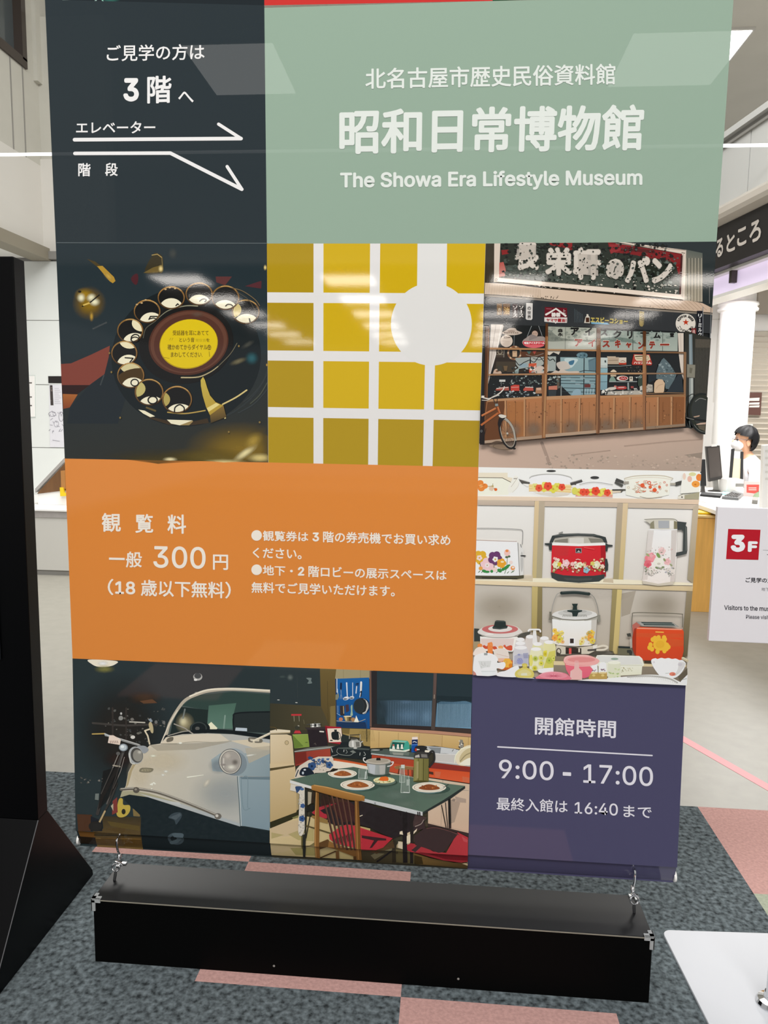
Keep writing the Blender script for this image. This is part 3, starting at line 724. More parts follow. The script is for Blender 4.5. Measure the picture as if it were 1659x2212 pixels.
# sign board
P.p('#dcccbc', [(118, 30), (900, 30), (1415, 95), (1404, 433), (900, 382), (116, 312)]); P.p('#343832', [(160, 30), (880, 30), (1388, 120), (1368, 398), (900, 352), (150, 283)])
P.p('#5b625a', [(158, 200), (500, 190), (800, 250), (1366, 300), (1368, 396), (900, 350), (152, 282)], alpha=.7)
P.p('#812a2c', [(885, 40), (1010, 60), (1387, 122), (1382, 250), (1362, 260), (1345, 190), (1260, 155), (1150, 150), (1080, 130), (990, 118), (900, 110)]); P.p('#5a2324', [(1000, 72), (1200, 95), (1210, 118), (1010, 100)])
P.p('#96383a', [(895, 55), (960, 60), (975, 95), (905, 120)]); P.p('#8d2f30', [(478, 40), (645, 46), (645, 100), (600, 80), (500, 62)]); P.p('#b85a52', [(152, 180), (180, 175), (195, 225), (190, 270), (150, 278)], to='#c98a7e', g0=(170, 180), g1=(170, 275)); P.p('#8a2e2e', [(165, 95), (215, 92), (215, 120), (170, 128)])
P.p('#4c1d1e', [(1378, 130), (1392, 130), (1380, 395), (1368, 395)]); P.l('#6d5f52', [(1385, 112), (1405, 116)], 5); P.l('#a08f80', [(940, 52), (1410, 97)], 4); P.l('#b3a395', [(1396, 110), (1388, 420)], 3)
P.scatter(['#565f58', '#4a524b', '#666f68', '#23261f'], (165, 150, 1360, 370), 260, 5, 17, 3); P.scatter(['#23261f', '#2b2d28'], (165, 50, 1360, 160), 90, 6, 16, 6); P.scatter(['#b8b0a4', '#cfc5b8'], (160, 190, 1360, 370), 90, 2, 6, 13)
LW = '#d6ccc0'
for ch, q in (('長', (258, 46, 418, 232)), ('栄', (462, 78, 642, 268)), ('軒', (650, 78, 838, 296)), ('の', (872, 156, 992, 292)), ('パ', (1000, 140, 1168, 318)), ('ン', (1180, 150, 1320, 320))):
    P.t('#a9a196', ch, (q[0] - 3, q[1] - 3, q[2] + 3, q[3] + 3), .06); P.t(LW, ch, q, .045)
P.p(LW, [(1180, 305), (1310, 210), (1318, 235), (1200, 322)]); P.p(LW, [(880, 200), (930, 165), (985, 200), (985, 260), (935, 292), (880, 250)], sm=True, alpha=.75); P.p(LW, [(680, 120), (815, 130), (820, 270), (690, 260)], alpha=.6); P.p(LW, [(275, 60), (400, 60), (400, 150), (262, 160)], alpha=.55)
P.l('#3a3f38', [(935, 210), (925, 245)], 7); P.scatter(['#3f463f', '#565f58', '#2c302b'], (250, 50, 1320, 320), 360, 2, 9, 9); P.scatter(['#d8cdbf', '#a8a498'], (400, 330, 1360, 390), 70, 3, 12, 12)
P.p('#ead9c8', [(150, 285), (900, 352), (1370, 398), (1400, 432), (900, 380), (118, 310)])
P.l('#8e7f70', [(150, 284), (900, 351)], 3); P.ring('#3f372f', 130, 297, 7, 8, 3)
# tin awning
P.p('#3a332c', [(150, 318), (400, 345), (850, 385), (1300, 425), (1300, 440), (400, 360)])
P.p('#dcc6b0', [(55, 318), (200, 325), (420, 352), (850, 392), (1300, 435), (1440, 440), (1520, 455), (1600, 495), (1592, 520), (1300, 497), (1000, 475), (700, 452), (400, 420), (250, 405), (52, 398)], to='#cdb39c', g0=(200, 350), g1=(1400, 480))
for i in range(34): P.l('#bda791', [(62 + i * 11, 322 + i * 1.1), (66 + i * 11, 396 + i * .9)], 3.2, cap=False)
for i in range(12): P.l('#bb9d85', [(1150 + i * 30, 425 + i), (1240 + i * 28, 490 + i * 1.2)], 2.2, alpha=.6)
P.p('#8d8275', [(52, 396), (300, 412), (700, 458), (1000, 480), (1300, 502), (1592, 522), (1590, 534), (1300, 516), (900, 484), (400, 436), (52, 410)]); P.l('#3b352d', [(52, 397), (150, 402), (300, 415), (420, 424), (560, 440), (700, 455), (900, 470), (1000, 478), (1250, 498), (1400, 508), (1590, 523)], 4, sm=True)
P.scatter(['#3b352d', '#4a4238'], (300, 405, 560, 425), 22, 2, 5, 4); P.scatter(['#3b352d'], (900, 470, 1300, 500), 14, 2, 4, 8)
# dark band with enamel signs
P.p('#3b3d3f', [(50, 410), (400, 437), (900, 486), (1590, 536), (1580, 660), (1400, 650), (800, 620), (50, 605)])
for i in range(16): P.l('#484a4b', [(200 + i * 80, 460 + i * 4), (198 + i * 80, 600)], 3, alpha=.6)
P.fr = S1
P.r('#7d5e3c', 264, 900, 332, 1052); P.t('#d8c8a8', 'カ', (280, 958, 315, 1000), .02); P.t('#d8c8a8', 'レ', (280, 1005, 315, 1045), .02); P.r('#6c4c2c', 345, 900, 438, 1056); P.t('#c09a5c', '油', (358, 945, 428, 1042), .03)
P.r('#3d2324', 470, 905, 540, 1095); P.r('#2e2324', 552, 905, 622, 1095)
for k, ch in enumerate('ソース'): P.t('#e2dcd6', ch, (476, 930 + k * 52, 534, 975 + k * 52) if ch != 'ー' else (498, 982, 512, 1030), .03)
for k, ch in enumerate('ソース'): P.t('#e2dcd6', ch, (558, 928 + k * 54, 616, 974 + k * 54) if ch != 'ー' else (580, 982, 594, 1030), .02)
P.p('#d9d4ce', [(652, 890), (738, 895), (735, 1100), (720, 1118), (660, 1115), (645, 1100)]); [P.t('#3a3436', ch, (668, 940 + k * 58, 716, 985 + k * 58), .03) for k, ch in enumerate('の世界')]
P.p('#6d2930', [(900, 945), (1192, 958), (1195, 1085), (893, 1085)]); P.p('#dcd5ce', [(892, 1083), (1195, 1085), (1192, 1155), (1055, 1155), (1040, 1166), (1028, 1153), (892, 1140)])
P.l('#e2dad2', [(1046, 968), (975, 1012), (915, 1046)], 24, taper=(.8, 1.1)); P.l('#e2dad2', [(1046, 968), (1110, 1014), (1172, 1062)], 24, taper=(.8, 1.1)); P.t('#d8cfc8', '上', (1125, 975, 1178, 1030))
for cx in (1014, 1076):
    for a in range(4): P.e('#e2dad2', cx + 17 * cos(a * pi / 2 + .78), 1048 + 17 * sin(a * pi / 2 + .78), 16, 17, n=12)
P.r('#e2dad2', 1010, 1036, 1085, 1058); P.l('#6d2930', [(1045, 1030), (1045, 1070)], 4)
P.t('#a02c32', 'ヤマサ醤油！', [(918, 1096), (1186, 1100), (1184, 1148), (918, 1140)], .05); P.l('#a0606a', [(920, 968), (985, 972)], 8)
for i in range(6): P.l('#66757a', [(1290 + i * 20, 970 + i * 14), (1294 + i * 20, 1150)], 5, alpha=.6)
P.p('#d8cfc0', [(1450, 1040), (1474, 1042), (1476, 1062), (1492, 1080), (1494, 1160), (1418, 1156), (1436, 1080), (1450, 1064)]); P.r('#4c3328', 1440, 1085, 1486, 1148); P.fr = SH
P.p('#6fa2bf', [(768, 582), (880, 588), (892, 600), (772, 596)]); P.t('#c8b560', 'エスビーコショー', [(766, 546), (1018, 562), (1016, 598), (766, 588)], .045)
P.fr = S2
P.p('#a3905f', [(552, 1000), (615, 1008), (612, 1180), (590, 1206), (562, 1200), (548, 1170)]); [P.t('#5f5030', ch, (565, 1045 + k * 48, 602, 1085 + k * 48), .02) for k, ch in enumerate('ワ印')]
for i in range(6): P.l('#585c5e', [(430 + i * 58, 1060), (430 + i * 58, 1190)], 9, alpha=.5)
P.e('#8a857e', 1163, 1166, 134, 132, n=40); P.e('#ded6ca', 1163, 1164, 130, 128, n=40)
st = [(1166 + (46 if k % 2 == 0 else 18) * sin(pi * k / 5), 1148 - (46 if k % 2 == 0 else 18) * cos(pi * k / 5)) for k in range(10)]; P.p('#b8402c', st)
P.arc_t('#2c2c2c', 'NIPPON BEER', 1163, 1166, 102, 100, 205, 335, 34, 22, .05)
P.arc_t('#2c2c2c', 'ニッポンビール', 1163, 1164, 98, 98, 150, 30, 36, 30, .03, inward=True)
P.fr = S4
P.r('#2b2b30', 1312, -110, 1388, 262); P.l('#8b8f92', [(1392, -160), (1390, 262)], 7); [P.t('#dcdcd8', ch, (1328, -70 + k * 62, 1376, -18 + k * 62) if ch != 'ー' else (1346, -8, 1356, 42), .03) for k, ch in enumerate('リーミルク')]
P.r('#dcdcd8', 1320, 236, 1380, 242); P.r('#6e2e30', 1240, 120, 1302, 248); P.t('#d8b0a8', '金魚', (1252, 135, 1290, 205), .03) ; P.l('#85888a', [(1500, -160), (1488, 250)], 8)
# right-hand wall beyond the shop window
P.p('#3a3a36', [(1150, 150), (1520, 262), (1500, 1300), (1140, 1300)]); P.p('#565149', [(1290, 262), (1490, 270), (1488, 378), (1290, 378)])
for i in range(10): P.l('#6b655b', [(1300 + i * 20, 275), (1296 + i * 18, 1100)], 7, alpha=.55)
P.l('#7f8d92', [(1228, 200), (1232, 600)], 48, taper=(.9, 1), cap=False); P.l('#98a3a6', [(1222, 210), (1226, 600)], 12, cap=False); P.p('#878375', [(1182, 596), (1290, 606), (1284, 776), (1180, 770)]); P.p('#6d6a5c', [(1215, 640), (1255, 650), (1240, 720), (1212, 710)])
P.l('#a5aaa5', [(1236, 780), (1236, 1130)], 54, cap=False); P.l('#7d8480', [(1220, 780), (1222, 1130)], 9, cap=False); P.l('#c6c8c0', [(1246, 780), (1246, 1130)], 9, cap=False)
# window interior
P.fr = SH; P.p('#2b2d2e', [(80, 600), (800, 618), (1400, 650), (1395, 1070), (820, 1085), (72, 1110)])
P.p('#3a332e', [(120, 790), (450, 790), (450, 920), (110, 925)]); P.p('#4a4238', [(130, 850), (260, 850), (260, 920), (125, 920)])
P.fr = S3
P.p('#d2c6bb', [(186, 70), (345, 72), (352, 95), (335, 165), (300, 300), (268, 420), (240, 520), (190, 690), (148, 862), (158, 600), (168, 380)]); P.l('#a89c92', [(250, 80), (205, 400), (170, 700)], 8, sm=True); P.l('#efe6dd', [(320, 85), (270, 370), (200, 640)], 8, sm=True)
P.p('#c6b5a6', [(332, 182), (380, 150), (430, 122), (505, 120), (530, 150), (598, 180), (540, 206), (460, 214), (370, 206)], sm=True); P.t('#5a4438', '明治キャラメル', (356, 168, 552, 194), .03); P.e('#a38f80', 455, 160, 50, 16)
P.e('#d8c7b7', 390, 290, 82, 80, n=32); P.t('#5c4a40', '10', (352, 228, 394, 256), .03); P.l('#5c4a40', [(402, 246), (440, 242)], 10); [P.l('#a08c80', [(345, 295 + k * 18), (435, 295 + k * 18)], 3) for k in range(4)]; P.l('#8a9090', [(494, 215), (488, 350)], 5)
P.l('#a5a9a8', [(722, 92), (664, 232)], 5); P.l('#a5a9a8', [(816, 92), (862, 220)], 5); P.e('#b5a29a', 752, 308, 152, 76, n=36); P.e('#c8454e', 752, 316, 146, 66, n=36); P.p('#9c8f88', [(640, 260), (700, 215), (760, 230), (880, 232), (890, 288), (625, 290)], sm=True)
P.e('#2c2624', 775, 178, 52, 52); P.e('#2c2624', 815, 190, 24, 40); P.e('#b99d8c', 766, 196, 40, 42); P.p('#8b7f7a', [(700, 215), (740, 205), (800, 240), (740, 265), (690, 280)], sm=True); P.l('#5a423a', [(745, 190), (757, 190)], 4); P.l('#5a423a', [(775, 190), (788, 190)], 4)
P.p('#d9686e', [(640, 345), (880, 345), (840, 372), (760, 382), (680, 368)], sm=True); P.t('#efe6e0', '明治アイスクリーム', [(622, 302), (896, 298), (892, 332), (628, 334)], .05)
P.ring('#8f6a50', 497, 448, 84, 84, 24); [P.e('#d2b698' if k % 2 else '#7a4c38', 497 + 84 * cos(k * .45), 448 + 84 * sin(k * .45), 13, 11, n=8) for k in range(14)]; P.r('#caa887', 470, 418, 530, 500); P.l('#8a6848', [(482, 440), (518, 440)], 5)
P.r('#4a4038', 255, 400, 372, 508); P.ring('#a59a86', 305, 432, 28, 30, 8); P.l('#a59a86', [(262, 470), (350, 470)], 5); P.l('#9a968c', [(360, 405), (355, 505)], 6)
P.p('#5c3c2c', [(580, 430), (890, 425), (885, 495), (590, 500)]); P.p('#4f6a62', [(655, 425), (720, 425), (690, 470)]); P.p('#a34a40', [(735, 425), (790, 420), (760, 470)]); P.l('#a9aaa2', [(650, 470), (750, 492), (880, 455)], 4, sm=True)
# ice cream cloth behind the glass
P.p('#a4a799', [(940, 98), (1590, 120), (1580, 402), (938, 402)], to='#b3b5a9', g0=(1200, 120), g1=(1200, 400)); P.scatter(['#8d9287', '#7e857c', '#969a8d'], (950, 120, 1570, 280), 46, 10, 30, 6)
P.p('#7f857b', [(940, 180), (990, 170), (1040, 210), (1120, 250), (1300, 270), (1560, 280), (1560, 300), (1200, 290), (940, 290)], sm=True, alpha=.5); P.l('#5c5f5a', [(1172, 110), (1166, 400)], 5)
P.t('#22262a', '森', (1068, 128, 1135, 176), .04); P.t('#22262a', '永', (1068, 180, 1140, 228), .04); P.t('#23272a', 'ア', (1238, 112, 1350, 216), .05); P.t('#23272a', 'イ', (1430, 112, 1520, 220), .05)
P.t('#d8d2c4', 'ア', (1284, 258, 1404, 370), .06); P.t('#94342c', 'ア', (1290, 264, 1398, 364), .05); P.t('#d8d2c4', 'イ', (1462, 262, 1572, 374), .06); P.t('#94342c', 'イ', (1468, 268, 1566, 368), .05)
P.fr = S4
P.p('#95a097', [(30, 145), (400, 160), (1055, 185), (1055, 425), (36, 408)], to='#a9b1a6', g0=(400, 170), g1=(400, 410)); P.scatter(['#7d8a82', '#879289', '#a3ab9f'], (50, 170, 1040, 300), 60, 9, 26, 16)
P.p('#788a80', [(40, 260), (200, 240), (420, 260), (520, 320), (560, 330), (300, 300), (60, 300)], sm=True, alpha=.6); P.l('#4c544f', [(465, 165), (462, 408)], 8); P.l('#5a625c', [(858, 185), (856, 420)], 7)
for ch, q in (('ス', (30, 140, 130, 222)), ('ク', (205, 150, 312, 252)), ('リ', (388, 152, 458, 262)), ('ー', (560, 175, 680, 195)), ('ム', (735, 178, 830, 256)), ('！', (950, 185, 1010, 240))): P.t('#24282a', ch, q, .05)
for ch, q in (('ス', (58, 286, 160, 376)), ('キ', (224, 270, 304, 384)), ('ャ', (368, 310, 446, 384)), ('ン', (530, 300, 612, 396)), ('テ', (676, 296, 758, 396)), ('ー', (820, 326, 946, 352))): P.t('#d2cec0', ch, (q[0] - 6, q[1] - 6, q[2] + 6, q[3] + 6), .06); P.t('#8e382e', ch, q, .06)
P.p('#d8cbbd', [(1056, 186), (1132, 186), (1132, 805), (1110, 740), (1090, 640), (1070, 470)]); P.l('#b8aa9c', [(1090, 200), (1100, 480)], 5)
# goods behind the glass, left half
P.fr = S3
P.p('#8da6a8', [(1100, 505), (1572, 508), (1562, 1018), (1250, 1015), (1110, 880), (1106, 640)], to='#7d989e', g0=(1300, 520), g1=(1300, 1000)); P.p('#bccccb', [(1160, 522), (1328, 530), (1300, 590), (1245, 645), (1200, 620)], sm=True); P.p('#46708a', [(1215, 565), (1285, 545), (1270, 600), (1225, 605)], sm=True)
P.p('#6c8690', [(1470, 540), (1572, 510), (1570, 690), (1478, 690)], alpha=.7); P.l('#2f3638', [(1416, 520), (1410, 1000)], 13); P.l('#4d5a5e', [(1480, 560), (1568, 515)], 6); P.l('#2d3436', [(1330, 705), (1420, 680), (1565, 690)], 9); P.e('#5c7880', 1390, 480, 74, 40); P.scatter(['#44606a', '#6d8890', '#3d4f56'], (1320, 450, 1460, 510), 16, 8, 18, 2)
for y in (770, 812, 850, 910, 960): P.l('#3c474a', [(1110, y), (1560, y + 8)], 9, alpha=.75)
for k in range(6): P.l('#a9bcc0', [(1180 + k * 62, 780 + (k % 3) * 40), (1235 + k * 62, 782 + (k % 3) * 40)], 12, alpha=.8)
P.r('#6c3a38', 1420, 862, 1500, 905); P.p('#8fa9b4', [(1255, 1012), (1275, 950), (1330, 925), (1370, 950), (1365, 1012)], sm=True); [P.l('#b6c6cc', [(1430 + k * 36, 925), (1425 + k * 36, 990)], 7) for k in range(4)]
P.r('#5f574c', 1055, 740, 1090, 920); P.r('#8d928e', 1105, 880, 1118, 1025)
P.p('#d3c7b6', [(930, 420), (1108, 420), (1080, 470), (1010, 440), (960, 480), (930, 470)]); P.p('#cfc4b4', [(1020, 430), (1105, 420), (1075, 472)]); P.p('#9fa7a2', [(920, 495), (1045, 495), (1040, 690), (920, 690)]); P.l('#343836', [(925, 500), (960, 545), (1005, 530), (1030, 560)], 12, sm=True)
P.p('#c9b9aa', [(1000, 705), (1040, 680), (1080, 690), (1120, 660), (1200, 690), (1330, 690), (1325, 715), (1000, 716)], sm=True); P.p('#dccfc2', [(1050, 590), (1120, 560), (1190, 570), (1230, 650), (1100, 670)], sm=True, alpha=.75)
P.p('#9ea59f', [(510, 515), (700, 505), (690, 640), (560, 660), (515, 600)]); P.p('#8fa3ab', [(560, 590), (660, 585), (660, 640), (560, 640)]); P.p('#a9aca4', [(712, 505), (885, 500), (880, 600), (800, 640), (715, 600)])
P.l('#272b2b', [(515, 560), (560, 610), (620, 575), (700, 540)], 10, sm=True); P.l('#272b2b', [(705, 545), (760, 570), (820, 500), (880, 560)], 10, sm=True); P.l('#272b2b', [(740, 520), (820, 540), (885, 515)], 7, sm=True)
P.p('#c5583e', [(682, 590), (786, 582), (780, 710), (690, 712)]); P.p('#e6cfc0', [(695, 620), (735, 650), (775, 612), (765, 680), (700, 682)]); P.p('#cbb9ac', [(770, 650), (830, 620), (885, 640), (885, 715), (770, 712)], sm=True); P.p('#d8c8ba', [(900, 610), (940, 600), (940, 700), (900, 700)])
P.p('#c5a994', [(215, 712), (225, 680), (250, 660), (298, 668), (320, 700), (318, 722), (215, 722)], sm=True); P.e('#7d5a46', 268, 690, 20, 12); P.r('#46433c', 270, 620, 330, 690); P.p('#6f5b44', [(350, 620), (405, 620), (395, 685), (360, 685)]); P.p('#8fa09c', [(500, 680), (560, 640), (545, 720), (500, 720)])
P.scatter(['#7d8a86', '#a6afaa', '#4b5553', '#8d9994', '#5c6764', '#3a403f'], (440, 640, 900, 860), 66, 6, 22, 21); P.scatter(['#8f9c98', '#b4bbb5', '#59635f', '#3a403f'], (920, 750, 1100, 900), 30, 6, 20, 22)
P.scatter(['#3c4241', '#5f6966', '#7c8784'], (180, 760, 860, 1040), 46, 5, 18, 23); P.r('#c9c9c4', 295, 802, 375, 830); P.l('#9a9c98', [(322, 830), (318, 885)], 4)
P.p('#ab5a50', [(245, 930), (300, 905), (420, 895), (425, 945), (250, 945)]); P.l('#d9cbc0', [(260, 918), (410, 905)], 10); P.p('#c04a40', [(445, 885), (500, 868), (560, 872), (560, 950), (445, 950)]); P.l('#e0c2b8', [(455, 905), (550, 900)], 5); P.p('#b8564a', [(610, 930), (640, 895), (740, 905), (748, 948), (615, 950)]); P.l('#d8d0c8', [(640, 900), (740, 905)], 9)
P.p('#a57a5c', [(780, 910), (850, 905), (870, 985), (770, 985)]); P.p('#c8a48c', [(785, 910), (845, 908), (848, 940), (785, 940)]); P.p('#c07a66', [(945, 890), (1060, 880), (1060, 935), (945, 935)]); P.p('#3c4143', [(940, 940), (1050, 938), (1040, 1035), (945, 1035)])
P.scatter(['#7c868a', '#9aa3a4', '#596266', '#c8cccb'], (380, 950, 860, 1050), 34, 5, 16, 25)
# goods behind the glass, right half
P.fr = S4
P.p('#c3cac4', [(30, 510), (128, 512), (126, 645), (34, 645)]); P.p('#8fb0b8', [(32, 650), (128, 650), (120, 935), (30, 940)], to='#7c9aa4', g0=(80, 650), g1=(80, 930)); P.l('#2f3a3e', [(32, 832), (120, 830)], 5); P.p('#3f4a4c', [(85, 550), (105, 545), (110, 575), (90, 578)])
P.r('#b7a28c', 128, 505, 278, 598); P.r('#c9b69f', 120, 495, 235, 508); P.r('#d2c5b4', 276, 510, 375, 580); P.p('#b54432', [(276, 575), (320, 585), (375, 575), (375, 604), (276, 604)]); P.l('#7a3a30', [(300, 560), (330, 552), (360, 566)], 6, sm=True); P.l('#8f7d68', [(140, 550), (260, 545)], 8, alpha=.6)
P.p('#ac3f36', [(470, 466), (680, 470), (716, 590), (705, 612), (455, 608), (445, 590)]); P.p('#d8c6a8', [(480, 474), (672, 478), (692, 540), (660, 555), (510, 552), (490, 530)]); P.l('#5c4a34', [(495, 496), (590, 492)], 14); P.l('#5c4a34', [(510, 524), (580, 526)], 5); P.ring('#8a7458', 640, 514, 24, 26, 5); P.t('#ece0d2', 'ハリスガム', (472, 562, 706, 596), .06)
P.l('#a4aba8', [(30, 622), (300, 622), (440, 612)], 5); P.scatter(['#5c5048', '#7d6e60', '#3d3a36'], (380, 630, 580, 700), 16, 5, 14, 31); P.p('#d3c2a8', [(170, 690), (205, 668), (240, 690), (240, 702), (170, 702)], sm=True); P.p('#bfae94', [(165, 735), (240, 730), (240, 760), (165, 760)])
P.e('#d8cfc2', 322, 784, 76, 34); P.e('#a43a3c', 334, 784, 56, 25); P.l('#e8d8d0', [(302, 788), (318, 776), (332, 790), (350, 778), (366, 790)], 5, sm=True); P.p('#7d9486', [(150, 825), (170, 770), (200, 760), (230, 800), (232, 825)], sm=True); P.r('#cfc5b4', 415, 762, 460, 820); P.e('#5c5a54', 437, 785, 10, 14); P.l('#9ca3a0', [(150, 830), (512, 828)], 10)
P.p('#c9c1b4', [(120, 925), (150, 905), (230, 900), (240, 925), (160, 945)], sm=True); P.p('#b04a46', [(250, 895), (360, 890), (370, 925), (255, 930)], sm=True); P.l('#e8dcd2', [(270, 908), (345, 905)], 7); P.e('#c07a70', 228, 890, 18, 11); P.l('#8f9896', [(398, 850), (400, 930)], 22); P.r('#9a4c48', 432, 888, 470, 915); P.p('#c8c4bb', [(470, 915), (515, 915), (500, 945), (480, 945)])
P.p('#3f4a40', [(540, 760), (590, 745), (588, 880), (530, 880)], sm=True); P.p('#c2beb2', [(550, 895), (584, 880), (586, 960), (555, 970)]); P.scatter(['#c9cfca', '#7d8784'], (490, 745, 580, 790), 14, 5, 12, 33)
P.p('#b3aca0', [(140, 955), (590, 945), (590, 1000), (115, 1004)]); P.scatter(['#d5d0c6', '#8b8a84', '#e0dcd2', '#5e605c'], (40, 930, 580, 995), 36, 6, 20, 34)
P.p('#5d6c70', [(770, 700), (800, 610), (840, 540), (868, 515), (900, 545), (950, 600), (1000, 680), (1035, 740), (1010, 800), (960, 880), (930, 930), (890, 920), (880, 820), (770, 790)]); P.scatter(['#7d8c8f', '#414f53', '#6d7c7f', '#8f9c9d'], (810, 560, 1000, 900), 44, 7, 20, 35); P.p('#2e3438', [(660, 740), (770, 740), (770, 800), (660, 850)])
P.p('#33393e', [(930, 930), (1000, 820), (1050, 740), (1105, 740), (1128, 970), (890, 972)]); P.p('#d0b394', [(738, 965), (742, 850), (765, 815), (800, 795), (850, 800), (882, 850), (870, 960), (855, 975), (750, 975)]); P.l('#b4977a', [(770, 920), (800, 880), (860, 860)], 6, sm=True); P.p('#aaa295', [(630, 900), (660, 860), (720, 870), (725, 960), (640, 970)]); P.scatter(['#8a8478', '#c9c2b6'], (640, 870, 720, 960), 16, 5, 12, 36)
P.l('#8d6d50', [(640, 985), (900, 975), (1130, 980)], 10)
# wooden frames
WD, WL, WK = '#8a5c3c', '#ac8058', '#5a3b28'
P.fr = S3
P.p('#573a29', [(112, 95), (168, 95), (150, 700), (135, 1240), (90, 1240), (105, 600)]); P.l('#7f573c', [(155, 130), (140, 700), (128, 1230)], 14)
P.p(WK, [(905, 60), (938, 60), (938, 230), (902, 230)]); P.p(WD, [(902, 228), (938, 228), (928, 700), (912, 1240), (868, 1240), (885, 700)]); P.l(WL, [(928, 240), (905, 1230)], 12, taper=(.7, 1))
P.p(WL, [(165, 378), (895, 390), (895, 412), (165, 404)]); P.p(WL, [(938, 398), (1580, 406), (1578, 428), (938, 418)]); P.p('#a67e5c', [(150, 728), (884, 718), (884, 740), (150, 748)]); P.p('#b28a66', [(918, 716), (1576, 716), (1575, 736), (918, 738)])
P.p(WK, [(1580, 118), (1632, 118), (1630, 345), (1580, 345)]); P.p('#8f6242', [(1580, 345), (1632, 345), (1622, 1240), (1565, 1240)]); P.l('#6a4630', [(1600, 350), (1588, 1235)], 10)
P.fr = S4
P.p('#7d5639', [(-20, 260), (35, 260), (35, 420), (26, 1240), (-30, 1240)]); P.p(WK, [(590, 160), (635, 165), (632, 365), (596, 365)]); P.p('#a07450', [(596, 365), (632, 365), (640, 700), (634, 1240), (606, 1240), (586, 960), (588, 500)]); P.l('#5d3f2a', [(634, 460), (632, 1240)], 6)
P.p('#b08560', [(38, 410), (600, 416), (600, 440), (38, 436)]); P.p('#7c5c42', [(640, 432), (1160, 436), (1160, 458), (640, 450)]); P.p('#b58d68', [(28, 712), (605, 710), (605, 732), (28, 735)]); P.p('#8d7058', [(640, 712), (1135, 712), (1135, 728), (640, 732)]); P.p('#8b6a4e', [(1132, 440), (1165, 440), (1156, 1240), (1138, 1240), (1128, 900)])
# wooden lower boards
P.fr = SH
P.p('#b37850', [(66, 1118), (450, 1092), (800, 1080), (1130, 1075), (1400, 1070), (1400, 1290), (1130, 1308), (820, 1330), (440, 1360), (30, 1398)], to='#977254', g0=(700, 1110), g1=(716, 1345))
P.p('#6b4630', [(70, 1120), (190, 1115), (180, 1200), (160, 1380), (30, 1400)]); P.p('#a87046', [(205, 1120), (320, 1118), (312, 1350), (200, 1370)]); P.p('#a06c48', [(1225, 1090), (1300, 1088), (1305, 1275), (1222, 1282)], alpha=.7); P.p('#96623f', [(1315, 1088), (1395, 1088), (1390, 1272), (1312, 1276)], alpha=.7)
[P.glow('#8d7866', x, 1300 - (x - 500) * .04, 70, 70, a=.7) for x in (250, 380, 510, 630, 740, 870, 980, 1080)]; P.glow('#4f3a2e', 815, 1260, 22, 90, a=.8)
for x0, x1 in ((190, 196), (320, 318), (566, 564), (690, 684), (922, 918), (1028, 1024), (1216, 1214), (1308, 1306)):
    P.l('#b98b64', [(x0, 1104 - x0 * .015), (x1, 1372 - x1 * .058)], 11, cap=False); P.l('#5f4230', [(x0 + 8, 1106 - x0 * .015), (x1 + 8, 1372 - x1 * .058)], 4, cap=False)
P.p('#b88c66', [(66, 1105), (450, 1082), (450, 1095), (66, 1122)]); P.p('#b98d68', [(458, 1085), (800, 1072), (800, 1092), (458, 1108)]); P.p('#b5845c', [(824, 1082), (1112, 1072), (1112, 1086), (824, 1098)]); P.p('#94704e', [(1136, 1078), (1398, 1072), (1398, 1084), (1136, 1092)])
P.p('#b59c86', [(30, 1384), (440, 1345), (440, 1366), (30, 1402)], to='#a88c74', g0=(40, 1400), g1=(440, 1350)); P.p('#b39880', [(450, 1340), (800, 1312), (800, 1332), (450, 1362)]); P.p('#ab9078', [(820, 1312), (1130, 1292), (1130, 1308), (820, 1332)]); P.p('#8f7a66', [(1138, 1288), (1400, 1268), (1400, 1284), (1138, 1306)])
P.p('#8d6244', [(436, 930), (472, 930), (460, 1366), (436, 1366)]); P.l('#b4875e', [(463, 935), (450, 1360)], 9, cap=False); P.p('#74503a', [(800, 930), (830, 930), (824, 1336), (800, 1336)]); P.l('#9a7050', [(812, 940), (806, 1330)], 9, cap=False); P.p('#96694a', [(1112, 930), (1136, 930), (1134, 1312), (1118, 1312)]); P.l('#4a3222', [(1134, 1080), (1132, 1310)], 4, cap=False)
P.l('#4c3a2e', [(40, 1408), (250, 1388), (450, 1370), (800, 1342), (1130, 1312), (1400, 1288)], 6, alpha=.9)
P.scatter(['#6f4a32', '#b07c52', '#8a6246', '#7d583e'], (210, 1120, 1380, 1290), 110, 2, 7, 41)
for k in range(26): x = 215 + k * 45; P.l('#7b5135' if k % 2 else '#b27d54', [(x, 1125), (x - 2, 1290 - (x - 200) * .03)], 4, alpha=.35)
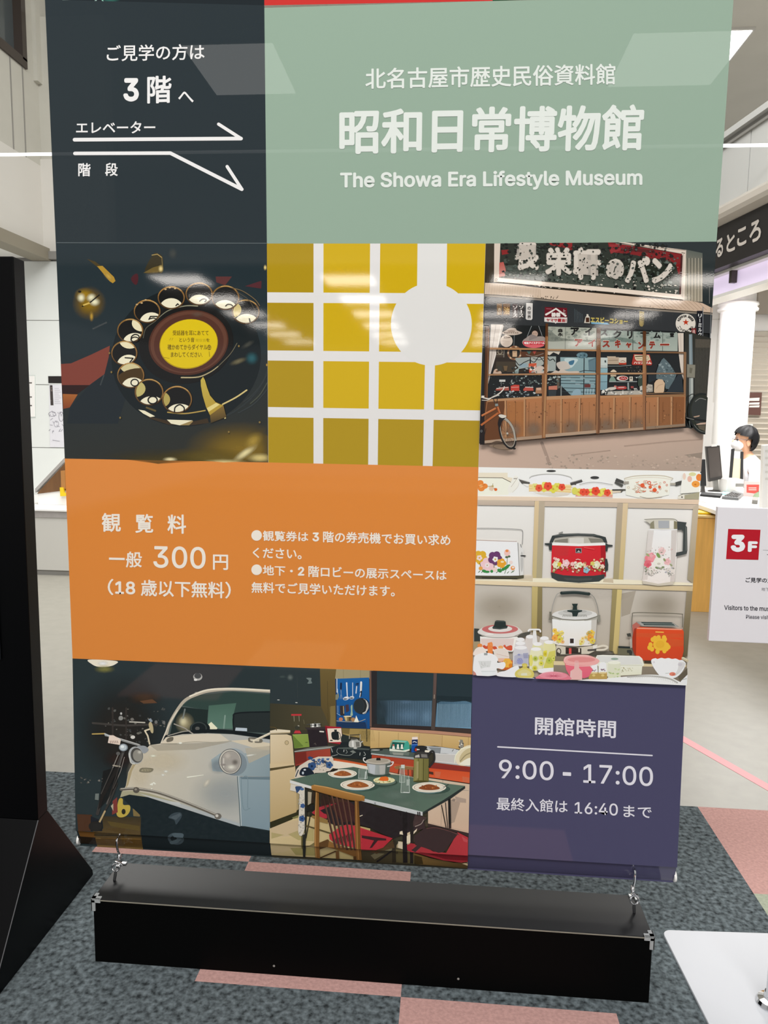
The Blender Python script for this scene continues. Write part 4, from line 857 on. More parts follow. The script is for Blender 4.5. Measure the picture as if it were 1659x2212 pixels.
# bicycle at the left
P.fr = S5
P.p('#2f2a26', [(40, 100), (100, 100), (100, 735), (40, 740)]); P.p('#8f7a66', [(160, 745), (330, 730), (440, 770), (470, 795), (420, 815), (300, 800), (220, 780)], sm=True, alpha=.8); P.l('#6d5c4d', ell(330, 770, 120, 34, 6, 20), 8, alpha=.8); P.p('#5c4c40', [(180, 720), (260, 690), (330, 705), (230, 730)], sm=True)
P.ring('#2c2824', 402, 590, 92, 205, 26, rot=-17, n=40); P.ring('#a39a8c', 402, 588, 80, 188, 10, rot=-17, n=40)
for k in range(12): a = k * pi / 6; u, v = 76 * cos(a), 182 * sin(a); r = radians(-17); P.l('#6f665a', [(400, 590), (400 + u * cos(r) - v * sin(r), 590 + u * sin(r) + v * cos(r))], 3)
P.e('#b9b3a6', 400, 590, 14, 14); P.l('#a9a296', [(370, 395), (430, 450), (480, 540), (500, 640), (512, 680)], 40, sm=True, taper=(.8, .5)); P.p('#2d2925', [(290, 390), (330, 370), (370, 390), (330, 430), (300, 520), (275, 470)], sm=True)
P.p('#d8d2c6', [(285, 350), (320, 340), (380, 355), (382, 372), (340, 388), (300, 375)], sm=True); P.l('#b4683e', [(60, 358), (250, 258)], 26, cap=False); P.l('#b4683e', [(52, 482), (280, 320)], 26, cap=False); P.l('#d38e62', [(60, 352), (245, 252)], 8, cap=False); P.l('#a65c36', [(270, 235), (300, 330)], 28, cap=False); P.l('#d08a60', [(276, 240), (306, 328)], 7, cap=False)
P.p('#8d938f', [(238, 200), (275, 195), (280, 228), (240, 232)]); P.l('#4a443c', [(215, 130), (240, 195)], 10); P.l('#3a342e', [(270, 120), (262, 195)], 8)
P.l('#ddd6ca', [(62, 112), (95, 122), (160, 132), (215, 105), (275, 75), (320, 40), (350, 5), (360, -25)], 15, sm=True); P.l('#ddd6ca', [(66, 152), (140, 152), (200, 118), (290, 85)], 8, sm=True); P.r('#e3dcd0', 60, 92, 96, 122); [P.l('#3c352e', [(185 + k * 18, 102 - k * 8), (190 + k * 18, 120 - k * 8)], 4) for k in range(5)]
P.e('#2a2522', 60, 560, 12, 26); P.ring('#a8a8a8', 58, 560, 10, 14, 3); P.e('#211e1b', 490, 790, 22, 12)
# bicycle at the right
P.fr = S6
P.e('#33362f', 1370, 330, 180, 250, rot=-10, n=36); P.e('#3a3d3b', 1360, 300, 130, 190, rot=-8); P.l('#2a2d2c', ell(1390, 330, 190, 262, -10, 28, 60, 290), 26, sm=True); P.l('#6b6e68', ell(1390, 330, 172, 245, -10, 18, 75, 150), 8, sm=True); P.l('#8d8d86', [(1280, 170), (1340, 130), (1420, 145)], 7, sm=True)
P.l('#212424', [(1175, 160), (1190, 110), (1230, 75), (1270, 75)], 10, sm=True); P.l('#202322', [(1160, 380), (1260, 400), (1420, 425)], 24, sm=True); P.l('#8b8a82', [(1165, 385), (1260, 408)], 6); P.p('#b79a84', [(1252, 368), (1340, 350), (1330, 368), (1270, 380)]); P.p('#c2a592', [(1290, 470), (1350, 450), (1420, 445), (1415, 470), (1300, 478)]); P.p('#6d6456', [(1310, 485), (1412, 480), (1405, 560), (1330, 530)], alpha=.8); P.l('#5c615e', [(1200, 430), (1215, 520)], 12); P.l('#2a2d2c', [(1160, 505), (1230, 520)], 14)
P.fr = SH; P.l('#1c1e1f', [(60, 1300), (35, 1400)], 3)
P.build('shop_photo', banner)

PRINT_E, PRINT_H = 0.87, 0.006

# ------------------------------------------------------------------ photo: shelves of flowered kitchenware
P = Print([B[2], B[3], C[3], C[2]], (1010, 1000, 3.190))
KI = (1010, 1000, 3.190); K1 = (1010, 1000, 6.381); K2 = (1260, 1000, 6.381); K3 = (1010, 1240, 6.381); K4 = (1260, 1240, 6.381)
P.p('#e9e8e4', [(0, 0), (1700, 0), (1700, 300), (0, 300)]); P.p('#e6e4df', [(0, 290), (1600, 300), (1600, 860), (0, 830)], to='#d6d0c8', g0=(700, 320), g1=(700, 830))
P.p('#c2bbb0', [(0, 830), (1600, 860), (1600, 1600), (0, 1600)], to='#b3a795', g0=(600, 860), g1=(600, 1120)); P.glow('#9d927f', 1330, 980, 190, 130, a=.5); P.glow('#a89d8b', 220, 990, 230, 130, a=.5); P.glow('#d5cdc2', 930, 900, 200, 60, a=.5)
P.p('#a89c88', [(1060, 900), (1160, 880), (1120, 1040), (1060, 1060)], alpha=.35)
# top row of pans
P.fr = K1
P.p('#e2d8c2', [(150, 135), (552, 135), (552, 195), (620, 205), (600, 268), (480, 212), (150, 200)]); P.p('#efe8d8', [(150, 205), (490, 212), (600, 275), (560, 440), (150, 450)]); P.l('#4a4030', [(148, 202), (480, 206), (600, 268)], 8); P.p('#ece6dc', [(560, 330), (600, 260), (640, 185), (680, 180), (690, 215), (700, 290), (660, 370), (600, 410), (560, 400)], sm=True); P.l('#bdb4a6', [(600, 330), (650, 260), (690, 200)], 6, sm=True); P.l('#9a948a', [(640, 216), (676, 216)], 14); P.l('#cfc6b8', [(720, 240), (690, 330), (620, 405)], 5, sm=True)
for q in ((175, 275, 45), (235, 320, 44), (190, 350, 48), (160, 320, 40)): P.e('#e0853c', q[0], q[1], q[2], q[2] * .85)
P.e('#f0b070', 185, 318, 26, 20); P.l('#c86a28', [(150, 330), (240, 300)], 6, alpha=.7); P.e('#d9662c', 388, 366, 22, 20); P.flower('#d9c0a8', 330, 350, 34); P.l('#8d7a4c', [(280, 325), (340, 315), (350, 285)], 6, sm=True); P.e('#b9a46a', 345, 320, 16, 12); P.e('#8a5c34', 372, 352, 6, 6)
P.e('#4a4a48', 1152, 112, 66, 15); P.e('#2e2e2d', 1152, 106, 60, 9)
P.p('#f2f1ee', [(850, 205), (1000, 165), (1150, 155), (1300, 170), (1438, 210), (1435, 300), (1425, 430), (1300, 455), (1150, 462), (980, 455), (850, 400), (846, 300)]); P.l('#a9a7a2', [(852, 214), (900, 185), (1050, 160), (1250, 162), (1400, 195), (1440, 225)], 8, sm=True); P.l('#c9c8c4', [(852, 200), (900, 175), (1050, 152), (1250, 154), (1400, 185), (1436, 208)], 6, sm=True)
P.p('#e9cd92', [(846, 290), (1140, 300), (1432, 300), (1428, 412), (1140, 395), (846, 392)])
for k in range(6): P.l('#d9b26a' if k % 2 else '#f0dcae', [(847, 300 + k * 18), (1140, 308 + k * 16), (1430, 312 + k * 19)], 5)
P.p('#e4ddcf', [(900, 405), (1140, 402), (1420, 415), (1380, 445), (1200, 464), (1000, 440)], alpha=.8)
for c, x, y, r in (('#dcd388', 930, 325, 44), ('#dcd05c', 1052, 350, 48), ('#dfd46a', 1060, 300, 40), ('#e05a40', 984, 345, 48), ('#d9d050', 1180, 358, 54), ('#d9d35e', 1235, 325, 50), ('#e0533c', 1300, 332, 46), ('#e0503c', 1108, 320, 56)): P.flower(c, x, y, r, 5, '#c8a840' if c[1] == 'd' else '#c23a2c', rot=18)
P.p('#55534f', [(705, 220), (720, 225), (845, 260), (848, 290), (760, 290), (725, 255)], sm=True); P.p('#e6e4df', [(760, 285), (845, 290), (845, 325), (810, 325)]); P.l('#b9b7b2', [(715, 225), (840, 262)], 8)
P.p('#4c4a48', [(1412, 270), (1570, 225), (1585, 255), (1530, 325), (1420, 305)]); P.l('#a8a6a2', [(1416, 272), (1570, 228)], 9); P.e('#e4e2dd', 1470, 322, 40, 20); P.l('#bab8b2', [(1590, 262), (1659, 262)], 8); P.l('#c9c7c0', [(1590, 290), (1659, 290)], 6)
P.fr = KI
P.e('#3c3c3b', 876, 101, 30, 10); P.p('#f1efec', [(748, 145), (800, 130), (870, 126), (960, 132), (1000, 150), (1000, 240), (745, 240)]); P.l('#a9a7a3', [(772, 148), (870, 132), (998, 150)], 5, sm=True); P.l('#d0cec9', [(772, 156), (870, 140), (998, 158)], 4, sm=True); P.p('#e8d29c', [(746, 178), (1000, 185), (998, 234), (744, 228)]); P.p('#eba796', [(746, 215), (1000, 218), (998, 238), (744, 232)], alpha=.7)
P.fr = K2
for c, x, y, r in (('#ddd066', -65, 400, 50), ('#e0533c', -5, 400, 48), ('#ddd25c', 100, 400, 46), ('#dbd05a', 230, 410, 50), ('#dcd468', 280, 390, 44), ('#e0533c', 42, 400, 44), ('#e0503a', 330, 408, 46), ('#e04c36', 170, 386, 56)): P.flower(c, x, y, r, 5, '#c9a93e' if c[1] == 'd' else '#c23a2c', rot=10)
P.e('#d3cf60', -120, 385, 40, 50); P.l('#45443f', [(405, 372), (575, 370)], 20); P.p('#d8cab4', [(400, 385), (520, 385), (525, 405), (400, 415)]); P.l('#55534c', [(520, 400), (545, 375), (580, 372)], 16)
P.p('#efe9dc', [(565, 215), (700, 180), (900, 170), (1100, 175), (1235, 210), (1200, 250), (1180, 440), (1000, 480), (750, 480), (585, 440), (580, 260)]); P.l('#bfb4a0', [(568, 214), (700, 182), (900, 172), (1100, 178), (1232, 212)], 12, sm=True); P.l('#d9cfbf', [(572, 232), (750, 205), (1000, 200), (1225, 228)], 9, sm=True); P.l('#b3a896', [(780, 462), (900, 484), (1080, 466)], 9, sm=True)
rn = random.Random(4)
for k in range(34):
    x, y = rn.uniform(610, 1170), rn.uniform(250, 410); c = rn.choice(['#d76b48', '#d0c0a8', '#c9b49a', '#dba08a', '#d8c9b6'])
    if k % 3: P.ring(c, x, y, rn.uniform(9, 17), rn.uniform(9, 16), 5, n=12)
    else: P.l(c, [(x - 20, y + rn.uniform(-12, 12)), (x, y), (x + 22, y + rn.uniform(-12, 12))], 10, sm=True)
P.ring('#d8552e', 906, 272, 20, 20, 9, n=16); P.flower('#dc5a34', 812, 308, 28); P.flower('#dc5a34', 980, 372, 28); P.flower('#dd6a42', 920, 330, 22); P.l('#dc6a46', [(760, 300), (812, 308), (860, 340)], 10); P.flower('#dc6a46', 1048, 330, 18)
P.p('#474744', [(455, 208), (555, 248), (550, 285), (435, 250)]); P.p('#52524e', [(440, 252), (550, 300), (530, 332), (425, 275)]); P.p('#a39d92', [(555, 255), (625, 252), (625, 285), (555, 290)]); P.p('#4a4a47', [(1265, 285), (1270, 265), (1370, 240), (1385, 255), (1375, 280), (1275, 318)], sm=True); P.p('#aaa498', [(1195, 275), (1268, 275), (1268, 305), (1195, 305)])
P.p('#efe9df', [(1370, 140), (1615, 140), (1600, 400), (1335, 420), (1345, 300)]); P.e('#e2c9b8', 1388, 185, 22, 46); P.e('#d4d09a', 1500, 155, 50, 26); P.e('#e0b4a0', 1462, 220, 32, 42); P.e('#e79a44', 1545, 290, 56, 46); P.e('#e4843c', 1590, 200, 40, 50); P.e('#c8762c', 1540, 296, 16, 12); P.p('#a5a086', [(1390, 445), (1600, 400), (1592, 500), (1390, 495)]); P.p('#e0dccf', [(1305, 455), (1390, 425), (1390, 495), (1300, 495)]); P.e('#54524a', 1356, 470, 10, 12); P.l('#77735f', [(1305, 455), (1370, 430), (1480, 420)], 6)
# shelf boards
P.fr = KI
P.p('#e3cfb9', [(70, 228), (500, 233), (1110, 245), (1595, 252), (1590, 285), (1110, 275), (500, 262), (68, 254)], to='#d8c1a8', g0=(700, 235), g1=(700, 275)); P.p('#c9b9a6', [(68, 254), (460, 262), (460, 296), (66, 290)], to='#b7a798', g0=(200, 256), g1=(200, 295)); P.p('#c4b3a0', [(530, 265), (1030, 274), (1030, 304), (530, 298)]); P.p('#c6b6a3', [(1105, 276), (1588, 288), (1582, 318), (1105, 308)])
P.p('#d8c19c', [(462, 262), (492, 262), (472, 815), (444, 812)], to='#bfae7c', g0=(480, 270), g1=(460, 800)); P.p('#b7a994', [(492, 262), (532, 264), (512, 790), (472, 815)], to='#a99f80', g0=(510, 270), g1=(490, 790))
P.p('#b4a592', [(1030, 274), (1070, 276), (1040, 832), (1002, 800)], to='#a59872', g0=(1050, 280), g1=(1020, 800)); P.p('#d9c3a0', [(1070, 276), (1105, 276), (1068, 834), (1038, 832)], to='#c3b078', g0=(1090, 280), g1=(1050, 830)); P.p('#bcae98', [(1552, 300), (1590, 286), (1552, 830), (1512, 800)], to='#a1967c', g0=(1570, 300), g1=(1530, 820))
P.p('#ebe0c6', [(55, 800), (390, 800), (445, 792), (1000, 800), (1550, 826), (1550, 842), (1060, 835), (480, 820), (55, 808)]); P.p('#ddcfb4', [(390, 770), (450, 770), (448, 815), (300, 806)], alpha=.6); P.p('#cfc0a8', [(940, 795), (1000, 790), (1004, 826), (930, 820)], alpha=.6)
P.p('#e2d0ae', [(52, 808), (480, 820), (1060, 838), (1552, 848), (1548, 882), (1060, 868), (480, 850), (50, 834)], to='#cbb891', g0=(700, 826), g1=(700, 862))
P.p('#c2b077', [(443, 850), (483, 852), (478, 1180), (440, 1160)], to='#a4935c', g0=(460, 860), g1=(460, 1160)); P.p('#8d8058', [(483, 852), (514, 853), (512, 1200), (476, 1180)], to='#75694a', g0=(500, 860), g1=(500, 1160)); P.p('#9d8f63', [(996, 868), (1030, 870), (1000, 1300), (974, 1290)], to='#857852', g0=(1010, 880), g1=(990, 1280)); P.p('#d0bd80', [(1030, 870), (1062, 872), (1036, 1315), (998, 1312)], to='#c3af76', g0=(1050, 880), g1=(1020, 1300))
P.p('#94876c', [(1508, 884), (1548, 882), (1512, 1330), (1468, 1340)], to='#6e6248', g0=(1530, 900), g1=(1490, 1330))
# white toaster with pansies
P.p('#f0eeea', [(58, 530), (330, 535), (352, 560), (358, 775), (54, 778)]); P.p('#d9d7d3', [(345, 548), (372, 565), (386, 600), (384, 770), (358, 776), (350, 600)]); P.l('#8c8a86', [(346, 550), (358, 774)], 5); P.l('#b39d92', [(62, 531), (336, 540)], 5); P.e('#bcbab6', 373, 680, 10, 70); P.e('#3e3d3b', 382, 639, 20, 5); P.l('#4a4946', [(365, 560), (370, 580)], 4)
P.l('#8b8a88', [(66, 449), (200, 450), (340, 456), (376, 464), (380, 500), (376, 560)], 4, sm=True)
P.fr = K1
P.flower('#d9ab38', 175, 1300, 92, 5, None, 20); P.flower('#f0d3d0', 163, 1306, 42, 5, '#d9a94c', 10, .42); P.flower('#ecc4c8', 275, 1410, 100, 5, None, 40); P.flower('#f2dcdc', 270, 1408, 30, 5, '#a88c5c', 0); P.flower('#6a3f6b', 378, 1310, 92, 5, None, 10); P.flower('#f0e8e4', 382, 1325, 42, 5, '#c8a83c', 30, .42)
P.flower('#e2a036', 466, 1380, 62, 5, None, 0); P.e('#f4d8a8', 478, 1360, 24, 14); P.e('#eec0b8', 545, 1235, 42, 48); P.e('#e28c50', 542, 1210, 22, 18); P.e('#f0d4cc', 596, 1368, 26, 24); P.e('#f0cfc6', 375, 1462, 32, 34); P.e('#e2a24c', 180, 1450, 28, 26); P.e('#e39a5c', 622, 1446, 30, 30); P.e('#f0e0d8', 626, 1438, 16, 12)
P.l('#5c6a44', [(548, 1300), (540, 1420)], 6); P.e('#55684c', 538, 1296, 22, 14); P.e('#55684c', 572, 1286, 18, 14); P.l('#5c6a44', [(168, 1375), (178, 1420)], 8); P.l('#6d6a4c', [(368, 1390), (364, 1440)], 9)
for q in ((530, 1440, 50, 22, -35), (560, 1412, 30, 14, -20), (440, 1480, 34, 24, 30), (490, 1462, 30, 20, -30), (230, 1488, 34, 20, 20), (270, 1498, 32, 16, 0), (332, 1490, 20, 20, 0)): P.e('#3f8a4a', *q[:4], rot=q[4])
for q in ((150, 1495), (190, 1498), (395, 1500), (545, 1505), (600, 1500), (620, 1490)): P.l('#56744a', [(q[0], q[1] + 10), (q[0] + 22, q[1] - 10)], 8)
P.l('#56744a', [(510, 1520), (540, 1440)], 7); P.l('#56744a', [(455, 1440), (450, 1500)], 7)
P.fr = KI; P.p('#54503f', [(54, 774), (300, 778), (388, 772), (386, 792), (340, 800), (54, 795)]); P.l('#2c2a24', [(100, 790), (340, 796)], 6)
# red rice cooker
P.p('#cf2f36', [(580, 562), (765, 568), (950, 562), (952, 780), (765, 785), (574, 768)], to='#c62f38', g0=(760, 570), g1=(760, 770)); P.p('#d84a4c', [(600, 565), (700, 568), (690, 640), (596, 640)], alpha=.35); P.p('#b02a32', [(915, 566), (950, 562), (952, 780), (920, 782)], alpha=.6)
P.p('#3f4443', [(572, 752), (660, 772), (765, 778), (870, 775), (945, 765), (940, 790), (905, 815), (765, 824), (620, 812), (580, 790)]); P.p('#5b605d', [(660, 790), (760, 796), (860, 792), (850, 806), (760, 812), (680, 806)], alpha=.6)
P.p('#efe9e4', [(578, 548), (765, 556), (952, 548), (952, 566), (765, 572), (578, 566)]); P.p('#b9b5a8', [(585, 548), (600, 522), (680, 512), (860, 512), (935, 520), (950, 550), (765, 558)]); P.p('#8d8a7e', [(600, 530), (690, 518), (690, 552), (596, 550)], alpha=.8); P.p('#dcd9d0', [(700, 516), (800, 514), (800, 552), (700, 554)], alpha=.9); P.p('#8a877b', [(830, 516), (930, 522), (945, 550), (850, 554)], alpha=.8); P.l('#e9e6df', [(590, 547), (765, 556), (948, 548)], 4)
P.p('#3c4140', [(562, 548), (582, 500), (640, 488), (760, 484), (870, 488), (950, 510), (962, 550), (940, 548), (925, 522), (860, 504), (760, 500), (660, 506), (600, 516), (586, 548)]); P.l('#6d706d', [(600, 500), (760, 490), (900, 498)], 4, sm=True); P.p('#3c4140', [(530, 552), (582, 550), (580, 600), (562, 600), (558, 568), (532, 562)]); P.p('#3c4140', [(948, 548), (965, 560), (998, 564), (998, 574), (966, 578), (962, 608), (948, 608)]); P.l('#8a8a84', [(630, 484), (652, 476)], 9)
P.p('#3c4140', [(944, 656), (960, 660), (968, 700), (966, 738), (944, 750)]); P.r('#8a8484', 742, 586, 785, 620); P.r('#2e2c2e', 747, 591, 780, 614); P.p('#b9b9b4', [(764, 600), (776, 612), (752, 612)])
rn = random.Random(11)
for k in range(72):
    x = rn.uniform(582, 946); edge = abs(x - 765) / 185; y = rn.uniform(690 - 45 * edge, 748)
    P.flower(rn.choice(['#e8cfc0', '#eec0bc', '#e2c89a', '#d8d3a0', '#e9a9a4', '#e8dcd0', '#9a9a5c', '#b7765c']), x, y, rn.uniform(4, 10), 5, None, rn.uniform(0, 70))
for c, x, y, r, m in (('#dcd8b4', 612, 700, 25, '#e8e4c8'), ('#d6c048', 632, 696, 15, None), ('#efbcc0', 676, 688, 24, '#f2d8d8'), ('#e0ddc0', 772, 700, 20, '#c8b878'), ('#e9e0ce', 748, 712, 16, None), ('#8fb4c4', 815, 736, 20, '#b8d0d8'), ('#ddd6b8', 884, 700, 27, '#e9e6d4'), ('#d2c468', 858, 690, 14, None), ('#eab8b4', 720, 694, 14, None), ('#e4ccb8', 925, 712, 16, None), ('#f0c8c8', 655, 706, 14, None)): P.flower(c, x, y, r, 5, m)
for k in range(26): x = 590 + k * 14; P.e('#8d8a48', x, 722 + 14 * sin(k * 2.1), 6, 4, rot=k * 40)
P.l('#e9c4bc', [(745, 664), (758, 660), (775, 666)], 5); P.l('#e06a68', [(800, 580), (870, 592)], 3)
# flowered flask
P.p('#f0ece7', [(1242, 455), (1335, 462), (1440, 458), (1436, 640), (1420, 815), (1310, 835), (1200, 812), (1228, 640)], to='#e8dfd8', g0=(1330, 470), g1=(1310, 820)); P.p('#e0d8d2', [(1242, 460), (1280, 462), (1236, 800), (1204, 806)], alpha=.5); P.p('#d8d0ca', [(1400, 462), (1440, 458), (1420, 812), (1392, 818)], alpha=.6)
P.p('#c9c5b8', [(1216, 388), (1285, 384), (1320, 382), (1410, 384), (1440, 400), (1440, 458), (1330, 456), (1252, 452), (1256, 420), (1232, 402)]); P.p('#8c8872', [(1256, 412), (1280, 395), (1284, 452), (1254, 450)]); P.p('#a9acb0', [(1310, 396), (1385, 396), (1385, 448), (1312, 448)]); P.p('#e2e0d8', [(1388, 396), (1416, 396), (1412, 452), (1388, 452)]); P.p('#857f64', [(1418, 398), (1440, 404), (1440, 456), (1418, 456)]); P.l('#8d8a80', [(1216, 388), (1300, 383), (1410, 384), (1440, 398)], 5, sm=True); P.l('#f4f2ee', [(1252, 454), (1330, 458), (1440, 456)], 5)
P.p('#454a49', [(1440, 400), (1505, 408), (1498, 430), (1508, 440), (1510, 600), (1505, 624), (1430, 642), (1434, 615), (1478, 606), (1482, 470), (1470, 458), (1442, 460)]); P.l('#767a76', [(1500, 440), (1502, 600)], 4)
P.p('#c9c0b0', [(1200, 808), (1310, 830), (1420, 812), (1412, 836), (1310, 844), (1205, 830)])
P.fr = K2
for c, x, y, r in (('#e3848c', 905, 1310, 62), ('#e8969c', 930, 1290, 56), ('#da6d78', 880, 1385, 50), ('#e9c6c4', 1075, 1210, 50), ('#e6b8b8', 1150, 1355, 46), ('#ece6da', 1030, 1360, 62), ('#dcd4cc', 1200, 1490, 54), ('#e4dcd4', 940, 1480, 50)): P.flower(c, x, y, r, 5, None, x)
P.e('#e7a9ac', 930, 1270, 30, 20); P.e('#cf5a68', 885, 1400, 24, 22); P.ring('#c9a6a0', 1070, 1215, 22, 20, 6, n=12); P.e('#c9c2b6', 1032, 1384, 24, 16); P.ring('#d99ca0', 1148, 1350, 20, 22, 6, n=12)
for q in ((1025, 1268, 40, 22, 60, '#7d9a5c'), (880, 1262, 30, 14, 40, '#a0a878'), (1110, 1330, 24, 14, 60, '#8f9a6c'), (1010, 1440, 30, 14, 20, '#7d8c64'), (1060, 1448, 24, 14, 0, '#8c9474'), (860, 1452, 26, 14, 70, '#7d8660'), (1200, 1400, 24, 12, 40, '#9aa07c'), (1090, 1430, 20, 12, 0, '#7d8c64')): P.e(q[5], *q[:4], rot=q[4])
P.scatter(['#a9a49a', '#c4bcb2', '#8d9080', '#d2b8b4'], (870, 1150, 1230, 1300), 26, 5, 13, 51); P.scatter(['#9a9c94', '#b4ada6', '#7d8070', '#c8bcb4', '#a8a8b0'], (840, 1440, 1240, 1530), 40, 6, 16, 52); P.fr = K4; P.scatter(['#9a9c94', '#b4ada6', '#8c8f80', '#c8bcb4'], (860, -30, 1000, 15), 14, 6, 14, 53); P.scatter(['#9a9c94', '#b4ada6', '#8c8f80'], (1150, -30, 1215, 30), 9, 6, 12, 54)
# lower left: red lidded pan, bottles, glasses
P.fr = K3
P.p('#3c403d', [(90, 740), (150, 745), (200, 780), (180, 910), (90, 920)]); P.p('#a39272', [(80, 920), (210, 920), (210, 1000), (80, 1040)]); P.p('#f0e6e0', [(170, 850), (440, 868), (700, 850), (660, 1000), (620, 1060), (180, 1050)]); P.p('#ecd0cc', [(180, 880), (640, 880), (620, 1000), (190, 990)], alpha=.5)
P.p('#d9d4ce', [(140, 780), (250, 710), (440, 690), (650, 708), (748, 780), (740, 805), (690, 840), (560, 862), (440, 868), (280, 860), (180, 830)], sm=True); P.l('#8d8a80', [(150, 812), (280, 858), (440, 868), (600, 860), (740, 808)], 8, sm=True); P.e('#c16c6a', 445, 750, 248, 62, n=36); P.e('#dcd6d0', 448, 745, 165, 45, n=32); P.e('#e9e4de', 300, 820, 60, 10)
P.p('#2f3735', [(378, 640), (400, 630), (500, 635), (522, 645), (528, 700), (555, 705), (540, 740), (440, 755), (345, 745), (340, 725), (362, 700)]); P.l('#58605c', [(385, 645), (515, 648)], 6); P.l('#59615d', [(350, 728), (440, 742), (540, 725)], 6, sm=True); P.p('#494d47', [(690, 840), (770, 800), (850, 788), (860, 810), (800, 850), (700, 868)], sm=True)
P.p('#c9553a', [(205, 985), (230, 970), (260, 985), (290, 960), (330, 990), (380, 985), (410, 1020), (380, 1040), (330, 1010), (290, 1020), (240, 1020)], sm=True); P.p('#cf5a40', [(490, 980), (515, 965), (530, 990), (560, 980), (590, 972), (612, 985), (610, 1040), (560, 1040), (525, 1020)], sm=True)
def glass(c, x0, x1, y0, y1, cap, al=.8):
    w_ = (x1 - x0) * .12
    P.p(c, [(x0 + w_, y0 + 10), (x1 - w_, y0 + 10), (x1, y0 + 90), (x1, y1), (x0, y1), (x0, y0 + 90)], sm=False, alpha=al); P.e(cap, (x0 + x1) / 2, y0 + 14, (x1 - x0) * .38, 26); P.e('#f6f4f0', (x0 + x1) / 2, y0 + 6, (x1 - x0) * .3, 14)
    P.l('#f4f2ee', [(x0 + 12, y0 + 100), (x0 + 10, y1 - 20)], 7, alpha=.7); P.l('#bdb8b4', [(x1 - 6, y0 + 95), (x1 - 6, y1 - 10)], 4, alpha=.6)
glass('#e3dcd6', 785, 930, 840, 1100, '#efece8'); P.p('#efece6', [(900, 770), (940, 770), (960, 950), (890, 950)], alpha=.9); P.l('#f4f2ea', [(835, 775), (850, 758), (900, 755), (985, 758), (1000, 785)], 22, sm=True); glass('#e8e4dc', 980, 1130, 860, 1000, '#f0eeea'); glass('#e0dcd8', 650, 800, 878, 1100, '#efecea'); glass('#ddd9da', 640, 810, 930, 1180, '#eeecea')
P.e('#e28a4a', 168, 976, 34, 28); P.p('#eadbd2', [(95, 1040), (140, 1000), (200, 1000), (250, 1050), (250, 1110), (85, 1110)], sm=True); P.p('#e58648', [(275, 940), (330, 925), (345, 950), (345, 1100), (275, 1100)]); P.ring('#e9a06c', 325, 950, 14, 22, 6); P.e('#e8a668', 455, 1000, 36, 24); P.p('#eedcd2', [(355, 1060), (400, 1020), (510, 1020), (560, 1070), (560, 1190), (420, 1190)], sm=True, alpha=.92); P.p('#e0b49c', [(420, 1150), (560, 1150), (550, 1200), (420, 1200)]); P.l('#cdb2a4', [(400, 1090), (560, 1130)], 6)
P.p('#c8642e', [(395, 1280), (480, 1310), (580, 1300), (610, 1240), (625, 1180), (560, 1190), (480, 1190), (400, 1250)], sm=True); P.flower('#e9b048', 545, 1215, 62, 6); P.e('#d9822e', 590, 1250, 26, 30); P.glow('#f2c860', 520, 1200, 40, 30, a=.8)
glass('#dcdade', 620, 840, 990, 1260, '#efeeee'); P.p('#c3c4d8', [(640, 1120), (700, 1090), (830, 1100), (830, 1230), (640, 1230)], alpha=.6); P.flower('#a2a4c6', 718, 1190, 42, 6); [P.ring('#8286b4', 718 + 26 * cos(k), 1190 + 26 * sin(k), 16, 16, 4, n=10) for k in range(0, 6)]; P.e('#8f92ba', 705, 1100, 18, 12); P.p('#a9abc8', [(760, 1080), (830, 1075), (830, 1150), (770, 1150)], alpha=.5)
glass('#e4e0a8', 1030, 1215, 915, 1310, '#eceae4', .9); P.p('#d9cf48', [(1040, 1050), (1090, 1040), (1085, 1130), (1040, 1120)]); P.p('#dfd868', [(1120, 1060), (1205, 1040), (1205, 1250), (1130, 1300), (1040, 1280)], alpha=.7); glass('#e8e6b4', 880, 1040, 940, 1180, '#efece8'); glass('#e9e6c0', 848, 1030, 1010, 1320, '#f0ecea', .92); P.e('#dcd470', 870, 1180, 26, 80)
for x, y, r, c in ((930, 1155, 42, '#b3bd4e'), (1010, 1145, 44, '#d8d262'), (1120, 1180, 46, '#b8c24e'), (1010, 1220, 40, '#d8d050'), (922, 1286, 42, '#cdc544'), (1065, 1090, 30, '#d5c23c'), (1180, 1150, 40, '#d8d86c')): P.glow(c, x, y, r * 1.15, r * 1.15, a=1); P.e(c, x, y, r * .7, r * .7, n=18); P.glow('#8f9a30', x, y, r * .4, r * .4, a=.7)
P.p('#f2efe8', [(980, 1300), (1190, 1280), (1230, 1320), (1200, 1350), (1000, 1350)], sm=True)
P.p('#eef0f0', [(85, 1160), (110, 1110), (200, 1078), (300, 1078), (380, 1110), (415, 1160), (410, 1210), (500, 1200), (520, 1250), (480, 1300), (400, 1290), (390, 1380), (100, 1375)], sm=True); P.r('#9da0a0', 225, 1076, 272, 1108); P.p('#d5d6d4', [(145, 1188), (325, 1186), (300, 1300), (190, 1310)]); P.scatter(['#b8b8b6', '#c9c9c6'], (185, 1200, 300, 1280), 16, 4, 10, 61); P.e('#f2f4f4', 285, 1310, 104, 38); P.p('#e4e8e8', [(182, 1315), (390, 1312), (360, 1385), (205, 1385)]); P.l('#c8ccca', [(190, 1330), (380, 1330)], 5, alpha=.7); P.p('#c6877c', [(78, 1320), (110, 1350), (120, 1380), (76, 1380)])
P.p('#eef0ee', [(420, 1350), (520, 1320), (640, 1260), (700, 1260), (690, 1400), (420, 1395)], sm=True); P.e('#f4f5f4', 520, 1360, 110, 34)
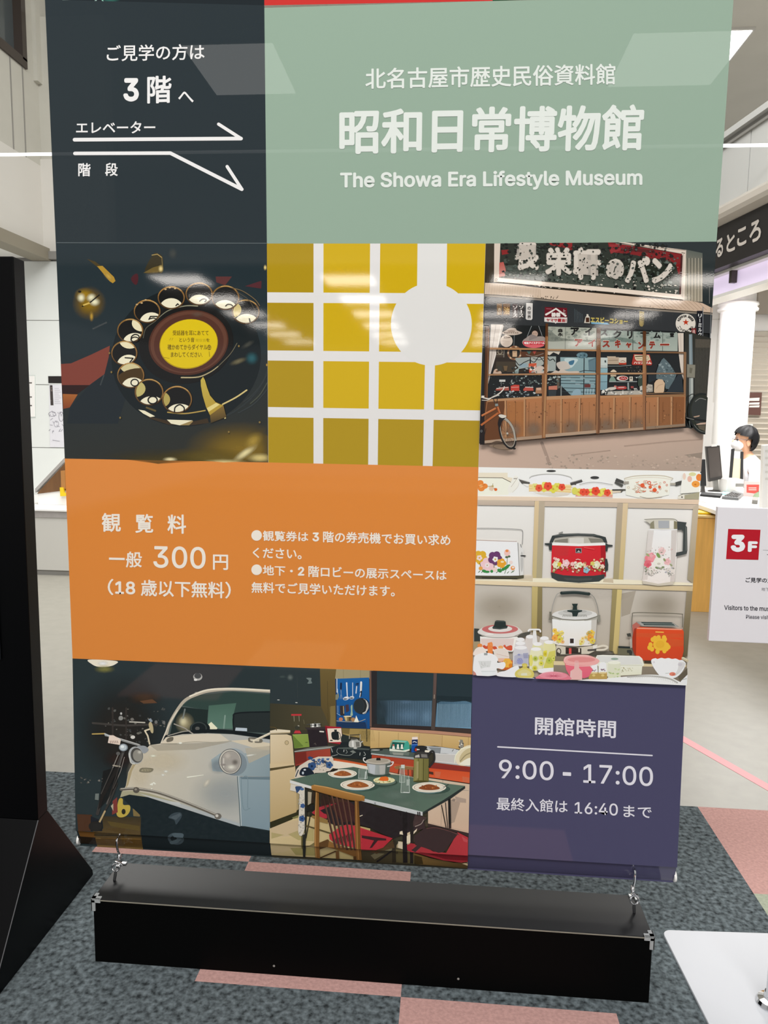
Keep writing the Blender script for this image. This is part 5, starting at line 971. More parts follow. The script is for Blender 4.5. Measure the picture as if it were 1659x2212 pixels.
P.p('#d2c468', [(650, 1350), (700, 1300), (760, 1270), (745, 1240), (760, 1222), (800, 1220), (822, 1240), (815, 1275), (880, 1310), (912, 1360), (880, 1420), (680, 1410)], sm=True); P.p('#e6dc9a', [(690, 1345), (780, 1300), (870, 1345), (850, 1390), (710, 1385)], sm=True, alpha=.8); P.ring('#c3b24c', 785, 1250, 32, 26, 8, n=16); P.p('#f0ead0', [(735, 1355), (815, 1350), (820, 1385), (735, 1385)], alpha=.8)
# gas rice cooker with bail handle
P.l('#9c9a94', [(1150, 520), (1175, 400), (1215, 290), (1250, 255), (1300, 246)], 9, sm=True); P.fr = KI
P.l('#8a8882', [(840, 895), (870, 925), (890, 980), (900, 1035)], 5, sm=True); P.l('#2f3836', [(645, 892), (740, 888), (832, 898)], 22, sm=True); P.l('#5a625f', [(650, 885), (740, 881), (828, 890)], 4, sm=True)
P.p('#eeebe5', [(580, 1070), (735, 1080), (888, 1072), (875, 1235), (840, 1252), (735, 1258), (620, 1250), (585, 1235)], to='#e0dbd2', g0=(735, 1080), g1=(735, 1250)); P.p('#d3cdc4', [(850, 1076), (888, 1072), (875, 1236), (846, 1246)], alpha=.7); P.e('#d9d8d4', 735, 1042, 155, 38, n=36); P.e('#c4c3be', 738, 1030, 118, 24, n=32); P.e('#b4b3ae', 736, 1018, 82, 13, n=28)
P.p('#a9a69c', [(578, 1045), (650, 1068), (735, 1074), (820, 1070), (895, 1046), (890, 1072), (820, 1082), (735, 1086), (650, 1082), (584, 1068)]); P.l('#6d6a60', [(580, 1052), (650, 1072), (735, 1078), (820, 1074), (892, 1052)], 5, sm=True); P.l('#e9e7e0', [(640, 1078), (735, 1084), (800, 1082)], 4); [P.l('#77756c', [(690 + k * 10, 1040), (685 + k * 11, 1054)], 3) for k in range(-3, 13)]
P.p('#2c3735', [(715, 965), (757, 965), (750, 985), (752, 1005), (786, 1010), (786, 1018), (760, 1026), (752, 1052), (722, 1052), (716, 1026), (684, 1018), (684, 1010), (720, 1005), (724, 985)]); P.l('#5d6663', [(690, 1010), (780, 1010)], 3); P.p('#787468', [(560, 1020), (575, 1020), (578, 1078), (556, 1076), (562, 1050)]); P.p('#8a877c', [(890, 1038), (910, 1042), (912, 1090), (892, 1090)])
for c, x, y, r in (('#e2c24c', 618, 1186, 28), ('#d8cc50', 630, 1210, 24), ('#e8a24c', 598, 1200, 20), ('#ecd46c', 645, 1166, 16), ('#e8b070', 652, 1226, 12), ('#e4c25c', 598, 1150, 16), ('#e5c04c', 850, 1168, 22), ('#dba94a', 832, 1170, 16), ('#e29c44', 842, 1200, 22), ('#dcc450', 856, 1220, 20), ('#e0d48c', 784, 1226, 18), ('#e4c87c', 812, 1196, 12), ('#e8cf8c', 790, 1204, 12), ('#d9d070', 776, 1240, 10)): P.flower(c, x, y, r, 5, '#c48a2c', x)
P.scatter(['#a8b07c', '#c8bc8c', '#bdb49c'], (590, 1150, 660, 1235), 16, 3, 6, 62); P.scatter(['#a8b07c', '#c8bc8c'], (780, 1150, 870, 1240), 18, 3, 6, 63)
P.p('#f4f2ee', [(698, 1200), (735, 1200), (738, 1252), (694, 1252)]); P.r('#2c2a28', 702, 1204, 728, 1236)
P.p('#c9c2b0', [(608, 1250), (735, 1268), (872, 1250), (870, 1290), (830, 1310), (640, 1312), (608, 1290)]); P.p('#2b2a26', [(672, 1262), (780, 1270), (780, 1310), (672, 1310)]); P.r('#d6504c', 695, 1270, 712, 1310); P.r('#d8d0bc', 760, 1272, 770, 1298); P.ring('#4c483e', 625, 1292, 14, 20, 7); P.p('#45433c', [(606, 1300), (640, 1325), (830, 1318), (875, 1290), (1000, 1290), (1010, 1315), (880, 1340), (620, 1350)], alpha=.7); P.p('#e0dcd2', [(860, 1250), (890, 1245), (890, 1270), (860, 1275)]); P.l('#4a4a46', [(828, 1284), (885, 1280)], 14); P.l('#d8d0be', [(888, 1282), (940, 1278), (960, 1262), (930, 1252), (890, 1262)], 13, sm=True)
# shelf floor and plastic ware
P.p('#857a66', [(600, 1325), (1500, 1330), (1510, 1530), (600, 1500)], to='#736955', g0=(900, 1330), g1=(900, 1420)); P.p('#d7c59c', [(590, 1358), (1500, 1382), (1500, 1400), (590, 1385)]); P.p('#8d8272', [(590, 1385), (1500, 1400), (1500, 1520), (590, 1480)], to='#7a6f60', g0=(900, 1390), g1=(900, 1440))
P.p('#6d6a55', [(1030, 1255), (1125, 1260), (1125, 1320), (1030, 1315)]); P.l('#2e3432', [(1040, 1262), (1120, 1266)], 14)
P.fr = K4
P.p('#d9502c', [(690, 730), (740, 715), (1350, 745), (1370, 780), (1368, 1050), (1340, 1175), (820, 1175), (700, 1100), (665, 1000), (665, 860)], to='#c9482c', g0=(1000, 740), g1=(1000, 1170)); P.p('#e4673c', [(720, 800), (1360, 810), (1365, 860), (1050, 870), (720, 850)], alpha=.55); P.p('#e3703f', [(1100, 860), (1366, 900), (1366, 980), (1120, 990)], alpha=.4); P.p('#b4685c', [(665, 690), (720, 650), (780, 700), (720, 740), (670, 800)]); P.l('#f0a084', [(735, 735), (1340, 752)], 14); P.p('#a83c28', [(665, 860), (690, 740), (720, 730), (715, 1110), (690, 1090), (665, 1000)], alpha=.6)
P.p('#8d8c86', [(715, 645), (1210, 650), (1310, 715), (790, 705)]); P.p('#c2c1ba', [(735, 650), (1200, 655), (1290, 710), (800, 700)], alpha=.6); P.p('#33413f', [(780, 650), (1200, 655), (1255, 700), (830, 692)]); P.l('#8a918c', [(800, 668), (1220, 675)], 8); P.l('#5d6864', [(840, 685), (1240, 692)], 6)
P.l('#6d685c', [(655, 720), (665, 560), (700, 522), (1000, 526), (1320, 538), (1352, 560), (1352, 720)], 11, sm=True); P.p('#44443e', [(585, 810), (640, 800), (650, 850), (600, 850)]); P.p('#3a3c38', [(590, 1035), (640, 1030), (665, 1060), (660, 1105), (625, 1100), (620, 1075), (592, 1070)]); P.p('#b8b4aa', [(630, 880), (660, 870), (665, 1000), (635, 1010)], alpha=.7); P.l('#e8b04c', [(988, 785), (1090, 790)], 17)
YL = '#e6b53e'; P.e(YL, 1045, 958, 96, 84, n=30)
for cx, cy in ((975, 870), (1025, 862), (1100, 862), (1110, 885), (945, 890), (915, 960), (900, 1000), (935, 1020), (1140, 965), (1160, 992), (1135, 1015), (1105, 1045), (1010, 1055)): P.e(YL, cx, cy, 30, 34, n=14)
P.e('#e0ab38', 1045, 955, 60, 52); P.l('#6d2c1c', [(820, 1180), (1300, 1180)], 12, alpha=.6); P.p('#3a3026', [(830, 1180), (940, 1185), (930, 1225), (830, 1220)], alpha=.6)
P.p('#eceade', [(158, 1150), (180, 1105), (260, 1100), (760, 1115), (800, 1150), (828, 1240), (800, 1260), (790, 1370), (200, 1400), (200, 1260), (160, 1200)], to='#dddcc4', g0=(500, 1110), g1=(500, 1390)); P.p('#f4f3ec', [(175, 1115), (740, 1125), (780, 1165), (800, 1230), (500, 1235), (180, 1190)], alpha=.6); P.e('#8fa394', 422, 1155, 52, 15); P.l('#c9c9b4', [(490, 1240), (800, 1245)], 6, alpha=.7); P.scatter(['#a8603c', '#8d8a5c', '#b9a878'], (505, 1275, 560, 1340), 9, 6, 11, 71); P.scatter(['#b4b48c', '#a5a078', '#c4bc9c'], (560, 1280, 670, 1320), 12, 5, 11, 72)
P.p('#e2e3cb', [(330, 1200), (500, 1205), (505, 1420), (330, 1440)], alpha=.88); P.e('#eaead8', 415, 1205, 86, 22); P.scatter(['#c0cc9a', '#a9bc84', '#d5dab4'], (345, 1280, 490, 1420), 30, 8, 18, 73)
P.p('#f3f1ee', [(928, 1165), (980, 1145), (1010, 1155), (1060, 1140), (1110, 1150), (1160, 1142), (1210, 1155), (1260, 1150), (1310, 1170), (1350, 1170), (1392, 1205), (1395, 1235), (1350, 1330), (1260, 1410), (1140, 1420), (1050, 1390), (980, 1310), (930, 1220)], sm=True); P.p('#e4e2e0', [(1300, 1200), (1385, 1220), (1330, 1320), (1240, 1390), (1290, 1290)], sm=True, alpha=.7); P.e('#d9816c', 1215, 1362, 44, 26); P.e('#c2705c', 1230, 1366, 18, 14); P.l('#a8b0a4', [(1120, 1355), (1170, 1350)], 6); P.l('#a8b0a4', [(1255, 1372), (1300, 1350)], 5); P.e('#c8c4c8', 1318, 1232, 28, 20); P.e('#d8d4d8', 960, 1200, 16, 14)
P.l('#cfc0a0', [(1355, 1145), (1420, 1180)], 34); P.l('#f0e6cc', [(1360, 1135), (1415, 1160)], 10); P.p('#6d6454', [(1290, 1400), (1420, 1280), (1425, 1460), (1320, 1470)], alpha=.8); P.p('#f0f0ee', [(1330, 1460), (1420, 1370), (1430, 1520), (1320, 1510)]); P.l('#a8b0a4', [(1350, 1440), (1410, 1425)], 8)
P.p('#eeece6', [(0, 1440), (300, 1420), (600, 1395), (900, 1370), (1150, 1395), (1320, 1470), (1420, 1500), (1420, 1530), (0, 1470)], sm=True); P.l('#b8b6b0', [(600, 1400), (900, 1390), (1150, 1420), (1280, 1480)], 22, sm=True, alpha=.8); [P.l('#dad8d2', [(640 + k * 24, 1382 + abs(k - 11) * 1.6 + max(0, k - 14) * 5), (636 + k * 24, 1412 + abs(k - 11) * 1.6 + max(0, k - 14) * 5)], 5, alpha=.8) for k in range(27)]
for x in (135, 258): P.p('#f2f0ec', [(x - 58, 1340), (x - 48, 1220), (x - 20, 1198), (x + 22, 1198), (x + 48, 1220), (x + 56, 1340)], sm=False); P.p('#b99a58', [(x - 62, 1340), (x + 58, 1335), (x + 60, 1430), (x - 70, 1432)]); P.e('#dbc898', x - 2, 1345, 58, 12); P.scatter(['#8a6a7c', '#6d5a64', '#a08490'], (x - 28, 1295, x + 28, 1330), 8, 7, 13, int(x)); P.e('#d8c07c', x, 1380, 22, 16)
P.fr = K3
P.p('#e26d7c', [(1335, 1215), (1659, 1230), (1720, 1300), (1660, 1400), (1600, 1420), (1400, 1390), (1350, 1300)], to='#d9657a', g0=(1500, 1230), g1=(1500, 1400)); P.p('#e9a9a4', [(1318, 1160), (1360, 1115), (1500, 1098), (1660, 1105), (1790, 1160), (1800, 1200), (1720, 1240), (1500, 1240), (1340, 1215)], sm=True); P.e('#dd8f8c', 1560, 1165, 190, 36, n=32); P.l('#f2c8c0', [(1325, 1170), (1370, 1125), (1500, 1106), (1660, 1112)], 9, sm=True); P.l('#f0bfb8', [(1350, 1228), (1500, 1252), (1700, 1250)], 9, sm=True)
P.p('#e9b9b4', [(1470, 1180), (1520, 1180), (1530, 1280), (1570, 1320), (1570, 1440), (1400, 1440), (1410, 1320), (1460, 1290)], alpha=.93); P.l('#f2d4d0', [(1420, 1330), (1412, 1430)], 8, alpha=.8); P.e('#e1a2a0', 1495, 1190, 30, 16)
P.p('#dd7d8c', [(968, 1385), (1040, 1345), (1180, 1328), (1320, 1345), (1390, 1385), (1390, 1440), (960, 1430)], sm=True); P.e('#e28f9c', 1180, 1385, 190, 42, n=32); [P.l('#c25a70', [(1180, 1388), (1180 + 120 * cos(k * .52), 1388 + 30 * sin(k * .52))], 7, taper=(1, .3)) for k in range(12)]; P.l('#eeb0b8', [(980, 1380), (1060, 1346), (1180, 1334), (1300, 1346)], 7, sm=True)
P.p('#f2f0ec', [(600, 1410), (900, 1415), (960, 1440), (600, 1440)])
P.fr = KI; P.e('#2a2a28', 1598, 62, 5, 5)
P.build('kitchenware_photo', banner)

PRINT_E, PRINT_H = 0.85, 0.004

# ------------------------------------------------------------------ photo: three-wheeled van in a dark shed
P = Print([C[0], C[1], D[1], D[0]], (150, 1410, 3.687), hem=True)
P.p('#2c3537', [(0, 0), (1700, 0), (1700, 1700), (0, 1700)]); P.glow('#2e2a26', 420, 620, 420, 480, a=.9); P.glow('#3a2b26', 390, 850, 130, 80, a=.7)
P.p('#e9dcc8', [(155, 55), (372, 66), (360, 95), (300, 112), (230, 112), (180, 92)], sm=True); P.glow('#fff6e2', 265, 85, 60, 26, a=1); P.glow('#8d8a4c', 280, 130, 90, 36, a=.7); P.e('#a8a8a4', 1022, 192, 36, 30); P.e('#3c4446', 1022, 184, 28, 22); P.e('#d8d8d4', 1005, 216, 14, 8); P.glow('#c8c4b8', 1012, 320, 20, 10, a=.8)
P.glow('#4d3929', 600, 360, 150, 60, a=.7); P.p('#6a4a34', [(560, 385), (660, 370), (700, 400), (590, 405)], alpha=.8); P.scatter(['#4a4c4a', '#5c5c58', '#3c3e3e', '#6a6860'], (280, 440, 760, 720), 60, 4, 13, 81); P.l('#484440', [(185, 560), (440, 580), (700, 570)], 16, alpha=.8); P.l('#3e3834', [(345, 440), (345, 700)], 14, alpha=.8); P.l('#3e3834', [(452, 440), (452, 700)], 12, alpha=.8); P.l('#b8b4a8', [(480, 550), (600, 556)], 10); P.e('#d0ccc4', 505, 672, 18, 14); P.e('#8a8a86', 410, 520, 18, 18); P.e('#b8b8b4', 412, 484, 8, 10); P.e('#74706a', 500, 530, 14, 12); P.e('#6d6d6a', 690, 552, 12, 14); P.e('#6d6d6a', 752, 555, 12, 14); P.scatter(['#55524e', '#7a766e'], (90, 980, 300, 1040), 10, 4, 12, 82)
P.p('#4c3324', [(60, 1285), (180, 1290), (180, 1420), (70, 1420)]); P.p('#3d3526', [(260, 1300), (570, 1310), (562, 1640), (190, 1640), (190, 1420), (270, 1400)], to='#6a5430', g0=(400, 1310), g1=(400, 1560)); P.p('#5d4a2c', [(280, 1400), (480, 1380), (420, 1440)], alpha=.7); P.p('#6b5a32', [(300, 1340), (560, 1380), (560, 1420), (330, 1380)], alpha=.6); P.p('#74512c', [(60, 1425), (190, 1430), (190, 1490), (70, 1480)]); P.p('#2e261f', [(50, 1480), (190, 1490), (190, 1560), (50, 1550)]); P.p('#5c4524', [(190, 1490), (562, 1490), (562, 1570), (190, 1560)]); P.l('#8c6c3c', [(195, 1495), (555, 1500)], 7); P.l('#3a3020', [(190, 1465), (560, 1470)], 12)
P.p('#23252a', [(170, 1300), (265, 1340), (262, 1420), (170, 1420)])
# toy at the back
P.p('#b9a24a', [(385, 1200), (400, 1160), (425, 1165), (430, 1210), (480, 1215), (482, 1260), (450, 1300), (400, 1310), (375, 1280)], sm=True); P.e('#2c2a22', 432, 1265, 16, 22); P.p('#7a3a36', [(345, 1180), (380, 1150), (385, 1270), (340, 1290)]); P.p('#b0a48c', [(330, 1220), (350, 1200), (350, 1260)]); P.p('#9c8452', [(505, 1240), (570, 1270), (560, 1305), (510, 1300)], alpha=.6)
# van cab
P.p('#4a5653', [(775, 660), (800, 560), (880, 420), (960, 350), (1080, 305), (1300, 295), (1600, 318), (1600, 660), (1200, 630)]); P.p('#33443f', [(900, 420), (1000, 340), (1300, 310), (1600, 330), (1600, 480), (1350, 480), (1300, 560), (1110, 600), (1105, 460), (950, 430)]); P.p('#4a6659', [(1110, 420), (1330, 400), (1310, 480), (1300, 605), (1190, 605), (1100, 570)], to='#5c7a6c', g0=(1200, 420), g1=(1200, 610)); P.p('#26302e', [(880, 430), (1105, 455), (1095, 600), (960, 620), (800, 660), (820, 560)], alpha=.9); P.p('#2a3030', [(1308, 500), (1340, 475), (1600, 470), (1600, 640), (1310, 625)]); P.l('#1c2022', [(1310, 625), (1306, 520), (1340, 480), (1600, 470)], 12, sm=True)
P.glow('#fff2cc', 908, 548, 40, 46, a=1); P.glow('#d8c99c', 920, 560, 80, 90, a=.5); P.l('#8d9490', [(920, 450), (905, 520)], 12, alpha=.6); P.p('#e4e2c4', [(1100, 575), (1130, 550), (1180, 600), (1170, 612), (1120, 608)]); P.e('#1e2324', 1040, 600, 80, 52); P.ring('#39403e', 1030, 600, 60, 46, 10); P.e('#5c5c58', 1020, 602, 18, 14); P.p('#b9c4cc', [(1325, 595), (1415, 600), (1415, 625), (1320, 620)]); P.l('#7d9488', [(1240, 500), (1230, 600)], 12)
P.l('#b3aa98', [(770, 662), (800, 560), (870, 440), (930, 372), (1020, 330), (1120, 302), (1300, 290), (1600, 306)], 24, sm=True); P.l('#e0d8c4', [(960, 346), (1100, 296), (1300, 286), (1600, 300)], 13, sm=True); P.l('#d8d0be', [(730, 720), (800, 560), (860, 460)], 9, sm=True); P.l('#1c2022', [(772, 668), (900, 640), (1100, 622), (1300, 630), (1600, 672)], 26, sm=True); P.l('#9a958a', [(785, 660), (900, 628), (960, 622)], 8, sm=True)
P.l('#9b958a', [(835, 566), (920, 600), (1000, 655)], 9); P.e('#4a4a48', 1002, 654, 16, 14)
# bonnet and wings
BODY = [(728, 722), (770, 672), (900, 648), (1100, 640), (1300, 648), (1600, 690), (1600, 1415), (1400, 1380), (1180, 1310), (900, 1210), (640, 1130), (500, 1105), (420, 1110), (450, 1060), (470, 950), (520, 850), (600, 780), (640, 735)]
P.p('#c9c0ac', BODY, to='#a9acaa', g0=(600, 900), g1=(1300, 1150)); P.p('#d6cab4', [(730, 722), (775, 675), (1000, 648), (1200, 645), (1280, 705), (1140, 712), (900, 718)], to='#cfc6b4', g0=(760, 690), g1=(1200, 690)); P.p('#d0c4ac', [(1280, 700), (1430, 690), (1600, 720), (1600, 780), (1480, 760)]); P.p('#b9b19f', [(640, 735), (870, 724), (1140, 714), (1280, 710), (1000, 770), (700, 780)], alpha=.5)
P.glow('#d8ccb2', 740, 860, 230, 120, a=.55); P.glow('#d9cdb4', 560, 960, 110, 150, a=.5); P.p('#b9a77c', [(470, 960), (520, 860), (560, 830), (500, 940), (470, 1050), (450, 1080)], alpha=.6); P.glow('#9ea7aa', 1240, 1120, 300, 200, a=.5)
P.p('#8d9da3', [(1340, 985), (1600, 990), (1600, 1415), (1400, 1380), (1360, 1378)], to='#7d9099', g0=(1400, 990), g1=(1580, 1400)); P.p('#9aa7aa', [(1130, 850), (1200, 800), (1400, 800), (1480, 790), (1600, 770), (1600, 985), (1340, 980), (1230, 950), (1140, 940)], to='#84959b', g0=(1300, 800), g1=(1500, 970)); P.p('#c9c0ac', [(1400, 760), (1600, 740), (1600, 800), (1430, 880)], alpha=.6); P.glow('#8a9499', 1190, 900, 90, 70, a=.8)
P.p('#6d838c', [(1360, 985), (1600, 985), (1600, 1010), (1365, 1005)], alpha=.5); P.l('#5d6a6c', [(1338, 985), (1352, 1180), (1362, 1378)], 6); P.l('#c9ccc8', [(1346, 985), (1362, 1200), (1370, 1376)], 4); P.l('#76898f', [(1368, 1000), (1420, 995), (1420, 1220), (1440, 1235), (1385, 1235), (1368, 1010)], 5, sm=True)
P.l('#aaa392', [(870, 720), (1000, 708), (1140, 712), (1290, 702)], 6, sm=True); P.l('#8a8474', [(730, 724), (860, 724)], 5); P.l('#f2ead6', [(940, 990), (1068, 972)], 9, taper=(1, .4)); P.glow('#f6eedb', 770, 944, 26, 14, a=1); P.glow('#f6eedb', 746, 972, 20, 13, a=1); P.glow('#f4ead2', 668, 820, 36, 14, a=1); P.glow('#e2dac8', 1095, 1035, 22, 50, rot=35, a=.8); P.glow('#f6eedb', 1440, 815, 60, 9, rot=-8, a=1); P.scatter(['#f4ecd8'], (620, 1035, 690, 1090), 7, 5, 9, 83); P.e('#f4ecd8', 885, 718, 14, 7)
P.p('#7d7764', [(558, 935), (580, 915), (660, 918), (668, 935), (640, 952), (570, 950)], sm=True); P.p('#a39a80', [(575, 936), (592, 924), (645, 926), (650, 936), (632, 944), (582, 943)], sm=True); [P.l('#5c5644', [(590 + k * 13, 928), (588 + k * 13, 942)], 4) for k in range(5)]
P.p('#6d675a', [(775, 690), (800, 672), (828, 672), (822, 700), (780, 710)], sm=True); P.p('#6f6a5e', [(1424, 690), (1440, 672), (1530, 685), (1528, 715), (1440, 710)], sm=True); P.p('#c9bfac', [(1438, 684), (1515, 692), (1510, 706), (1445, 702)])
P.l('#cfc4ac', [(1464, 742), (1470, 700), (1600, 640)], 17, sm=False); P.l('#e6ddc8', [(1462, 700), (1600, 634)], 6); P.l('#d5c9ae', [(640, 725), (625, 660), (602, 620), (645, 605)], 12); P.p('#b7a984', [(632, 570), (650, 548), (668, 590), (668, 636), (650, 630)], sm=True); P.p('#8d97a0', [(628, 530), (650, 520), (664, 545), (650, 552)])
# head lamps
P.e('#9aa4a8', 1310, 868, 108, 108, n=40); P.e('#7d898f', 1316, 880, 98, 96, n=36); P.e('#5c5d5c', 1282, 865, 92, 102, n=40); P.e('#c9c4b8', 1281, 865, 86, 96, n=40); P.e('#74726c', 1283, 866, 78, 88, n=36); P.e('#a29c94', 1285, 866, 74, 84, n=36); P.glow('#e9e2d4', 1290, 910, 50, 30, a=.9); P.glow('#d8d0c4', 1260, 820, 40, 40, a=.7); P.glow('#6a645c', 1320, 870, 34, 30, a=.6); P.l('#d8d2c8', [(1230, 840), (1230, 910)], 6); P.e('#8d8680', 1225, 890, 22, 8)
P.p('#93979a', [(540, 745), (600, 740), (632, 770), (600, 800), (560, 780)], sm=True); P.e('#a9abaa', 530, 815, 58, 70, rot=-12); P.e('#4c4a46', 538, 815, 48, 60, rot=-12); P.e('#8d8a80', 545, 818, 38, 48, rot=-12); P.glow('#d8d4c8', 560, 790, 26, 20, a=.8); P.l('#c9c8c0', [(478, 800), (490, 870), (520, 884)], 9, sm=True)
# bumper and wheel arch
P.p('#20282b', [(430, 1128), (560, 1130), (700, 1170), (900, 1240), (1100, 1310), (1400, 1390), (1600, 1425), (1600, 1650), (560, 1600), (575, 1300), (440, 1170)]); P.p('#a5a084', [(405, 1150), (420, 1100), (520, 1098), (640, 1120), (900, 1200), (1100, 1270), (1180, 1300), (1170, 1320), (900, 1232), (640, 1150), (480, 1128)]); P.p('#b7b8b4', [(560, 1120), (900, 1202), (1180, 1300), (1360, 1360), (1360, 1382), (1160, 1320), (900, 1236), (620, 1146)], to='#a4abad', g0=(600, 1130), g1=(1300, 1370)); P.p('#d4d6d4', [(800, 1180), (880, 1190), (890, 1212), (810, 1200)], alpha=.7)
P.l('#6a645a', [(412, 1086), (530, 1082), (700, 1110), (900, 1180), (1050, 1240), (1180, 1296)], 22, sm=True); P.l('#b9b4a8', [(412, 1080), (530, 1077), (700, 1104), (900, 1174), (1050, 1234), (1180, 1290)], 6, sm=True); P.e('#5a544c', 534, 1092, 26, 24); P.e('#8d877a', 530, 1086, 10, 9); P.e('#6d6860', 1184, 1300, 28, 24); P.e('#c9c4ba', 1176, 1296, 12, 12)
P.p('#3f4a50', [(790, 1310), (830, 1275), (885, 1270), (896, 1300), (870, 1345), (850, 1365), (835, 1330)], sm=True, alpha=.9); P.p('#5a666c', [(800, 1308), (880, 1275), (892, 1290), (850, 1330)], alpha=.7); P.ring('#3f4a50', 842, 1490, 54, 48, 22); P.p('#55636a', [(820, 1440), (905, 1438), (900, 1480), (850, 1530), (800, 1545), (790, 1520), (850, 1490)], sm=True, alpha=.8)
# motor cycle at the left
P.l('#3d3a38', [(430, 790), (360, 960), (260, 1150), (225, 1280)], 26); P.l('#85807a', [(395, 800), (345, 920), (255, 1120)], 7); P.l('#5a5652', [(428, 800), (400, 900), (340, 1090), (300, 1200)], 11); P.l('#8d8680', [(440, 830), (410, 940), (350, 1080)], 5); P.l('#a59c8c', [(350, 895), (405, 905)], 10); P.l('#3a3734', [(380, 1040), (330, 1170), (240, 1340)], 16); P.l('#b09a72', [(285, 1260), (240, 1350)], 14); P.e('#2a2826', 210, 1380, 55, 40); P.p('#6d7470', [(208, 1120), (238, 1118), (235, 1172), (205, 1168)]); P.e('#5c5a58', 390, 800, 16, 14); P.p('#24201e', [(270, 940), (400, 900), (380, 1050), (300, 1180), (230, 1250)], alpha=.5)
P.l('#8d8d8a', [(290, 655), (350, 668), (440, 700), (560, 735)], 16, sm=True); P.l('#c8c8c4', [(300, 650), (440, 692), (555, 728)], 5, sm=True); P.l('#b49a5c', [(185, 645), (285, 642)], 10); P.l('#b8bcbc', [(285, 645), (325, 662)], 12); P.p('#e2cfc0', [(320, 655), (352, 655), (412, 690), (404, 732), (308, 716)]); [P.l('#8d7468', [(326 + k * 14, 700), (332 + k * 14, 716)], 5) for k in range(5)]; P.e('#7d868c', 432, 752, 36, 30); P.e('#b8c0c4', 430, 752, 28, 24); P.e('#dfe6ea', 424, 746, 14, 12)
P.build('van_photo', banner)

# ------------------------------------------------------------------ photo: kitchen dining table
P = Print([C[1], C[2], D[2], D[1]], (570, 1430, 3.607), hem=True)
DI = (570, 1430, 3.607); D1 = (570, 1430, 7.213); D2 = (800, 1430, 7.213); D3 = (570, 1650, 7.213); D4 = (800, 1650, 7.213)
P.p('#3d3a2e', [(0, 0), (1700, 0), (1700, 1700), (0, 1700)])
P.fr = D1
P.p('#4e4733', [(40, 640), (900, 690), (1130, 700), (1130, 1060), (40, 1060)], to='#3d3a2c', g0=(900, 700), g1=(200, 800)); P.p('#2f383a', [(30, 40), (872, 60), (888, 690), (40, 640)]); P.p('#6b5a34', [(872, 60), (1130, 80), (1130, 700), (1110, 1030), (1030, 1020), (890, 690)], to='#55482c', g0=(1000, 100), g1=(1000, 950)); P.p('#7b6a40', [(1040, 690), (1110, 680), (1120, 1030), (1030, 1010)]); P.l('#8a784c', [(1030, 700), (1050, 1000)], 8, alpha=.7); P.p('#9d9270', [(1130, 90), (1700, 110), (1700, 260), (1110, 260)]); [P.l('#857a58', [(x, 100), (x, 250)], 6) for x in (1240, 1505)]; P.l('#5a4e30', [(990, 300), (1000, 980)], 6, alpha=.7)
P.glow('#6b7672', 410, 240, 60, 60, a=.8); P.glow('#4d5a58', 290, 230, 80, 30, a=.7); P.p('#7d8a88', [(660, 250), (740, 250), (735, 290), (750, 330), (680, 335), (700, 290)], sm=True, alpha=.7); P.l('#c9c8c0', [(215, 590), (240, 592)], 11); P.l('#c9c8c0', [(495, 632), (520, 634)], 11); P.p('#c9c4b8', [(0, 425), (98, 428), (98, 482), (0, 478)]); P.p('#1d2325', [(0, 770), (95, 780), (95, 1090), (0, 1100)]); P.l('#4a5150', [(520, 230), (525, 560)], 4, alpha=.6)
# rack of utensils
P.p('#1f5d9c', [(1110, 262), (1640, 242), (1650, 1040), (1130, 1018)], to='#1c4c84', g0=(1400, 300), g1=(1400, 1000)); P.p('#2c3d58', [(1110, 262), (1126, 262), (1146, 1020), (1130, 1018)]); P.p('#2a3a54', [(1135, 940), (1580, 935), (1610, 1035), (1140, 1015)], alpha=.6); P.l('#2c4a70', [(1600, 900), (1605, 1030)], 16)
P.l('#c9d0d8', [(1138, 262), (1138, 470)], 13); P.l('#dde2e6', [(1146, 420), (1150, 490)], 7); P.p('#7d8070', [(1118, 510), (1165, 490), (1170, 540), (1150, 588), (1115, 588)]); P.l('#1d2a44', [(1203, 335), (1200, 425)], 30); P.l('#8d9aa8', [(1200, 430), (1205, 500)], 8); [P.l('#6d88a8', [(1203, 490), (1180 + k * 12, 575)], 4) for k in range(5)]
P.l('#d8dce0', [(1290, 325), (1300, 540)], 17, taper=(1.2, .8)); P.e('#c9ced4', 1282, 566, 48, 28, rot=-15); P.e('#5a626c', 1272, 574, 30, 13, rot=-15); P.e('#eef0f2', 1290, 556, 24, 9, rot=-15); P.l('#c9cfd6', [(1384, 325), (1384, 530)], 11); P.e('#b8bec4', 1370, 556, 38, 26, rot=-10); P.e('#4a525c', 1366, 562, 24, 11); P.l('#e8ecee', [(1350, 548), (1395, 540)], 7); P.l('#1f2d48', [(1450, 345), (1470, 335)], 20); P.l('#ced2d6', [(1446, 380), (1436, 485)], 16); P.ring('#22304c', 1450, 352, 22, 18, 7)
P.l('#e4e2dc', [(1516, 315), (1512, 455)], 29); P.l('#b0aca4', [(1530, 330), (1524, 450)], 7); P.l('#26282a', [(1516, 460), (1508, 530)], 24); P.l('#d8dade', [(1506, 480), (1494, 545)], 11); P.e('#1d3a5e', 1530, 690, 130, 128, alpha=.6); P.e('#2b2d2e', 1520, 684, 122, 122, n=36); P.l('#c8c9c6', ell(1515, 684, 112, 116, 0, 20, -70, 75), 15, sm=True, taper=(.3, 1)); P.e('#34393c', 1482, 684, 86, 112, n=36); P.e('#2d3336', 1480, 684, 78, 102, n=32); P.l('#dcdcd8', [(1590, 600), (1612, 680), (1590, 770)], 9, sm=True); P.l('#a8a49a', [(1618, 700), (1590, 790), (1545, 806)], 8, sm=True)
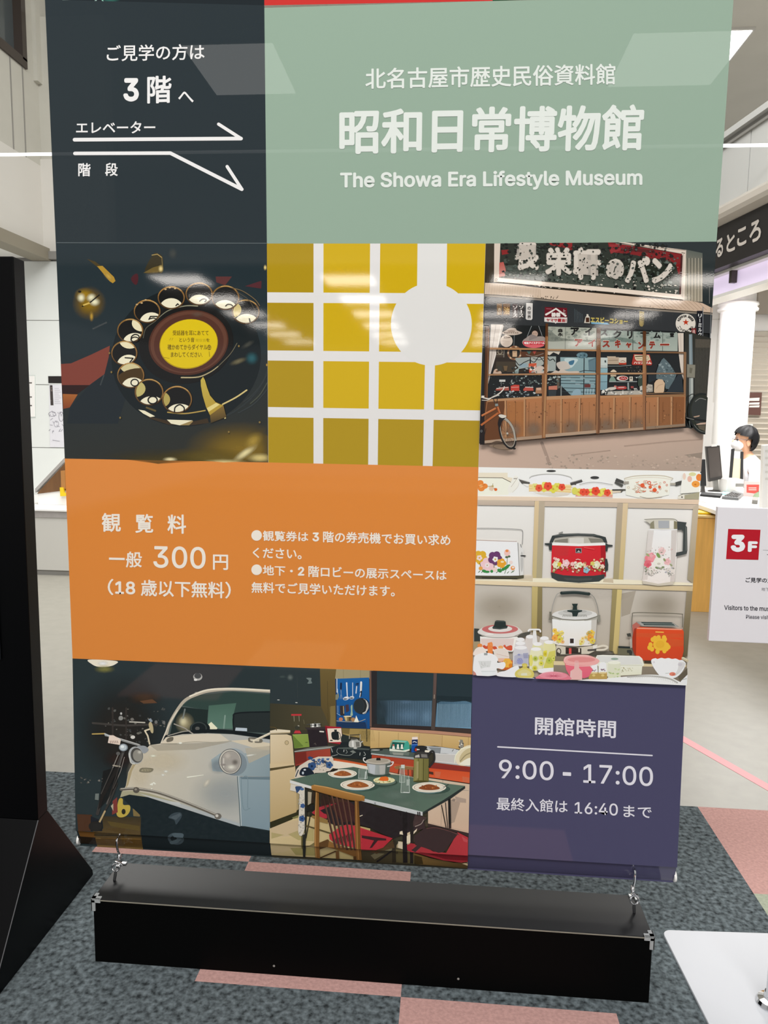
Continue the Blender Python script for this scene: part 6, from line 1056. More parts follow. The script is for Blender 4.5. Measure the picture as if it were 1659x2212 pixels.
P.p('#38302f', [(1185, 680), (1258, 680), (1254, 830), (1190, 830)]); P.l('#b8a884', [(1240, 690), (1245, 800)], 11); P.p('#453640', [(1270, 668), (1320, 660), (1330, 760), (1280, 785)]); P.p('#9ab49c', [(1355, 690), (1378, 668), (1380, 760), (1385, 830), (1350, 828), (1358, 760)], sm=True); P.l('#7d9ab8', [(1142, 680), (1145, 790)], 5); P.l('#7d9ab8', [(1160, 680), (1162, 790)], 5); P.l('#8ba6c2', [(1140, 800), (1190, 830)], 10)
P.l('#a5a294', [(1135, 915), (1300, 930), (1480, 925), (1580, 890)], 9, sm=True); P.e('#b8785a', 1200, 890, 32, 28); P.p('#8d7a50', [(1240, 840), (1370, 850), (1350, 920), (1270, 918)]); P.p('#c8b888', [(1262, 850), (1290, 850), (1295, 915), (1275, 915)]); P.p('#5a4c34', [(1320, 850), (1368, 855), (1348, 918), (1320, 916)], alpha=.7); P.e('#d8c8a4', 1305, 845, 64, 10); P.e('#a88058', 1392, 895, 34, 32); P.p('#e8e4d4', [(1438, 830), (1452, 860), (1480, 925), (1470, 935), (1405, 930), (1430, 870)]); P.l('#b8b09c', [(1405, 934), (1475, 936)], 5)
# fridge, blender, boxes, toaster
P.p('#d6c5a5', [(100, 1130), (360, 1125), (430, 1150), (448, 1250), (475, 1590), (490, 1659), (100, 1659)], to='#c6b08a', g0=(150, 1150), g1=(470, 1500)); P.p('#ddd0b6', [(95, 1070), (215, 1045), (410, 1062), (412, 1090), (100, 1110)]); P.p('#a89878', [(100, 1105), (412, 1090), (410, 1108), (100, 1125)]); P.ring('#8a7a58', 357, 1255, 28, 30, 9); P.e('#c0ac84', 357, 1255, 20, 22); P.l('#d8d4c8', [(0, 1165), (95, 1110)], 16); P.p('#2a302f', [(0, 1180), (98, 1130), (98, 1180)], alpha=.8)
P.l('#5a4c30', [(95, 1010), (180, 1020), (200, 1060)], 12, sm=True); P.r('#b8383c', 428, 808, 588, 836); P.p('#b93a40', [(490, 1065), (560, 1065), (585, 1110), (465, 1110)]); P.p('#55503c', [(440, 836), (575, 836), (560, 1060), (480, 1060)], alpha=.6); [P.l('#a8a08a', [(x, 840), (x + 4, 920)], 7, alpha=.8) for x in (470, 548)]; P.glow('#c9c4b0', 540, 995, 22, 16, a=.9); P.e('#3a3a30', 520, 1020, 40, 26); P.l('#7d765c', [(620, 900), (630, 960)], 6)
P.p('#8aa04c', [(445, 1128), (690, 1122), (712, 1320), (475, 1345)], to='#7d9244', g0=(460, 1140), g1=(700, 1310)); P.p('#6d843c', [(445, 1130), (620, 1310), (475, 1345)], alpha=.8); P.l('#3f4a2c', [(650, 1252), (680, 1250)], 9); P.l('#a9bc70', [(450, 1130), (690, 1124)], 6)
P.p('#2c2528', [(680, 1050), (950, 1010), (990, 1250), (1000, 1310), (715, 1335)]); P.p('#3a3234', [(640, 1020), (960, 1010), (950, 1050), (680, 1052)]); P.l('#d8d4c8', [(875, 1080), (930, 1084)], 20); P.p('#8a8a84', [(720, 960), (880, 950), (885, 1010), (730, 1018)]); P.r('#e4e2dc', 750, 958, 780, 1014); P.r('#2c2c2c', 790, 962, 815, 1004); P.r('#dcdad4', 820, 962, 850, 1006); P.l('#4a4a48', [(670, 975), (720, 965)], 10); P.l('#5c5a56', [(790, 945), (800, 930)], 10); P.l('#1f2020', [(720, 985), (895, 975)], 8); P.l('#6d645a', [(785, 1275), (800, 1262), (815, 1290)], 6)
P.p('#a22a34', [(952, 992), (1205, 1012), (1230, 1250), (1200, 1280), (1000, 1250)]); P.p('#7d1f2a', [(952, 992), (985, 1010), (1015, 1245), (1000, 1250), (978, 1100)]); P.p('#e2d3c0', [(988, 1034), (1205, 1030), (1228, 1242), (1012, 1248)]); P.p('#24282a', [(1052, 1110), (1075, 1085), (1150, 1080), (1165, 1110), (1170, 1190), (1145, 1210), (1080, 1205), (1058, 1170)], sm=True); P.p('#2b2e30', [(1095, 1050), (1140, 1050), (1135, 1085), (1100, 1085)]); P.l('#2b2e30', [(1160, 1090), (1188, 1120), (1188, 1185), (1150, 1212)], 10, sm=True); P.e('#2c2c2c', 1052, 1220, 24, 10); P.e('#2a302f', 1270, 1200, 70, 90); P.p('#23282a', [(1200, 1250), (1330, 1240), (1330, 1300), (1180, 1310)])
# worktop left, red fronts, stove
P.p('#6d7068', [(475, 1385), (712, 1330), (1000, 1305), (1110, 1310), (1110, 1340), (480, 1405)]); P.l('#b8bab4', [(480, 1392), (800, 1352), (1080, 1322)], 9); P.p('#8d3a30', [(482, 1410), (1035, 1345), (1045, 1500), (1060, 1530), (520, 1610), (492, 1620)], to='#9d4434', g0=(560, 1500), g1=(980, 1420)); P.p('#7d322a', [(482, 1415), (660, 1395), (670, 1540), (500, 1600)], alpha=.6); P.p('#24292a', [(1040, 1330), (1180, 1290), (1320, 1290), (1659, 1320), (1700, 1340), (1700, 1520), (1560, 1520), (1050, 1470)]); P.p('#525a56', [(1160, 1330), (1330, 1325), (1659, 1350), (1659, 1370), (1160, 1350)], alpha=.9); P.l('#8a908a', [(1150, 1345), (1140, 1400), (1200, 1440), (1340, 1450), (1400, 1410)], 8, sm=True); P.l('#9ca19a', [(1050, 1340), (1070, 1400)], 12); P.l('#c9ccc6', [(1250, 1365), (1245, 1395)], 9); P.l('#8d918c', [(1280, 1365), (1300, 1400), (1280, 1420)], 8, sm=True); P.p('#7d837c', [(1340, 1390), (1390, 1370), (1440, 1405), (1400, 1420)], alpha=.9); P.l('#c9ccc6', [(1500, 1410), (1495, 1450)], 8); P.l('#a8aca6', [(1560, 1400), (1585, 1440), (1560, 1455)], 8, sm=True); P.l('#b4b8b2', [(1050, 1465), (1150, 1440)], 6)
P.p('#b35436', [(1045, 1490), (1300, 1530), (1600, 1585), (1600, 1620), (1300, 1590), (1060, 1530)]); P.p('#c8602f', [(1100, 1520), (1600, 1590), (1600, 1622), (1120, 1545)])
# kettle and mesh
P.p('#9a8450', [(1210, 1030), (1700, 1045), (1700, 1320), (1560, 1300), (1500, 1180), (1330, 1150), (1230, 1120)]); P.p('#7d6c40', [(1210, 1030), (1340, 1035), (1330, 1120), (1230, 1110)], alpha=.7); [P.l('#6d6040', [(1500 + k * 22, 1070), (1440 + k * 30, 1200)], 3, alpha=.7) for k in range(8)]; [P.l('#6d6040', [(1480 + k * 22, 1190), (1540 + k * 22, 1070)], 3, alpha=.7) for k in range(7)]; P.l('#5a5034', [(1602, 1050), (1605, 1230)], 20)
P.l('#a09a8a', [(1332, 1190), (1335, 1140), (1500, 1130), (1500, 1230)], 12); P.l('#4c4638', [(1345, 1136), (1490, 1128)], 16); P.p('#aeada5', [(1325, 1260), (1350, 1222), (1420, 1208), (1480, 1220), (1512, 1260), (1515, 1310), (1480, 1325), (1340, 1322)], sm=True); P.p('#e2e1da', [(1370, 1228), (1400, 1222), (1405, 1318), (1375, 1318)], alpha=.9); P.p('#6d6c64', [(1430, 1240), (1490, 1240), (1495, 1315), (1440, 1320)], alpha=.6); P.l('#b3b2aa', [(1500, 1275), (1525, 1240), (1540, 1235)], 16); P.e('#8d8c84', 1415, 1206, 56, 12); P.e('#4c4840', 1400, 1190, 46, 16); P.e('#c8c8c0', 1425, 1338, 30, 10)
# window and sink wall
P.fr = D2
P.p('#2d2a2b', [(15, 90), (1640, 160), (1640, 1110), (15, 1010)]); P.p('#6d5348', [(-10, 90), (15, 90), (22, 1010), (-8, 1000)])
P.p('#2c3a3f', [(105, 130), (985, 140), (960, 1000), (105, 965)], to='#2f3d42', g0=(500, 200), g1=(500, 560)); P.p('#384853', [(140, 585), (400, 590), (640, 600), (960, 600), (952, 1000), (250, 970)], to='#506a7e', g0=(200, 640), g1=(930, 900)); P.p('#2c3a3f', [(105, 560), (960, 540), (960, 600), (820, 560), (700, 590), (600, 600), (420, 588), (105, 600)], sm=False); P.glow('#34424a', 170, 780, 130, 260, a=.9); P.glow('#6f90ac', 600, 830, 260, 150, a=.5); P.glow('#6a86a0', 560, 620, 160, 40, a=.5); P.glow('#7fa2bd', 880, 850, 120, 160, a=.5)
for k in range(36): x = 260 + k * 19.5; P.l('#7d9cb4' if k % 2 else '#3f5464', [(x, 610), (x - 4, 985)], 4, alpha=.28, cap=False)
P.p('#2a363b', [(1040, 150), (1600, 170), (1590, 620), (1030, 590)]); P.p('#4f6c80', [(1040, 590), (1590, 610), (1575, 1035), (1010, 1005)], to='#6f97b2', g0=(1060, 620), g1=(1500, 980)); P.p('#2a363b', [(1040, 520), (1595, 540), (1590, 640), (1480, 600), (1300, 620), (1100, 610), (1036, 640)], alpha=.7)
for k in range(26): x = 1052 + k * 20.5; P.l('#a9cbdf', [(x, 650), (x - 8, 1015)], 6, alpha=.62, cap=False); P.l('#263640', [(x + 10, 600), (x + 2, 1015)], 7, alpha=.7, cap=False)
P.p('#4f4540', [(985, 140), (1040, 140), (1020, 600), (1005, 1060), (945, 1050), (970, 580)]); P.p('#6a5650', [(990, 140), (1035, 140), (1020, 500), (985, 500)], alpha=.8); P.l('#8d7d70', [(998, 510), (996, 560)], 18); P.p('#352d2c', [(60, 960), (945, 1005), (940, 1055), (30, 1010)]); P.p('#403632', [(1005, 1005), (1580, 1040), (1570, 1110), (1000, 1062)])
P.p('#b4876e', [(0, 1015), (950, 1062), (1570, 1115), (1568, 1165), (900, 1110), (0, 1050)]); P.p('#7d5a48', [(0, 1045), (900, 1105), (1568, 1160), (1568, 1172), (900, 1118), (0, 1058)]); P.p('#cdaf78', [(0, 1052), (900, 1112), (1570, 1170), (1560, 1380), (1000, 1300), (0, 1340)], to='#bd9c64', g0=(300, 1080), g1=(300, 1320)); P.p('#d8bc88', [(770, 1110), (1110, 1135), (1105, 1300), (770, 1290)], alpha=.5); [P.l('#8d7048', [(x, 1075 + x * .06), (x - 4, 1345 - (x - 130) * .02)], 5) for x in (135, 437, 762, 1120, 1530)]
[P.l('#8d7a48', [(-10 + k * 14, 1060), (-30 + k * 24, 1230)], 3, alpha=.6) for k in range(5)]
P.p('#59665f', [(0, 1370), (260, 1350), (680, 1420), (900, 1300), (700, 1450), (680, 1510), (20, 1420)]); P.p('#4d5852', [(0, 1360), (240, 1350), (700, 1410), (690, 1490), (30, 1430)]); P.e('#2c302e', 90, 1362, 110, 22); P.e('#b9bab2', 80, 1366, 70, 9); P.l('#b4b8b4', [(20, 1425), (250, 1452), (680, 1505)], 20); P.p('#9a9e9c', [(200, 1435), (680, 1480), (680, 1515), (240, 1465)])
P.p('#44a08c', [(345, 1215), (400, 1208), (580, 1222), (605, 1260), (612, 1360), (540, 1385), (510, 1370), (530, 1250), (340, 1235), (310, 1345), (300, 1345), (320, 1260)]); P.p('#1f5a50', [(345, 1240), (535, 1255), (515, 1365), (312, 1345)]); P.p('#d8dccb', [(300, 1345), (520, 1372), (610, 1350), (612, 1375), (520, 1402), (298, 1380)]); P.p('#7ec0ae', [(350, 1216), (580, 1226), (540, 1250), (340, 1238)])
for x, c in ((362, '#b8685c'), (430, '#e8e6da'), (492, '#e8e6da')): P.p('#e4e2d4', [(x - 22, 1348), (x - 14, 1305), (x + 14, 1305), (x + 24, 1352)], sm=False); P.r(c, x - 14, 1278, x + 14, 1305)
P.p('#7d8a80', [(300, 1385), (610, 1395), (600, 1450), (310, 1430)], alpha=.6); P.p('#c9cabc', [(340, 1400), (520, 1415), (510, 1450), (360, 1440)], alpha=.4)
P.p('#1d4f9c', [(648, 1200), (740, 1195), (735, 1400), (640, 1402)]); P.p('#e6d8d0', [(650, 1165), (738, 1160), (740, 1200), (650, 1205)]); P.p('#23335c', [(648, 1205), (740, 1200), (740, 1270), (648, 1275)]); P.l('#dfe4ea', [(665, 1245), (685, 1232), (722, 1248)], 9); P.l('#5c88c4', [(645, 1285), (735, 1280)], 9); P.p('#2e6a50', [(610, 1280), (642, 1280), (642, 1340), (610, 1350)])
P.p('#b9bcbd', [(830, 1300), (1110, 1320), (1330, 1350), (1330, 1420), (1000, 1420), (900, 1380)]); P.p('#8a9092', [(900, 1320), (1100, 1330), (1090, 1420), (1000, 1410)], alpha=.7); P.p('#d5d8d8', [(1110, 1330), (1380, 1362), (1340, 1440), (1090, 1410)], alpha=.8); P.p('#c3c0ba', [(1000, 1420), (1330, 1430), (1400, 1590), (1000, 1540)]); P.l('#e0dedb', [(1010, 1422), (1330, 1436)], 8); P.l('#adaba8', [(1000, 1548), (1300, 1585), (1560, 1615)], 24); P.l('#e4e4e0', [(1000, 1538), (1300, 1574), (1560, 1602)], 6); P.l('#4a4a48', [(1275, 1385), (1295, 1360)], 9)
P.p('#8d8a80', [(1380, 1290), (1400, 1200), (1440, 1210), (1455, 1290), (1445, 1350), (1385, 1340)], alpha=.8); P.scatter(['#3a3836', '#d8d4c8', '#5c5850', '#c8c4b8'], (1380, 1200, 1450, 1340), 20, 7, 15, 91); P.e('#ddd2b4', 1500, 1450, 195, 135, rot=-40, n=36); P.e('#c3b48c', 1530, 1460, 165, 105, rot=-40, n=32); P.l('#efe6cc', [(1315, 1560), (1330, 1450), (1420, 1350), (1560, 1318)], 14, sm=True); P.p('#e6e2d0', [(1390, 1580), (1470, 1520), (1560, 1490), (1560, 1600), (1400, 1590)], sm=True); P.l('#a39670', [(1400, 1540), (1480, 1450), (1560, 1410)], 16, sm=True, alpha=.7)
P.p('#a8432c', [(25, 1440), (680, 1520), (690, 1640), (370, 1620), (330, 1560), (20, 1500)]); P.p('#c25a38', [(330, 1570), (670, 1625), (670, 1660), (300, 1660)]); P.p('#8d3628', [(960, 1560), (1555, 1625), (1555, 1700), (900, 1659)])
# red front, cupboards
P.fr = D4
P.p('#84322a', [(940, -10), (1555, 60), (1550, 120), (910, 60)]); P.p('#c8502c', [(915, 60), (1550, 122), (1545, 295), (915, 205)], to='#d05c38', g0=(1200, 80), g1=(1200, 270)); P.p('#dc7c58', [(1000, 110), (1100, 120), (1080, 210), (1010, 200)], alpha=.6); P.p('#dc7a56', [(1430, 190), (1545, 210), (1545, 290), (1440, 275)], alpha=.6); P.p('#b85034', [(290, -10), (670, 30), (660, 190), (290, 115)]); P.l('#3a2a22', [(920, 206), (1545, 300)], 10)
P.p('#cdb9a2', [(280, 120), (670, 200), (915, 215), (1545, 310), (1530, 1070), (900, 930), (900, 700), (280, 400)], to='#c4a890', g0=(1000, 240), g1=(1300, 1000)); P.l('#8d8070', [(1130, 250), (1100, 960)], 5); P.p('#a99a8c', [(1255, 550), (1310, 570), (1400, 600), (1310, 900), (1260, 920)], alpha=.45); P.p('#b3a294', [(1320, 500), (1490, 540), (1490, 600), (1340, 590)], alpha=.6); P.e('#8f8278', 1300, 556, 28, 22, alpha=.6); P.l('#9d9284', [(1400, 400), (1530, 410)], 8); P.p('#2c2726', [(900, 920), (1530, 1070), (1530, 1140), (900, 990)]); P.l('#a89684', [(940, 915), (1525, 1050)], 6)
P.p('#a2906e', [(372, 38), (470, 18), (670, 40), (670, 90), (400, 75)], sm=False); P.p('#8a6a44', [(375, 45), (430, 22), (670, 45), (668, 90), (395, 75)]); P.l('#4a3626', [(450, 75), (435, 150)], 16); P.l('#4a3626', [(590, 85), (592, 180)], 13); P.l('#4a3626', [(650, 90), (650, 190)], 12); P.p('#4a3228', [(915, 110), (980, 120), (985, 165), (915, 150)])
# floor at left
P.fr = D3
P.p('#cbb78e', [(95, 980), (560, 800), (1000, 850), (1659, 1000), (1659, 1560), (90, 1480)], to='#b3a06c', g0=(200, 1000), g1=(700, 1480)); P.p('#d9c4a0', [(110, 1000), (330, 900), (540, 870), (560, 1100), (110, 1150)], alpha=.6); P.p('#b8ae74', [(120, 1160), (320, 1100), (120, 1060)], alpha=.5); P.p('#b8ae74', [(380, 1090), (540, 1030), (780, 1000), (780, 1200), (540, 1180)], alpha=.5); P.l('#8a7c4c', [(108, 1272), (500, 1298), (800, 1312)], 7); P.p('#dcc8a0', [(105, 1290), (500, 1310), (300, 1420), (100, 1450)], alpha=.5); P.p('#a8a060', [(400, 1330), (790, 1320), (790, 1480), (480, 1470)], alpha=.5); P.p('#6a6238', [(640, 1310), (800, 1210), (780, 1280)], alpha=.6)
P.p('#c9b38c', [(98, 100), (490, 30), (505, 200), (515, 700), (510, 745), (100, 900)], to='#b59d70', g0=(200, 100), g1=(450, 800)); P.p('#cdb892', [(98, -10), (480, -10), (478, 20), (98, 60)]); P.p('#564a30', [(100, 62), (475, 10), (475, 38), (102, 102)]); P.p('#33311f', [(100, 905), (510, 745), (530, 700), (540, 790), (440, 860), (100, 1000)]); P.p('#a5926a', [(505, 200), (560, 220), (545, 700), (515, 720)]); P.p('#7d7a4c', [(440, 830), (540, 790), (540, 830), (470, 850)])
# blue patterned cloth on the chair behind
P.p('#cfc4b4', [(480, 210), (510, 80), (560, 20), (690, -60), (850, -120), (1060, -120), (1085, -90), (1080, 60), (1000, 130), (800, 135), (780, 160), (530, 230)], sm=False); P.scatter(['#4a6a94', '#2f4a74', '#3a3f4c', '#9a9488', '#5c7aa0'], (690, -110, 1070, 60), 30, 14, 36, 95); P.flower('#35507a', 750, 30, 62, 5, '#1f2c44'); P.flower('#3a5a86', 1020, 10, 52, 5, '#22324c'); P.p('#1f2630', [(560, 120), (600, 60), (680, 48), (750, 90), (785, 160), (650, 180), (570, 170)], sm=True); P.e('#cfd4d8', 640, 85, 20, 12); P.e('#b8c0c8', 612, 135, 16, 22); P.l('#3c4048', [(500, 190), (540, 90)], 16); P.scatter(['#8a8478', '#77736a'], (810, -60, 980, 100), 26, 6, 14, 96)
# table top
P.p('#55695c', [(410, 240), (560, 205), (780, 150), (1000, 120), (1150, 70), (1300, 30), (1430, 40), (1659, 90), (1700, 400), (1659, 560), (1200, 440), (745, 340)], to='#4d6055', g0=(600, 240), g1=(1500, 300)); [P.l('#6d7f70', [(560 + k * 34, 215 - k * 6), (600 + k * 34, 300 - k * 2)], 4, alpha=.35) for k in range(14)]; P.p('#e0d6c4', [(1085, -60), (1420, -10), (1659, 40), (1659, 90), (1400, 40), (1150, 70), (1080, 60)])
P.fr = D4; P.p('#4f6458', [(-140, 90), (270, 150), (480, 170), (700, 210), (930, 250), (1200, 300), (1475, 335), (1470, 360), (1130, 560), (815, 745), (400, 640), (0, 560), (-140, 520)], to='#5b6e60', g0=(0, 150), g1=(1000, 500)); P.glow('#6d8074', 400, 480, 380, 140, a=.7); P.glow('#76877a', 560, 620, 260, 80, a=.5); P.glow('#6f7d72', 1000, 460, 240, 100, a=.5); P.glow('#3d5046', 180, 320, 220, 60, a=.7)
P.p('#2d3230', [(1475, 335), (1478, 372), (1245, 540), (830, 770), (815, 745), (1130, 560)]); P.fr = D3; P.p('#d2d2ce', [(410, 245), (745, 340), (745, 382), (410, 292)]); P.fr = D4; P.p('#c9cccb', [(-140, 520), (0, 555), (400, 640), (815, 740), (815, 800), (400, 705), (0, 605), (-140, 570)]); [P.l('#a4a8a8', [(-140, 532 + k * 13), (400, 655 + k * 13), (812, 752 + k * 13)], 4) for k in range(4)]; P.r('#8f9392', 60, 590, 88, 625)
# things on the table
P.fr = DI
def plate(x, y, rx, ry, food, fx, fy):
    P.e('#3c4f46', x + 25, y + 14, rx * 1.05, ry * .95, n=32); P.e('#86a09e', x, y + ry * .38, rx * .84, ry * .8, n=32); P.e('#5d7878', x, y + ry * .62, rx * .66, ry * .6, n=28); P.e('#e4dccb', x, y, rx, ry, n=40); P.e('#7d7468', x, y, rx * .9, ry * .82, n=36); P.e('#ddd4c2', x, y, rx * .87, ry * .79, n=36)
    P.p(food, [(x - fx, y + 6), (x - fx * .6, y - fy * .5), (x - fx * .1, y - fy), (x + fx * .4, y - fy * .8), (x + fx * .9, y - fy * .1), (x + fx, y + fy * .5), (x + fx * .3, y + fy * .9), (x - fx * .5, y + fy * .8)], sm=True); P.scatter(['#b8703c', '#7d4424', '#a86438'], (x - fx * .7, y - fy * .6, x + fx * .7, y + fy * .5), 9, 4, 9, int(x))
plate(613, 865, 113, 33, '#955630', 68, 22); plate(731, 952, 134, 40, '#97582f', 84, 26); plate(1288, 972, 132, 40, '#86492a', 82, 24); P.l('#24201c', [(490, 852), (540, 845), (572, 832)], 9, taper=(.8, 1.4)); P.l('#3a3a36', [(1385, 978), (1420, 962), (1438, 948)], 5, sm=True); P.l('#c9c8be', [(1370, 985), (1400, 970)], 6)
P.e('#3a4a40', 945, 935, 98, 26, n=32); P.e('#5d6e62', 938, 930, 90, 26, n=32); P.e('#ddd6a8', 938, 916, 84, 25, n=32); P.scatter(['#b8b078', '#ece6c0', '#8d9460'], (870, 900, 1010, 934), 30, 3, 8, 97); P.p('#d8692c', [(900, 915), (915, 890), (945, 886), (968, 895), (970, 918), (935, 922)], sm=True)
P.e('#3d4a42', 890, 872, 100, 18); P.p('#a9adab', [(800, 775), (990, 778), (975, 862), (930, 875), (860, 874), (815, 858)], to='#7d8580', g0=(820, 800), g1=(980, 830)); P.p('#cdd2d6', [(815, 790), (870, 795), (865, 868), (830, 860)], alpha=.7); P.p('#d8d4cc', [(900, 800), (950, 800), (945, 865), (905, 870)], alpha=.5); P.p('#4f5c52', [(950, 785), (988, 782), (974, 862), (945, 870)], alpha=.6); P.e('#b8b0a2', 893, 768, 98, 24, n=32); P.e('#a39b8c', 893, 764, 80, 17, n=28); P.p('#2a2624', [(878, 742), (908, 742), (912, 762), (876, 762)]); P.l('#d8d8d4', [(800, 780), (780, 765), (778, 745), (790, 742)], 8, sm=True); P.l('#d8d8d4', [(965, 808), (995, 800), (1010, 775), (995, 775)], 8, sm=True); P.l('#7d7a72', [(798, 782), (890, 795), (985, 785)], 5, sm=True)
P.p('#85804c', [(1170, 745), (1285, 748), (1285, 925), (1165, 925)], to='#6d683a', g0=(1180, 800), g1=(1280, 800)); [P.l(c, [(x, 752), (x - 2, 920)], 7, alpha=.7) for x, c in ((1185, '#a39c64'), (1205, '#6d6a38'), (1225, '#958e58'), (1245, '#5c5830'), (1262, '#7d7848'))]; P.p('#c4b884', [(1190, 770), (1206, 768), (1204, 900), (1190, 905)], alpha=.5); P.e('#4c4a2a', 1225, 925, 60, 8)
P.p('#3c3a38', [(1168, 745), (1176, 700), (1200, 690), (1260, 690), (1280, 715), (1286, 748)]); P.p('#b4b0a8', [(1180, 725), (1210, 715), (1215, 738), (1178, 740)]); P.p('#8d8a84', [(1225, 712), (1270, 715), (1275, 740), (1228, 738)], alpha=.7); P.p('#2b2a2a', [(1175, 690), (1185, 655), (1215, 648), (1260, 665), (1275, 690)], sm=True); P.p('#c9c4bc', [(1186, 668), (1206, 658), (1215, 680), (1190, 684)]); P.r('#b3372c', 1178, 668, 1192, 690); P.l('#e4ddcc', [(1262, 690), (1288, 692)], 17); P.l('#2f2f2e', [(1284, 712), (1305, 690), (1325, 700), (1328, 760), (1300, 800), (1288, 812)], 14, sm=True); P.e('#2c2b2b', 1225, 660, 48, 14)
for q in ((735, 825, 810, 905, .3), (1055, 810, 1103, 935, .35), (1065, 880, 1140, 1015, .3)): P.p('#a9b8ac', [(q[0] + 8, q[1]), (q[2] - 8, q[1]), (q[2], q[3]), (q[0], q[3])], alpha=q[4]); P.l('#d3ddd4', [(q[0] + 8, q[1] + 3), (q[0] + 3, q[3] - 4)], 3, alpha=.8); P.l('#d3ddd4', [(q[2] - 10, q[1] + 3), (q[2] - 4, q[3] - 4)], 4, alpha=.7); P.l('#c9d4ca', [(q[0] + 4, q[3] - 3), (q[2] - 4, q[3] - 3)], 4, alpha=.8)
P.r('#c4ccc2', 1070, 795, 1098, 822); P.p('#b9c4ba', [(1112, 910), (1138, 908), (1136, 955), (1112, 958)], alpha=.7); P.l('#dfe8e0', [(795, 850), (790, 905)], 7, alpha=.8); P.l('#dfe8e0', [(1090, 1010), (1130, 1012)], 7, alpha=.8)
# under the table: dark seats, legs
P.fr = DI
P.p('#2d2628', [(380, 1120), (520, 1090), (760, 1080), (900, 1130), (1060, 1160), (1240, 1200), (1260, 1290), (1100, 1330), (1000, 1370), (860, 1290), (700, 1250), (560, 1270), (420, 1200)]); P.p('#a6303a', [(375, 1168), (420, 1130), (480, 1110), (560, 1095), (580, 1110), (470, 1160), (500, 1195), (490, 1215), (420, 1200)], sm=False); P.p('#8a6f40', [(380, 1190), (440, 1200), (500, 1225), (500, 1255), (440, 1240), (370, 1200)]); P.p('#2c2526', [(440, 1150), (560, 1100), (760, 1085), (820, 1120), (740, 1180), (600, 1200), (470, 1175)]); P.p('#d8cbb0', [(790, 1200), (815, 1160), (820, 1165), (800, 1210), (818, 1235), (800, 1232)]); P.l('#d8cbb0', [(750, 1195), (768, 1188)], 6)
P.p('#2a2425', [(790, 1190), (830, 1150), (920, 1132), (1020, 1150), (1180, 1180), (1240, 1210), (1230, 1250), (1080, 1310), (1060, 1330), (1000, 1360), (860, 1300), (780, 1240)], sm=True); P.p('#4c3c3a', [(1180, 1180), (1270, 1205), (1260, 1225), (1190, 1260), (1150, 1290)], alpha=.8); P.l('#8d8078', [(1180, 1275), (1225, 1255), (1245, 1225)], 7, sm=True)
P.p('#cbb898', [(1035, 1420), (1060, 1390), (1110, 1400), (1110, 1330), (1150, 1310), (1150, 1440), (1030, 1480)], to='#8a7d5c', g0=(1100, 1340), g1=(1060, 1460)); P.p('#3c3526', [(760, 1470), (1000, 1430), (1180, 1480), (1180, 1600), (740, 1590)], to='#4c4430', g0=(900, 1470), g1=(1000, 1590)); P.p('#7d7458', [(830, 1520), (960, 1430), (1010, 1450), (860, 1560)], alpha=.7); P.p('#6a6040', [(1010, 1450), (1170, 1470), (1170, 1600), (1010, 1580)], alpha=.7)
P.l('#241f1f', [(1100, 1170), (1100, 1590)], 36, cap=False); P.l('#2a2523', [(1152, 1180), (1150, 1595)], 24, cap=False); P.l('#332c22', [(1015, 1390), (1012, 1590)], 30, cap=False); P.l('#241f1f', [(880, 1580), (1000, 1470)], 16); P.p('#d8cbb0', [(1060, 1315), (1080, 1310), (1085, 1340), (1058, 1335)]); P.p('#d8cbb0', [(1114, 1350), (1142, 1335), (1142, 1400), (1114, 1410)]); P.p('#d8cbb0', [(1168, 1315), (1195, 1290), (1190, 1310), (1166, 1335)]); P.p('#d8cbb0', [(1048, 1390), (1082, 1400), (1082, 1450), (1045, 1440)], alpha=.8); [P.l('#241f1f', [(x, 1165), (x + 2, 1190)], 9) for x in (1065, 1090, 1112, 1200, 1214)]
P.l('#23201f', [(1445, 1060), (1450, 1290)], 20, cap=False); P.l('#23201f', [(1385, 1110), (1420, 1285)], 7); P.l('#23201f', [(1415, 1090), (1432, 1285)], 6)
P.p('#a83038', [(1510, 1320), (1590, 1360), (1588, 1570), (1540, 1580), (1400, 1560), (1180, 1490), (1118, 1460), (1115, 1420), (1145, 1405), (1230, 1420), (1320, 1470), (1420, 1480)], to='#962c34', g0=(1500, 1340), g1=(1300, 1540)); P.p('#2c2527', [(1170, 1350), (1250, 1290), (1330, 1280), (1450, 1310), (1515, 1330), (1400, 1475), (1360, 1480), (1250, 1440), (1180, 1420)]); P.l('#5a3c3a', [(1270, 1290), (1340, 1284), (1450, 1312), (1520, 1340)], 6, sm=True); P.p('#c9545a', [(1540, 1350), (1588, 1380), (1585, 1400), (1555, 1390)], alpha=.7); P.p('#7d1f28', [(1200, 1470), (1330, 1490), (1590, 1510), (1588, 1560), (1420, 1550)], alpha=.55); P.p('#2c2527', [(1150, 1460), (1220, 1400), (1240, 1420), (1180, 1475)]); P.p('#7d6236', [(1165, 1490), (1300, 1540), (1480, 1580), (1590, 1580), (1590, 1640), (1180, 1600)], to='#54442a', g0=(1200, 1500), g1=(1400, 1600)); P.p('#45381f', [(1170, 1510), (1230, 1530), (1240, 1600), (1170, 1600)], alpha=.8); P.p('#d8c49a', [(1545, 1590), (1590, 1575), (1590, 1610)], alpha=.8)
